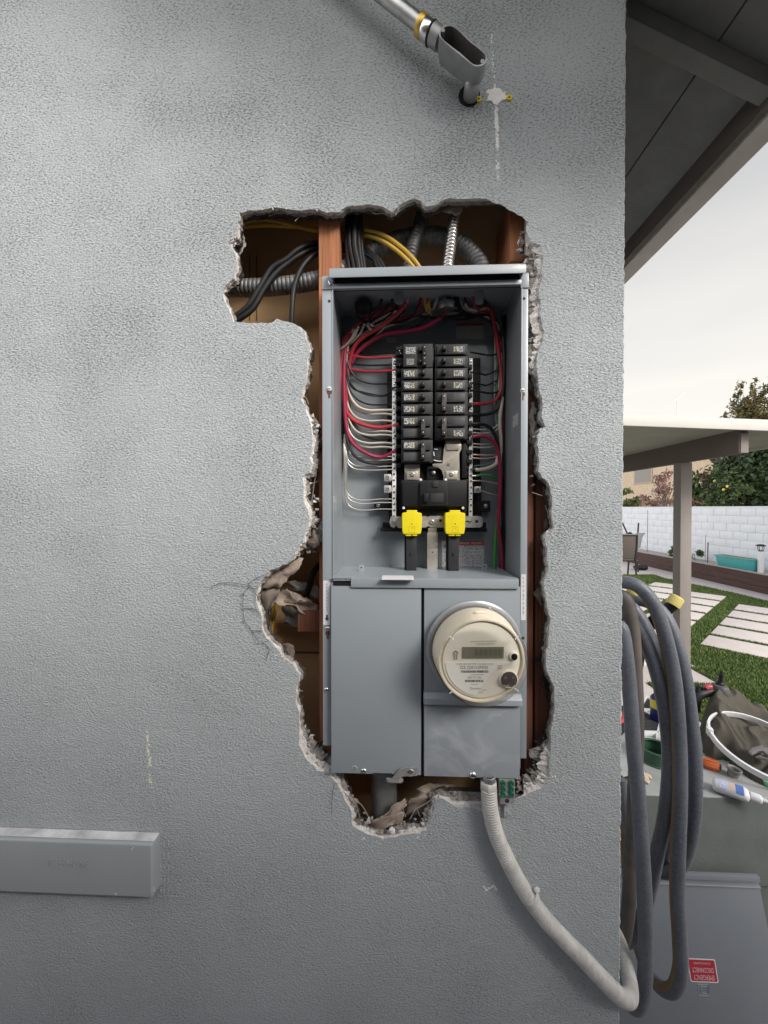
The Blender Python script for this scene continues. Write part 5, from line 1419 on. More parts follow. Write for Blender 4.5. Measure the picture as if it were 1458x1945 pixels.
b.lathe([(.0128, -.002), (.0150, -.001), (.0150, L * .7), (.0142, L * .85), (.011, L * .95), (0, L * .97)], e0, d, 20); b.build("yellow_end_cap", mat("yellow_cap", (0.70, 0.60, 0.20), rough=.4), hose, smooth=True)
b = MB(); e0, e1 = P(1199, 1128, .19), P(1212, 1102, .19); d = (e1 - e0).normalized(); L = (e1 - e0).length
b.lathe([(.0, 0), (.012, 0), (.0135, .006), (.0135, L - .003), (.012, L), (0, L)], e0, d, 16); b.build("yellow_end_cap", MATS["yellow_cap"], hose, smooth=True)
b = MB(); b.box(CORNER_X + .004, CORNER_X + .16, .20, .23, P(1200, 1150, .2).z - .045, P(1200, 1150, .2).z - .03); b.build("hose_hook", M_BLK, hose, bev=.003)

# ------------------------------------------------------------------ counter with tools
M_COUNT = mat("counter_front_paint", (0.155, 0.172, 0.165), rough=0.8, vs=14, bump=0.25, bs=120, bd=0.002)
M_CTOP = mat("counter_top_concrete", (0.40, 0.41, 0.405), rough=0.7, vs=9, bump=0.1, bs=200, bd=0.001, dirt=(0.30, 0.31, 0.305))
zt = 0.9
yc0 = PZ(1300, 1511, zt).y
ctr = thing("counter", "built-in counter with a pale concrete top and grey-green painted front", "counter", (.9, yc0 + .3, 0))
b = MB(); b.box(CORNER_X + .03, 1.75, yc0 + .012, .785, 0.02, zt - .0405); b.build("counter_body", M_COUNT, ctr, bev=.006)
b = MB(); b.box(CORNER_X + .02, 1.80, yc0, .805, zt - .04, zt); b.build("counter_top", M_CTOP, ctr, bev=.004, seg=3)
b = MB(); b.box(CORNER_X + .02, 1.80, yc0 - .0015, yc0 + .01, zt - .26, zt - .004); b.build("counter_apron", M_COUNT, ctr)

# removed panel cover leaning on the counter
pc = thing("panel_cover", "removed grey panel cover leaning upside down against the counter with a red sticker", "panel cover", (.85, yc0 - .1, 0))
tL = Vector((.585, yc0 - .016, .690)); tR = P(1437, 1659, yc0 - .016)
tL.z = tR.z
dn = Vector((0, -.27, -1)).normalized()
xr = (tR - tL).normalized(); nrmv = xr.cross(dn).normalized()
if nrmv.y > 0: nrmv = -nrmv
def PCv(u, v, h=0.0):           # u metres from the right edge towards the left, v metres down
    return tR - xr * u + dn * v + nrmv * h
Wc, Hc = (tR - tL).length, tR.z / -dn.z - .004
b = MB(); b.prism([PCv(0, 0), PCv(Wc, 0), PCv(Wc, Hc), PCv(0, Hc)], nrmv * .0018); M_COVER = mat("cover_enamel", (0.185, 0.205, 0.23), rough=.45, vs=5, var=.06)  # darker copy of the panel enamel, its shade put into the colour
b.build("cover_sheet", M_COVER, pc, bev=.0005)
b = MB(); b.prism([PCv(.001, 0, .002), PCv(Wc - .001, 0, .002), PCv(Wc - .001, .004, .010), PCv(.001, .004, .010)], dn * .012); b.build("folded_edge", M_COVER, pc, bev=.001)
b = MB(); b.prism([PCv(0, .026, .002), PCv(Wc, .026, .002), PCv(Wc, .030, .007), PCv(0, .030, .007)], dn * .003); b.build("pressed_ridge", M_COVER, pc, bev=.001)
def hit_cover(px, py):
    d = ray(px, py); nn = nrmv
    t = (tR + nrmv * .0019 - EYE).dot(nn) / d.dot(nn)
    return EYE + d * t
s0 = [hit_cover(1306, 1818), hit_cover(1359, 1823), hit_cover(1363, 1868), hit_cover(1309, 1863)]
c = sum(s0, Vector()) / 4
wS = ((s0[1] - s0[0]).length + (s0[2] - s0[3]).length) / 2; hS = ((s0[3] - s0[0]).length + (s0[2] - s0[1]).length) / 2
def SM(h):  # sticker frame, upside down: local x runs to the left
    M = Matrix((( -xr.x, -(-dn).x, nrmv.x, 0), (-xr.y, -(-dn).y, nrmv.y, 0), (-xr.z, -(-dn).z, nrmv.z, 0), (0, 0, 0, 1)))
    return Matrix.Translation(c + nrmv * h) @ M
def rrect(w, h, r, n=5):
    out = []
    for (sx, sy, a0) in ((1, 1, 0), (-1, 1, 90), (-1, -1, 180), (1, -1, 270)):
        for k in range(n + 1):
            a = R(a0 + 90 * k / n); out.append(Vector((sx * (w / 2 - r) + r * math.cos(a), sy * (h / 2 - r) + r * math.sin(a), 0)))
    return out
b = MB(); b.prism([SM(.0006) @ v for v in rrect(wS, hS, .004)], nrmv * .0002); stk = b.build("sticker_border", M_LABEL, pc)
b = MB(); b.prism([SM(.0009) @ v for v in rrect(wS - .005, hS - .005, .003)], nrmv * .0002); b.build("red_sticker", mat("sticker_red", (0.40, 0.025, 0.045), rough=.4), stk)
M_STXT = mat("sticker_lettering", (0.80, 0.55, 0.58), rough=.5)
text_mesh("EMERGENCY", hS * .30, SM(.0013) @ Matrix.Translation((0, hS * .28, 0)), M_STXT, "sticker_lettering", stk, sx=.63)
text_mesh("DISCONNECT", hS * .29, SM(.0013) @ Matrix.Translation((0, -hS * .03, 0)), M_STXT, "sticker_lettering", stk, sx=.60)
text_mesh("NOT SERVICE EQUIPMENT", hS * .11, SM(.0013) @ Matrix.Translation((0, -hS * .31, 0)), M_STXT, "sticker_lettering", stk, sx=.66)
b = MB()
def ring_rect(x0, y0, x1, y1):
    pts = [hit_cover(x0, y0), hit_cover(x1, y0 + 1), hit_cover(x1 + 2, y1 + 2), hit_cover(x0 + 2, y1), hit_cover(x0, y0)]
    b.tube(pts, .0009, 6, smooth=False)
ring_rect(1325, 1869, 1345, 1890); ring_rect(1330, 1873, 1342, 1886); b.build("embossed_latch", M_PLATE, pc)

# --- things on the counter
def onz(px, py, h=0.0): return PZ(px, py, zt + h)
# bottle of glue lying down
gl = thing("glue_bottle", "white plastic bottle with a blue label lying near the counter's front edge", "bottle", onz(1385, 1500))
pa, pb = onz(1352, 1488, .018), onz(1424, 1512, .018)
d = (pb - pa); L = d.length; d.normalize(); w = Vector((-d.y, d.x, 0))
def oval(prof, fl, org, dr, n=24):
    """lathe with an oval section (flattened by fl in z)"""
    bb = MB(); bb.lathe(prof, (0, 0, 0), (1, 0, 0), n)
    M = Matrix(((dr.x, -dr.y, 0, org.x), (dr.y, dr.x, 0, org.y), (0, 0, fl, org.z), (0, 0, 0, 1)))
    bb.v = [tuple(M @ Vector(v)) for v in bb.v]; return bb
M_WPL = mat("white_plastic", (0.78, 0.78, 0.80), rough=.35, var=.02)
oval([(0, 0), (.017, .002), (.023, .010), (.0235, L * .86), (.020, L * .95), (.012, L), (0, L)], .72, pa, d).build("bottle_body", M_WPL, gl, smooth=True, ang=60)
oval([(0, 0), (.0125, 0), (.0125, .020), (.010, .024), (.006, .026), (.0045, .060), (.002, .064), (0, .064)], 1.0, pa + d * (L + .0006), d).build("bottle_cap", M_WPL, gl, smooth=True, ang=40)
lb = MB()
def lab_patch(u0, u1, a0, a1, off):
    vs, fs = [], []
    for i in range(2):
        for k in range(9):
            a = R(a0 + (a1 - a0) * k / 8); rr = .0236 + off
            u = L * (u0, u1)[i]
            vs.append(pa + d * u + w * (-rr * math.cos(a)) + Vector((0, 0, rr * .72 * math.sin(a))))
    for k in range(8): fs.append((k, k + 1, 10 + k, 9 + k))
    lb.add(vs, fs)
lb.cur = 0; lab_patch(.16, .84, 20, 120, .0005)
lb.cur = 1; lab_patch(.20, .40, 30, 115, .0009)
lb.cur = 2; lab_patch(.45, .60, 35, 110, .0009)
lb.cur = 3; lab_patch(.62, .83, 22, 118, .0009)
lb.build("bottle_label", [mat("label_pale_blue", (0.50, 0.55, 0.72)), print_mat("label_violet", (0.42, 0.44, 0.66), (0.62, 0.64, 0.78), 300, .5), print_mat("label_orange", (0.72, 0.48, 0.18), (0.60, 0.52, 0.52), 260, .48), mat("label_blue", (0.10, 0.20, 0.52))], gl, smooth=True)
# orange screwdriver
sd = thing("screwdriver", "orange ribbed screwdriver handle pointing at the glue bottle", "screwdriver", onz(1350, 1455))
pa, pb = onz(1334, 1446, .016), onz(1367, 1457, .016); d = pb - pa; L = d.length; d.normalize()
bb = MB(); bb.lathe([(0, 0), (.010, 0), (.0125, .004), (.0150, L * .3), (.0155, L * .75), (.0125, L * .97), (0, L * .98)], pa, d, 24)
for i, v in enumerate(bb.v):
    pass
bb.build("handle", mat("orange_plastic", (0.70, 0.17, 0.05), rough=.4), sd, smooth=True, ang=50)
for k in range(6):
    a = k * math.pi / 3; up = Vector((0, 0, 1)); ww = d.cross(up).normalized()
    off = (ww * math.cos(a) + up * math.sin(a))
    b = MB(); b.tube([pa + d * (L * .18) + off * .0145, pa + d * (L * .5) + off * .0163, pa + d * (L * .85) + off * .0148], .0022, 6); b.build("grip_rib", MATS["orange_plastic"], sd, smooth=True)
b = MB(); b.lathe([(0, 0), (.0100, 0), (.0095, .003), (.006, .005), (0, .005)], pa + d * (L * .975), d, 16); b.build("end_cap", mat("dark_red_cap", (0.10, 0.025, 0.02)), sd, smooth=True)
b = MB(); b.cyl(pa - d * .002, pa - d * .13, .004, 10); b.build("shaft", M_CHROME, sd, smooth=True)
# grey bushing
bu = MB(); c = onz(1391, 1474); bu.lathe([(.010, .002), (.011, 0), (.014, 0), (.0150, .016), (.019, .020), (.0195, .026), (.0165, .027), (.0130, .024), (.0110, .010), (.0108, .002)], c, (.15, -.1, 1), 24)
tag(bu.build("conduit_bushing", mat("grey_pvc", (0.22, 0.215, 0.20), rough=.6), None, smooth=True, ang=40), "small grey plastic bushing standing by the white ring", "bushing")
# white plastic ring resting on the cloth
rg = thing("plastic_ring", "large open white plastic ring lying across the jacket", "ring", onz(1450, 1440))
cR = onz(1448, 1419, .070); rR = (cR - onz(1353, 1406, .072)).length
b = MB()
tilt = Euler((R(16), R(2), 0)).to_matrix()
prof = [(-.0035, -.009), (.0035, -.009), (.0045, -.002), (.0035, .008), (-.0035, .009), (-.0042, .002)]
NA = 96
for i in range(NA):
    a = 2 * math.pi * i / NA
    for (dr, dz) in prof:
        b.v.append(tuple(cR + tilt @ Vector(((rR + dr) * math.cos(a), (rR + dr) * math.sin(a) , dz))))
for i in range(NA):
    j = (i + 1) % NA
    for k in range(6):
        k2 = (k + 1) % 6
        b.face([i * 6 + k, i * 6 + k2, j * 6 + k2, j * 6 + k])
b.build("hoop", M_WPL, rg, smooth=True, ang=50)
a = R(158); q = cR + tilt @ Vector((rR * math.cos(a), rR * math.sin(a), 0))
b = MB(); b.box(-.012, .012, -.008, .008, -.012, .013, Matrix.Translation(q) @ Euler((0, 0, a + R(90))).to_matrix().to_4x4()); b.build("clasp", M_WPL, rg, bev=.003)
# green translucent cap at the right
gc = MB(); c = onz(1466, 1488); gc.lathe([(.022, 0), (.034, .001), (.036, .006), (.034, .014), (.022, .018), (.020, .012), (0, .010)], c, (0, 0, 1), 32)
tag(gc.build("green_bottle_cap", mat("green_clear_plastic", (0.22, 0.62, 0.30), rough=.2), None, smooth=True, ang=50), "bright green clear plastic cap at the right end of the counter", "cap")
# dark green tape ring
tp = thing("tape_ring", "dark green plastic ring standing open behind the hose loops", "ring", onz(1243, 1460))
c = onz(1246, 1444); b = MB()
b.lathe([(.044, .0), (.0515, .0), (.052, .004), (.0500, .006), (.0505, .040), (.052, .043), (.050, .046), (.0455, .046), (.044, .042)], c, (0, 0, 1), 48); b.build("ring_wall", mat("dark_green_plastic", (0.035, 0.10, 0.06), rough=.4), tp, smooth=True, ang=45)
b = MB(); b.lathe([(0, .002), (.044, .002)], c, (0, 0, 1), 40); b.build("ring_floor", mat("dark_green_floor", (0.02, 0.05, 0.032), rough=.5), tp)
# blue spray can
cn = thing("spray_can", "dark blue spray can with a yellow label standing behind the hose", "spray can", onz(1248, 1374))
c = onz(1250, 1371); b = MB(); b.lathe([(0, 0), (.026, 0), (.0275, .003), (.0275, .095), (.024, .102), (.018, .105), (0, .105)], c, (0, 0, 1), 28); b.build("can_body", mat("can_blue", (0.015, 0.018, 0.14), rough=.3), cn, smooth=True, ang=40)
b = MB(); b.lathe([(.0278, .058), (.0281, .060), (.0281, .090), (.0278, .092)], c, (0, 0, 1), 28); b.build("label_band", mat("can_yellow", (0.70, 0.58, 0.06), rough=.35), cn, smooth=True)
b = MB(); b.lathe([(.016, .105), (.017, .108), (.015, .125), (.008, .130), (0, .130)], c, (0, 0, 1), 20); b.build("spray_cap", mat("can_cap_dark", (0.05, 0.03, 0.03), rough=.4), cn, smooth=True)
# metal vent grilles lying flat
def grille(name, pts, label, nsl, dirn):
    t = thing(name, label, "grille", pts[0], "vent grilles lying on the counter")
    b = MB(); P4 = pts
    def q(u, v, h): return P4[0] * (1 - u) * (1 - v) + P4[1] * u * (1 - v) + P4[2] * u * v + P4[3] * (1 - u) * v + Vector((0, 0, h))
    def bar(u0, v0, u1, v1, h0, h1): b.prism([q(u0, v0, h0), q(u1, v0, h0), q(u1, v1, h0), q(u0, v1, h0)], (0, 0, h1 - h0))
    bar(0, 0, 1, .09, 0, .012); bar(0, .91, 1, 1, 0, .012); bar(0, .0905, .07, .9095, 0, .012); bar(.93, .0905, 1, .9095, 0, .012)
    b.build("frame", M_WPL, t, bev=.001)
    b = MB()
    for k in range(nsl):
        v = .11 + .78 * k / nsl
        bar(.0705, v, .9295, v + .78 / nsl * .5, .002, .009)
    b.build("slats", mat("dark_slat", (0.055, 0.06, 0.06), rough=.5) if "dark_slat" not in MATS else MATS["dark_slat"], t)
    b = MB(); bar(.0705, .0905, .9295, .9095, .0004, .001); b.build("backing", M_INK, t)
grille("vent_grille", [onz(1196, 1397), onz(1262, 1399), onz(1248, 1352), onz(1196, 1348)], "flat dark slatted grille lying in front of the spray can", 14, 0)
grille("vent_grille", [onz(1215, 1352), onz(1240, 1365), onz(1262, 1340), onz(1228, 1326)], "white framed slatted grille leaning behind the spray can", 8, 0)
grille("vent_grille", [onz(1245, 1404), onz(1315, 1410), onz(1302, 1374), onz(1252, 1372)], "white framed slatted grille partly hidden by the outer hose loops", 12, 0)
# small bits
kn = thing("utility_knife", "small black and grey utility knife at the house corner on the counter", "knife", onz(1188, 1478))
b = MB(); pa, pb = onz(1176, 1476, .006), onz(1194, 1471, .006); d = (pb - pa).normalized()
M = Matrix.Translation(pa) @ d.to_track_quat('X', 'Z').to_matrix().to_4x4()
b.box(-.06, .030, -.011, .011, -.006, .006, M); b.build("knife_body", M_BLK, kn, bev=.003)
b = MB(); b.box(.002, .029, -.0112, .009, .0062, .010, M); b.build("knife_grip", M_LABELG, kn, bev=.001)
tl = thing("locking_pliers", "red and black tool handle half hidden behind the house corner", "pliers", onz(1186, 1395))
b = MB(); b.tube([onz(1160, 1400, .02), onz(1178, 1388, .03), onz(1187, 1365, .035), onz(1186, 1345, .03)], .012, 12); b.build("black_handle", M_BLK, tl, smooth=True)
b = MB(); b.tube([onz(1165, 1380, .035), onz(1182, 1368, .05), onz(1187, 1352, .05)], .008, 10); b.build("red_handle", M_RED, tl, smooth=True)
for k, (x, y, x2, y2, m, nm, lab) in enumerate(((1222, 1467, 1232, 1487, W_PCOP, "wood_chip", "pale wood chip nearest the green ring"), (1228, 1470, 1236, 1480, W_PNK, "wood_chip", "curled pale wood chip on the counter"), (1225, 1480, 1231, 1490, W_PNK, "wood_chip", "pale wood chip nearest the counter's front edge"), (1222, 1464, 1238, 1474, M_STEEL, "steel_nail", "grey steel nail beside the wood chips"), (1331, 1494, 1338, 1499, M_INK, "black_screw", "tiny black screw left of the glue bottle"))):
    pa, pb = onz(x, y, .003), onz(x2, y2, .003); d = pb - pa; L = d.length
    b = MB()
    if k < 3:
        ww = Vector((-d.y, d.x, 0)).normalized() * .006
        b.prism([pa + ww * .4, pa - ww * .6, pa + d * .5 - ww * 1.1, pb - ww * .2, pb + ww * .5, pa + d * .6 + ww], (0, 0, .004)); o = b.build(nm, mat("wood_chip_pale", (0.72, 0.58, 0.42)) if "wood_chip_pale" not in MATS else MATS["wood_chip_pale"], None, bev=.0008)
    else:
        b.lathe([(0, 0), (.0035, 0), (.0035, .0015), (.0018, .002), (.0016, L * .8), (0, L)], pa, d, 10); o = b.build(nm, m, None, smooth=True, ang=40)
    tag(o, lab, nm.split("_")[1] if k != 3 else "nail")

# jacket heaped over the counter
foot = [(1316,1322),(1322,1352),(1328,1392),(1336,1428),(1352,1446),(1378,1446),(1408,1468),(1450,1492),(1500,1510),(1560,1490),(1570,1440),(1540,1400),(1478,1390),(1440,1362),(1402,1338),(1368,1318),(1340,1312)]
fw = [onz(x, y) for x, y in foot]
fw = [Vector((p.x, min(p.y, .865), p.z)) for p in fw]
fw2 = [Vector((p.x, p.y)) for p in fw]
def sd_poly(p, poly):
    best, inside = 1e9, False
    n = len(poly)
    for i in range(n):
        a, c = poly[i], poly[(i + 1) % n]
        ab, ap = c - a, p - a
        t = max(0, min(1, ap.dot(ab) / ab.length_squared))
        best = min(best, (ap - ab * t).length)
        if (a.y > p.y) != (c.y > p.y) and p.x < (c.x - a.x) * (p.y - a.y) / (c.y - a.y) + a.x:
            inside = not inside
    return best if inside else -best
x0, x1 = min(p.x for p in fw2), max(p.x for p in fw2); y0, y1 = min(p.y for p in fw2), max(p.y for p in fw2)
NX, NY = 170, 130
JH = [(1315, .07), (1333, .115), (1352, .118), (1385, .085), (1420, .045), (1458, .018), (1600, .012)]
b = MB(); idx = {}
for i in range(NX + 1):
    for j in range(NY + 1):
        p = Vector((x0 + (x1 - x0) * i / NX, y0 + (y1 - y0) * j / NY))
        s = sd_poly(p, fw2) + .012 * noise.noise(Vector((p.x * 16, p.y * 16, 2)))
        if s < -.002: continue
        s = max(s, 0)
        e = 1 - math.exp(-s / .022)
        u = (p.x * .80 + p.y * .60); v = (-p.x * .6 + p.y * .8)
        wx = noise.noise(Vector((p.x * 5, p.y * 5, 5))) * .10
        fold = 1 - abs(noise.noise(Vector((u * 5 + wx * 8, v * 17 + wx * 20, 1)))) * 2.2
        fold2 = 1 - abs(noise.noise(Vector((u * 11 + 4, v * 26 + wx * 30, 7)))) * 2.0
        pxx = 758 + 732 * p.x / (p.y + .732)
        hm = JH[-1][1]
        for (xa_, ha_), (xb_, hb_) in zip(JH, JH[1:]):
            if pxx < xb_:
                hm = ha_ + (hb_ - ha_) * max(0, (pxx - xa_) / (xb_ - xa_)); break
        ky = max(0, min(1, (p.y - .42) / .40))
        h = (1 - math.exp(-s / .014)) * (.016 + hm * (.22 + .78 * ky) + (.032 * fold + .013 * fold2) * (.4 + .6 * ky))
        idx[(i, j)] = len(b.v); b.v.append((p.x, p.y, zt + .0015 + max(h, 0.0)))
for (i, j) in list(idx):
    q = [(i, j), (i + 1, j), (i + 1, j + 1), (i, j + 1)]
    if all(k in idx for k in q): b.face([idx[k] for k in q])
jk = b.build("jacket", mat("olive_cloth", (0.088, 0.080, 0.065), rough=.95, var=.12, vs=40, bump=.2, bs=500, bd=.001, spec=.2), None, smooth=True, ang=180)
tag(jk, "crumpled olive brown jacket heaped on the counter", "jacket")
wr = MB()
q = onz(1436, 1443, .075); q2 = onz(1475, 1452, .075); d = (q2 - q).normalized()
wr.prism([onz(x, y, .078) for x, y in [(1422,1432),(1428,1424),(1447,1419),(1452,1424),(1460,1424),(1475,1428),(1475,1440),(1455,1436),(1448,1430),(1440,1430),(1428,1436)]], (0, 0, .008))
wr.prism([onz(x, y, .066) for x, y in [(1434,1440),(1452,1438),(1475,1442),(1475,1450),(1455,1446)]], (0, 0, .008))
tag(wr.build("wrench", mat("pewter", (0.28, 0.26, 0.27), rough=.4, metal=.6), None, bev=.002), "grey metal wrench lying on the jacket inside the white ring", "wrench")
# drill behind the jacket
dr = thing("power_drill", "black and red power drill with its bit pointing up behind the jacket", "drill", onz(1360, 1322))
c = Vector((0, .80, 0))
up = Vector((.12, .05, 1)).normalized(); lf = Vector((-1, -.1, .05)).normalized()
top = lambda px, py: P(px, py, c.y)
b = MB(); b.lathe([(0, 0), (.026, 0), (.030, .006), (.030, .030), (.024, .042), (.014, .045), (0, .045)], top(1366, 1322), top(1367, 1302) - top(1366, 1322), 24); b.build("gear_case", mat("drill_grey", (0.085, 0.085, 0.085), rough=.5), dr, smooth=True, ang=40)
b = MB(); q0 = top(1362, 1325); b.tube([q0, Vector((q0.x - .01, q0.y - .02, zt + .03))], .019, 14, smooth=False); b.build("grip", MATS["drill_grey"], dr, smooth=True)
b = MB(); b.lathe([(0, 0), (.013, 0), (.014, .004), (.014, .016), (.010, .020), (.0075, .022), (.0075, .046), (.0095, .048), (.0095, .052), (.005, .054), (.0035, .066), (0, .067)], top(1367, 1306), top(1369.5, 1280) - top(1367, 1306), 18); b.build("chuck_and_bit", M_BLK, dr, smooth=True, ang=35)
b = MB(); b.lathe([(0, 0), (.0035, 0), (.0030, .008), (0, .010)], top(1369.6, 1279), Vector((.05, 0, 1)), 8); b.build("bit_tip", M_STEEL, dr)
b = MB(); b.tube([top(1360, 1316), top(1350, 1314), top(1340, 1316), top(1328, 1320), top(1322, 1330), top(1320, 1350)], .016, 14); b.build("motor_housing", mat("drill_dark", (0.03, 0.028, 0.03), rough=.5), dr, smooth=True)
b = MB(); b.tube([top(1350, 1304), top(1343, 1305), top(1339, 1307)], .011, 12); b.build("red_housing", mat("drill_red", (0.42, 0.06, 0.07), rough=.45), dr, smooth=True)
b = MB(); b.tube([top(1336, 1310), top(1330, 1304), top(1325, 1306), top(1322, 1315)], .006, 10); b.build("trigger_guard", M_BLK, dr, smooth=True)

# ------------------------------------------------------------------ the yard behind
M_CONC = mat("patio_concrete", (0.47, 0.43, 0.415), rough=.85, vs=4, bump=.1, bs=90, bd=.002, var=.08)
M_DIRT = mat("ground_soil", (0.22, 0.18, 0.14), rough=.95, vs=3)
M_TURF = mat("turf_base", (0.065, 0.105, 0.027), rough=.95, vs=3, var=.25)
g = MB(); g.box(-60, 80, -30, 90, -.2, -.012); struct(g.build("ground", M_DIRT))
g = MB(); g.prism([Vector(v) for v in [(-8,-3,-.011),(2.45,-3,-.011),(2.45,3.2,-.011),(3.16,3.2,-.011),(3.16,3.78,-.011),(-8,3.78,-.011)]], (0, 0, .017)); struct(g.build("patio_slab", M_CONC))
# lawn outline and the strips of paving round it
XP = 7.45                                                # front of the planter
g = MB()
lawn = [PZ(1150, 1092, 0), PZ(1240, 1091, 0), Vector((6.55, 9.1, 0)), Vector((6.85, 7.4, 0)), Vector((6.95, 0.3, 0)), Vector((2.46, 0.3, 0)), Vector((2.46, 3.19, 0)), Vector((3.17, 3.19, 0)), Vector((3.17, 3.80, 0)), Vector((0.6, 3.80, 0)), Vector((0.6, PZ(1150, 1092, 0).y, 0))]
lawn = [Vector((p.x, p.y, -.004)) for p in lawn]
g.prism(lawn, (0, 0, .012)); struct(g.build("lawn", M_TURF))
g = MB(); g.box(-2, XP + .6, 0.0, 16, -.0115, -.006); struct(g.build("path", M_CONC))

# square concrete pavers set in the turf
M_PAVE = mat("paver_concrete", (0.52, 0.47, 0.455), rough=.85, vs=6, bump=.12, bs=120, bd=.002, var=.07)
PANG = R(-47)
uu = Vector((math.cos(PANG), math.sin(PANG), 0)); vv = Vector((-uu.y, uu.x, 0))
ORG = PZ(1330, 1226, 0)
PW, PL, GV, GS = .62, .53, .115, .26
pb_ = MB(); pb_.box(0, PW, 0, PL, -.004, .022, Matrix.Rotation(PANG, 4, 'Z'))
pav0 = pb_.build("concrete_paver", M_PAVE, None, bev=.004)
cells = [(i, j) for i in range(-3, 1) for j in range(-2, 7)]
first = True
paver_rects = []
for (i, j) in cells:
    o = Vector((ORG.x, ORG.y, 0)) + uu * (i * (PW + .10) - (GS - .10 if i < 0 else 0)) + vv * (j * (PL + GV))
    m = o + uu * PW / 2 + vv * PL / 2
    if not (0.9 < m.x < 6.45 and 3.85 < m.y < 8.2) or m.y + .35 * m.x > 10.2: continue
    if i >= 1: continue
    if j < 0 and i >= 0: continue
    p = pav0 if first else pav0.copy()
    if not first: COL.objects.link(p)
    first = False
    p.location = o
    paver_rects.append((o, i, j))
    side = "right of the diagonal turf strip" if i >= 0 else "left of the diagonal turf strip"
    tag(p, "pale concrete paver %s, row %d, place %d" % (side, j + 3, (i + 1 if i >= 0 else -i)), "paver", "concrete pavers set in the turf")

# artificial turf: many short blades
def in_poly(x, y, poly):
    c = False; n = len(poly)
    for i in range(n):
        a, b_ = poly[i], poly[(i + 1) % n]
        if (a.y > y) != (b_.y > y) and x < (b_.x - a.x) * (y - a.y) / (b_.y - a.y) + a.x: c = not c
    return c
def on_paver(x, y):
    for (o, i, j) in paver_rects:
        d = Vector((x - o.x, y - o.y, 0)); u, v = d.dot(uu), d.dot(vv)
        if -.012 < u < PW + .012 and -.012 < v < PL + .012: return True
    return False
rg_ = random.Random(4)
vs_, fs_, mi_ = [], [], []
cnt = 0
while cnt < 95000:
    # denser near the viewer
    t = rg_.random() ** 1.7
    y = .6 + t * 8.9
    x = (y + .732) * rg_.uniform(.56, 1.04)
    if not in_poly(x, y, lawn) or on_paver(x, y): 
        cnt += 0.25; continue
    h = rg_.uniform(.016, .034); a = rg_.uniform(0, 6.283); w = .0022 + .0011 * (y)
    dx, dy = math.cos(a) * w, math.sin(a) * w
    lx, ly = rg_.uniform(-.014, .014), rg_.uniform(-.014, .014)
    k = len(vs_)
    vs_ += [(x - dx, y - dy, .006), (x + dx, y + dy, .006), (x + lx, y + ly, .008 + h)]
    fs_.append((k, k + 1, k + 2)); mi_.append(0 if rg_.random() < .62 else (1 if rg_.random() < .7 else 2))
    cnt += 1
gm = bpy.data.meshes.new("turf_blades"); gm.from_pydata(vs_, [], fs_)
for m in (mat("turf_green", (0.098, 0.165, 0.032), rough=.7, vs=2, var=.2), mat("turf_dark", (0.058, 0.108, 0.024), rough=.7, vs=2), mat("turf_straw", (0.21, 0.20, 0.08), rough=.8)):
    gm.materials.append(m)
gm.polygons.foreach_set("material_index", mi_)
go = bpy.data.objects.new("turf_grass", gm); COL.objects.link(go)
struct(go, "stuff")

# planter of dark boards
M_BOARDS = wood_mat("planter_board", (0.115, 0.072, 0.06), (0.055, 0.033, 0.03), (5, 5, 160))
pl = thing("planter_bed", "long raised planter bed of dark brown boards along the white wall", "planter", (XP, 9, 0))
b = MB()
for k in range(3): b.box(XP, XP + .045, 3.0, 17.2, -.01 + k * .128, .116 + k * .128)
b.build("board_front", M_BOARDS, pl, bev=.004)
b = MB(); b.box(XP - .015, XP + .06, 3.0, 17.2, .376, .40); b.build("cap_rail", mat("planter_cap", (0.34, 0.31, 0.29), vs=6), pl, bev=.004)
b = MB(); b.box(XP + .05, 8.30, 3.0, 17.2, .0, .345); b.build("planter_soil", mat("planter_soil", (0.33, 0.30, 0.27), vs=30, bump=.5, bs=60), pl)
# white block wall
M_BLOCK = mat("white_block_paint", (0.74, 0.77, 0.82), rough=.7, var=.05, vs=3, bump=.15, bs=50, bd=.003)
bw = thing("block_wall", "white painted concrete block wall along the end of the yard", "wall", (8.3, 10, 0))
XW = 8.30
b = MB(); rbk = random.Random(6)
y = 2.0
b.box(XW + .012, XW + .16, 1.8, 18.4, 0, 1.752)
for c_ in range(9):
    z0 = -.03 + c_ * .198; y = 1.8 - (.2 if c_ % 2 else 0)
    while y < 18.2:
        d_ = rbk.uniform(0, .0045)
        b.box(XW - d_, XW + .02, y + .006, y + .394, z0 + .006, min(z0 + .192, 1.752)); y += .40
b.build("block_courses", M_BLOCK, bw, bev=.006)
b = MB(); b.box(XW - .004, XW + .164, 1.8, 18.4, 1.7525, 1.79); b.build("wall_cap", M_BLOCK, bw, bev=.006)
bw2 = thing("back_wall", "smooth white painted wall closing the far end of the yard behind the chair", "wall", (4, 18.4, 0))
b = MB(); b.box(-4, XW - .02, 18.45, 18.6, 0, 1.78)
b.build("wall_body", M_BLOCK, bw2, bev=.005)
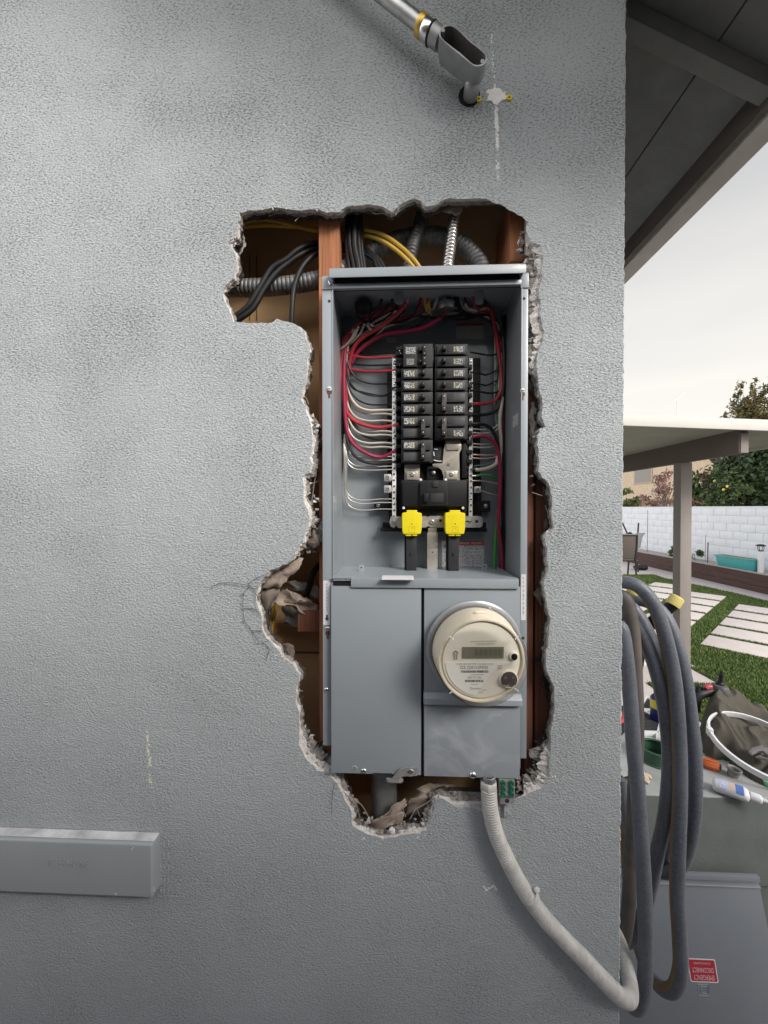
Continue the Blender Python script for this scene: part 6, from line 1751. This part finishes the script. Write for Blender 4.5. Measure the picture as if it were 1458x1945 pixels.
# trough, lamp, stakes, little plants on the planter
tr = thing("planter_trough", "turquoise plastic planter trough on the raised bed", "planter trough", (7.75, 8.2, .35))
M_TURQ = mat("turquoise_plastic", (0.08, 0.40, 0.42), rough=.4)
b = MB()
ya, yb = PX(1428, 1080, 7.72).y, PX(1362, 1068, 7.72).y
zt0, zt1 = PX(1431, 1083, 7.72).z, PX(1431, 1064, 7.72).z
pr = [Vector((7.72 - .02, ya + .05, .346)), Vector((7.72 - .02, yb - .05, .346)), Vector((7.66, yb, zt1)), Vector((7.66, ya, zt1))]
b.prism(pr, (.22, 0, 0)); b.build("trough_body", M_TURQ, tr, bev=.01)
b = MB(); b.box(7.645, 7.90, ya - .015, yb + .015, zt1 - .012, zt1 + .012); b.build("trough_rim", M_TURQ, tr, bev=.004)
b = MB(); b.box(7.67, 7.87, ya + .02, yb - .02, zt1 + .0125, zt1 + .016); b.build("trough_soil", MATS["ground_soil"], tr)
la = thing("solar_lamp", "small black solar lamp on a white post beside the turquoise trough", "lamp", PX(1444, 1085, 7.86))
q = PX(1444.5, 1060, 7.86)
b = MB(); b.cyl((q.x, q.y, .34), (q.x, q.y, PX(1444, 1047, 7.86).z), .055, 20); b.build("post", M_WPL, la, smooth=True)
zl = PX(1444, 1047, 7.86).z
b = MB(); b.lathe([(0, 0), (.045, 0), (.035, .02), (.0, .022)], (q.x, q.y, zl), (0, 0, 1), 16); b.lathe([(0, .105), (.085, .112), (.088, .122), (.05, .15), (0, .155)], (q.x, q.y, zl), (0, 0, 1), 16); b.build("lamp_cap", M_BLK, la, smooth=True)
b = MB(); b.lathe([(.03, .022), (.045, .04), (.05, .075), (.045, .105)], (q.x, q.y, zl), (0, 0, 1), 16); b.build("lamp_glass", M_GLASS, la, smooth=True)
b = MB()
for k in range(4):
    a = k * math.pi / 2 + .4; b.tube([(q.x + .04 * math.cos(a), q.y + .04 * math.sin(a), zl + .02), (q.x + .058 * math.cos(a), q.y + .058 * math.sin(a), zl + .07), (q.x + .05 * math.cos(a), q.y + .05 * math.sin(a), zl + .11)], .006, 6)
b.build("lamp_cage", M_BLK, la, smooth=True)
for k, (px, pt, pbm, x, r, lab) in enumerate(((1230, 969, 1048, 7.9, .009, "tall thin grey stake standing against the white wall"), (1344.5, 1030, 1066, 7.9, .014, "dark garden stake in the bed left of the turquoise trough"), (1340, 1016, 1066, 7.95, .006, "thin twiggy garden stake beside the thicker dark stake"))):
    a, c = PX(px, pt, x), PX(px - 1, pbm, x); b = MB(); b.tube([(a.x, a.y, a.z), (c.x, c.y, .34)], r, 6, smooth=False)
    tag(b.build("garden_stake", mat("stake_grey", (0.16, 0.15, 0.15)) if k == 0 else MATS["stake_grey"]), lab, "stake", "garden stakes")
M_LEAFY = [mat("leaf_fresh", (0.085, 0.13, 0.04), rough=.55, vs=6, var=.3), mat("leaf_mid", (0.05, 0.085, 0.028), rough=.55, vs=6, var=.3), mat("leaf_dark", (0.022, 0.042, 0.018), rough=.55, vs=6, var=.3)]
M_WARM = [mat("leaf_olive", (0.13, 0.12, 0.035), rough=.6, vs=3, var=.3), mat("leaf_olive_dark", (0.06, 0.065, 0.022), rough=.6, vs=3, var=.3), mat("leaf_rust", (0.22, 0.13, 0.04), rough=.6)]
M_PINK = [mat("twig_pink_leaf", (0.36, 0.24, 0.22), rough=.7), mat("twig_brown_leaf", (0.16, 0.09, 0.07), rough=.7), mat("twig_rust_leaf", (0.24, 0.12, 0.08), rough=.7)]
M_BARK = mat("bark", (0.14, 0.11, 0.09), rough=.9, vs=20, bump=.5, bs=40, bd=.01)
def plant(name, label, cat, base, h, blobs, nleaf, size, mats, seed, trunk_r=.06, fruit=None, limbs=7, part="crown", aspect=.5, group=None):
    """trunk with limbs, crown of leaf-sized faces scattered in several uneven clumps"""
    rd = random.Random(seed)
    t = thing(name, label, cat, base, group)
    base = Vector(base)
    b = MB()
    top = base + Vector((rd.uniform(-.1, .1), rd.uniform(-.1, .1), h * .75))
    b.tube([base, base.lerp(top, .5) + Vector((rd.uniform(-.06, .06), rd.uniform(-.06, .06), 0)), top], lambda q, _: trunk_r * (1 - .75 * q), 8)
    for k in range(limbs):
        c, rad = blobs[rd.randrange(len(blobs))]
        s = base.lerp(top, rd.uniform(.3, .95)); e = Vector(c) + Vector((rd.uniform(-.6, .6) * rad[0], rd.uniform(-.6, .6) * rad[1], rd.uniform(-.5, .7) * rad[2]))
        b.tube([s, s.lerp(e, .5) + Vector((0, 0, .08 * h * rd.random())), e], lambda q, _: trunk_r * .4 * (1 - .8 * q), 6)
    b.build("trunk", M_BARK, t, smooth=True)
    vs, fs, mi = [], [], []
    vol = [r[0] * r[1] * r[2] for _, r in blobs]; tot = sum(vol)
    for (c, rad), v in zip(blobs, vol):
        nn = int(nleaf * v / tot)
        # sub-clumps give light and dark tufts
        tufts = [(Vector((rd.gauss(0, .52), rd.gauss(0, .52), rd.gauss(0, .52))), rd.uniform(.16, .34)) for _ in range(max(6, nn // 90))]
        for _ in range(nn):
            o, rr = tufts[rd.randrange(len(tufts))]
            d = Vector((rd.gauss(0, 1), rd.gauss(0, 1), rd.gauss(0, 1))) * rr * .6 + o
            if d.length > 1.15: continue
            p = Vector(c) + Vector((d.x * rad[0], d.y * rad[1], d.z * rad[2]))
            s = size * rd.uniform(.55, 1.25)
            ax = Vector((rd.gauss(0, 1), rd.gauss(0, 1), rd.gauss(0, .7))).normalized(); q = ax.orthogonal().normalized()
            q = (Matrix.Rotation(rd.uniform(0, 6.28), 3, ax) @ q)
            r2 = ax.cross(q)
            k = len(vs)
            vs += [tuple(p - q * s), tuple(p + r2 * s * aspect), tuple(p + q * s), tuple(p - r2 * s * aspect)]
            fs.append((k, k + 1, k + 2, k + 3))
            mi.append(0 if rd.random() < .5 else (1 if rd.random() < .65 else 2))
    me = bpy.data.meshes.new(part); me.from_pydata(vs, [], fs)
    for m in mats: me.materials.append(m)
    me.polygons.foreach_set("material_index", mi)
    o = bpy.data.objects.new(part, me); COL.objects.link(o); o.parent = t
    o.matrix_parent_inverse = Matrix.Translation(base).inverted()
    if fruit:
        for k, p in enumerate(fruit):
            b = MB(); b.lump(p, .036, (1, 1, 1.15), k, 2, .04); b.build("fruit", mat("lemon", (0.70, 0.55, 0.10), rough=.4) if "lemon" not in MATS else MATS["lemon"], t, smooth=True)
    return t
def at(px, py, x): return PX(px, py, x)
# citrus tree, dark evergreen, warm conifers, twiggy pink tree, small shrub
c = at(1372, 915, 9.6)
plant("citrus_tree", "dark green citrus tree with a few yellow fruits behind the white wall", "tree", (c.x, c.y, 0), 3.0,
      [((c.x, c.y, 2.3), (.55, 1.15, .75)), ((c.x, c.y - .7, 2.6), (.5, .8, .6)), ((c.x, c.y + .8, 2.1), (.5, .7, .5))], 7000, .075, M_LEAFY[::1], 3,
      fruit=[PX(x, y, 9.1) for x, y in ((1357, 914), (1374, 930), (1381, 924))])
c = at(1435, 870, 10.2)
plant("evergreen_tree", "dense dark evergreen tree at the right edge behind the white wall", "tree", (c.x, c.y, 0), 4.0,
      [((c.x, c.y, 2.7), (.8, 1.3, 1.2)), ((c.x, c.y - .9, 3.0), (.7, 1.0, 1.1)), ((c.x + .2, c.y + .4, 1.9), (.8, 1.4, .7)), ((c.x, c.y - 1.6, 2.4), (.7, .9, 1.2))], 15000, .085, [M_LEAFY[1], M_LEAFY[2], M_LEAFY[2]], 4, trunk_r=.1)
for k, (px, pt, r, lab) in enumerate(((1378, 777, .40, "smallest olive conifer tip, leftmost above the patio roof"), (1407, 727, .62, "tall olive conifer tip second from the left above the patio roof"), (1434, 722, .55, "tall olive conifer tip third from the left above the patio roof"), (1462, 716, .7, "tall dark olive conifer at the right edge of the photo"))):
    x = 12.5 + .3 * k
    tp_ = PX(px, pt, x)
    bl_ = [((x, tp_.y, tp_.z - .35), (r * .32, r * .34, .42)), ((x, tp_.y, tp_.z - .95), (r * .62, r * .66, .55)), ((x, tp_.y, tp_.z - 1.7), (r * .95, r, .75)), ((x, tp_.y, tp_.z - 2.8), (r * 1.1, r * 1.15, 1.1))]
    plant("conifer_tree", lab, "tree", (x, tp_.y, 0), tp_.z, bl_, 11000, .065, M_WARM, 30 + k, trunk_r=.09, limbs=9, aspect=.38, group="olive conifers behind the patio roof")
c = at(1262, 915, 10.5)
plant("twiggy_tree", "pinkish twiggy tree left of the patio post behind the white wall", "tree", (c.x, c.y, 0), 3.4,
      [((c.x, c.y, 2.5), (.5, 1.0, .65)), ((c.x, c.y - .6, 2.9), (.5, .9, .55)), ((c.x, c.y + .5, 2.1), (.5, .7, .45))], 1500, .07, M_PINK, 9, trunk_r=.05, limbs=26)
c = at(1334, 905, 9.4)
plant("twiggy_tree", "brown twiggy tree just right of the patio post", "tree", (c.x, c.y, 0), 3.2,
      [((c.x, c.y, 2.4), (.35, .75, .55)), ((c.x, c.y - .2, 2.0), (.35, .6, .4))], 1500, .06, [M_PINK[1], M_PINK[2], M_WARM[1]], 10, trunk_r=.045, limbs=22)
c = at(1195, 940, 11.0)
plant("green_shrub", "small green shrub above the wall at the house corner", "shrub", (c.x, c.y, 0), 2.2,
      [((c.x, c.y, 2.0), (.5, .75, .35)), ((c.x, c.y + .3, 2.4), (.4, .7, .32))], 1500, .075, [M_LEAFY[0], M_LEAFY[1], M_WARM[0]], 12, trunk_r=.04)
for k, (px, py, lab) in enumerate(((1281, 1052, "small grey-green plant in the bed left of the patio post"), (1321, 1062, "small grey-green plant in the bed right of the patio post"))):
    c = PX(px, py, 7.95)
    plant("bed_plant", lab, "plant", (c.x, c.y, .34), .25, [((c.x, c.y, .48), (.16, .22, .14))], 240, .05, [M_LEAFY[0], M_LEAFY[1], M_WARM[0]], 50 + k, trunk_r=.012, limbs=4, group="plants in the raised bed")
# neighbour house
M_NB = mat("neighbour_stucco", (0.66, 0.54, 0.40), rough=.85, vs=4, bump=.2, bs=30)
nh = thing("neighbour_house", "tan stucco neighbour house with a window seen between the shrub and the post", "house", (16, 24, 0))
wx = 16.0
ya, yb = 15.0, 34.0
b = MB(); b.box(wx, wx + 8, ya + 2.5, yb, 0, 5.2); b.build("wall", M_NB, nh)
b = MB(); b.prism([Vector((wx - .5, ya + 2, 5.2)), Vector((wx + 8.5, ya + 2, 5.2)), Vector((wx + 4, ya + 2, 7.0))], (0, yb - ya - 1.5, 0)); b.build("roof", mat("neighbour_roof", (0.25, 0.15, 0.11), vs=20), nh)
w0, w1 = PX(1222, 903, wx - .01), PX(1213, 918, wx - .01)
za, zb = w1.z, w0.z + .5
b = MB(); b.box(wx - .05, wx + .02, min(w0.y, w1.y) - .9, max(w0.y, w1.y) + .5, za - .05, zb); wf_ = b.build("window", mat("window_frame_tan", (0.5, 0.42, 0.33)), nh)
b = MB(); b.box(wx - .055, wx - .051, min(w0.y, w1.y) - .8, max(w0.y, w1.y) + .4, za + .02, zb - .06); b.build("pane", mat("window_pane_dark", (0.22, 0.21, 0.18), rough=.15), wf_)
q = PX(1225, 952, wx - .8)
b = MB(); b.box(wx - .9, wx - .001, ya + 3, yb - 1, q.z - .02, q.z + .10); b.build("eave_band", mat("band_brown", (0.30, 0.17, 0.11)), nh)

# patio cover
M_PCW = mat("cover_fascia_white", (0.50, 0.48, 0.45), rough=.6, vs=5, var=.04, bump=.08, bs=60)
M_PCU = mat("cover_underside", (0.30, 0.29, 0.255), rough=.7, vs=3)
M_PCB = mat("beam_taupe", (0.115, 0.09, 0.078), rough=.7, vs=6, bump=.1, bs=40)
M_POST = mat("post_taupe", (0.215, 0.19, 0.178), rough=.65, vs=6, var=.06)
pcv = thing("patio_cover", "flat white patio cover on a taupe beam and post beyond the counter", "patio cover", (3.3, 3.7, 0))
yf = 2.80
fa_l0, fa_l1 = P(1183, 787, yf), P(1183, 808, yf)
fa_r0, fa_r1 = P(1458, 797, yf), P(1458, 818, yf)
sl = (fa_r1.z - fa_l1.z) / (fa_r1.x - fa_l1.x); slt = (fa_r0.z - fa_l0.z) / (fa_r0.x - fa_l0.x)
xa, xb = CORNER_X + .1, 4.02
zb_ = lambda x: fa_l1.z + sl * (x - fa_l1.x)
zt_ = lambda x: fa_l0.z + slt * (x - fa_l0.x)
b = MB(); b.prism([Vector((xa, yf, zb_(xa))), Vector((xb, yf, zb_(xb))), Vector((xb, yf, zt_(xb))), Vector((xa, yf, zt_(xa)))], (0, .022, 0)); b.build("front_fascia", M_PCW, pcv, bev=.003)
b = MB(); b.prism([Vector((xb - .02, yf + .024, zb_(xb))), Vector((xb - .02, 9.0, zb_(xb))), Vector((xb - .02, 9.0, zt_(xb))), Vector((xb - .02, yf + .024, zt_(xb)))], (.02, 0, 0)); b.build("side_fascia", M_PCW, pcv, bev=.002)
b = MB(); b.prism([Vector((xa, yf + .024, zb_(xa) + .03)), Vector((xb - .022, yf + .024, zb_(xb) + .03)), Vector((xb - .022, yf + .024, zt_(xb) - .01)), Vector((xa, yf + .024, zt_(xa) - .01))], (0, 6.2, 0)); b.build("roof_panel", M_PCU, pcv)
pA = P(1411, 861, yf + .12)
xb0, xb1 = P(1403, 840, yf + .12).x, P(1420, 840, yf + .12).x
zb0 = pA.z
b = MB(); b.box(xb0, xb1, yf + .12, 9.0, zb0, zb_(xb0) + .028); b.build("beam", M_PCB, pcv, bev=.004)
b = MB(); b.box(xb0 + .012, xb1 + .001, yf + .112, yf + .119, zb0 + .004, zb_(xb0) - .004); b.build("beam_end", M_POST, pcv, bev=.001)
yp = 3.62
px0, px1 = P(1290, 1000, yp).x, P(1313.5, 1000, yp).x
pw = .118
xp = P(1313.5, 1000, yp).x
b = MB(); b.box(xp - pw, xp, yp, yp + pw, .007, zb0 + .0); b.build("post", M_POST, pcv, bev=.003)
b = MB(); b.box(xp - pw - .03, xp + .03, yp - .03, yp + pw + .03, .0065, .02); b.build("post_base", M_CONC, pcv, bev=.003)

# sling chair at the far end of the lawn
ch = thing("patio_chair", "brown sling patio chair on the concrete by the white wall", "chair", PZ(1200, 1090, 0))
M_SLING = mat("sling_fabric", (0.075, 0.060, 0.050), rough=.8, vs=30); M_CHF = mat("chair_frame", (0.025, 0.022, 0.022), rough=.5)
yq = PZ(1200, 1092, 0).y
def C_(px, py, dy=0): return P(px, py, yq + dy)
b = MB(); b.prism([C_(1174, 1017), C_(1209, 1017), C_(1206, 1061), C_(1176, 1061)], (0, .03, 0)); b.build("backrest", M_SLING, ch, bev=.008)
b = MB(); b.tube([C_(1174, 1016), C_(1210, 1016)], .028, 8, smooth=False); b.tube([C_(1210, 1014), C_(1209, 1040), C_(1206, 1064)], .025, 8); b.tube([C_(1174, 1014), C_(1176, 1064)], .025, 8, smooth=False); b.build("back_frame", M_CHF, ch, smooth=True)
b = MB(); b.prism([C_(1174, 1062), C_(1207, 1062), C_(1212, 1064, .5), C_(1178, 1064, .5)], (0, 0, -.04)); b.build("seat", M_SLING, ch, bev=.008)
for (x0, y0, x1, y1, dy) in ((1207, 1062, 1208, 1090, 0), (1194, 1064, 1192, 1085, .1), (1176, 1064, 1176, 1088, 0), (1209, 1064, 1212, 1084, .5)):
    e = C_(x1, y1, dy); b = MB(); b.tube([C_(x0, y0, dy), (e.x, e.y, .0)], .022, 8, smooth=False); b.build("leg", M_CHF, ch, smooth=True)
b = MB(); b.prism([C_(1208, 1012, .05), C_(1226, 1012, .5), C_(1220, 1020, .45), C_(1216, 1040, .4), C_(1208, 1044, .05)], (0.02, .03, 0)); b.build("armrest", mat("chair_grey_cover", (0.16, 0.165, 0.17)), ch, bev=.006)
b = MB(); e = P(1192, 1016, yq + .6); b.lathe([(0, 0), (.05, 0), (.06, .02), (.02, .05), (0, .05)], P(1196, 1014, yq + .1), (0, 0, 1), 12); b.build("head_knob", M_CHF, ch, smooth=True)
for k, (a, c, lab) in enumerate((((1182, 993), (1193, 1018), "slanting dark pole behind the patio chair"), ((1212.5, 993), (1211, 1016), "upright dark pole at the right side of the patio chair"))):
    p0, p1 = P(*a, yq + .7), P(*c, yq + .7); dd = (p1 - p0) / (p1.z - p0.z); e = p0 + dd * (-p0.z + .0)
    if k == 0: e = p1 + (p1 - p0).normalized() * .6; e.z = max(e.z, .0)
    b = MB(); b.tube([p0, e], .022, 8, smooth=False); tag(b.build("garden_pole", M_CHF, None, smooth=True), lab, "pole", "poles by the patio chair")
b = MB(); c = PZ(1216, 1082, 0); b.lump((c.x, c.y, .07), .13, (1.5, 1.2, .55), 3, 2, .25)
tag(b.build("dark_bag", M_BLK, None, smooth=True), "low dark bag on the ground beside the patio chair", "bag")
# aerial far behind the patio roof
ae = MB(); q = P(1285, 787, 40); 
ae.tube([(q.x, q.y, 0), (q.x, q.y, P(1285, 762, 40).z)], .05, 6, smooth=False)
for (x0, y0, x1, y1) in ((1279, 765, 1300, 746), (1281, 762, 1283, 758), (1290, 757, 1292, 753), (1286, 760, 1288, 756)):
    ae.tube([P(x0, y0, 40), P(x1, y1, 40)], .035, 5, smooth=False)
tag(ae.build("roof_aerial", mat("aerial_grey", (0.62, 0.62, 0.62))), "thin television aerial far off above the patio roof", "aerial")

# side yard in front of the wall: paving, unseen wall added to darken the lower stucco
g = MB(); g.box(-9, 12, -6, -.02, -.0105, -.002); struct(g.build("pavement", mat("side_path", (0.075, 0.078, 0.085), rough=.9, vs=3)))
fn = thing("neighbour_garage", "board clad garage wall across the narrow side yard", "garage", (0, -1.6, 0))
b = MB()
for k in range(18):
    b.box(-8, 3.4, -1.60, -1.58 + .004 * (k % 2), .05 + k * .15, .05 + k * .15 + .147)
b.build("siding", mat("siding_brown", (0.075, 0.082, 0.092), vs=10), fn)
b = MB(); b.box(-8, 3.4, -1.70, -1.605, 2.66, 2.76); b.build("eave_board", MATS["siding_brown"], fn)
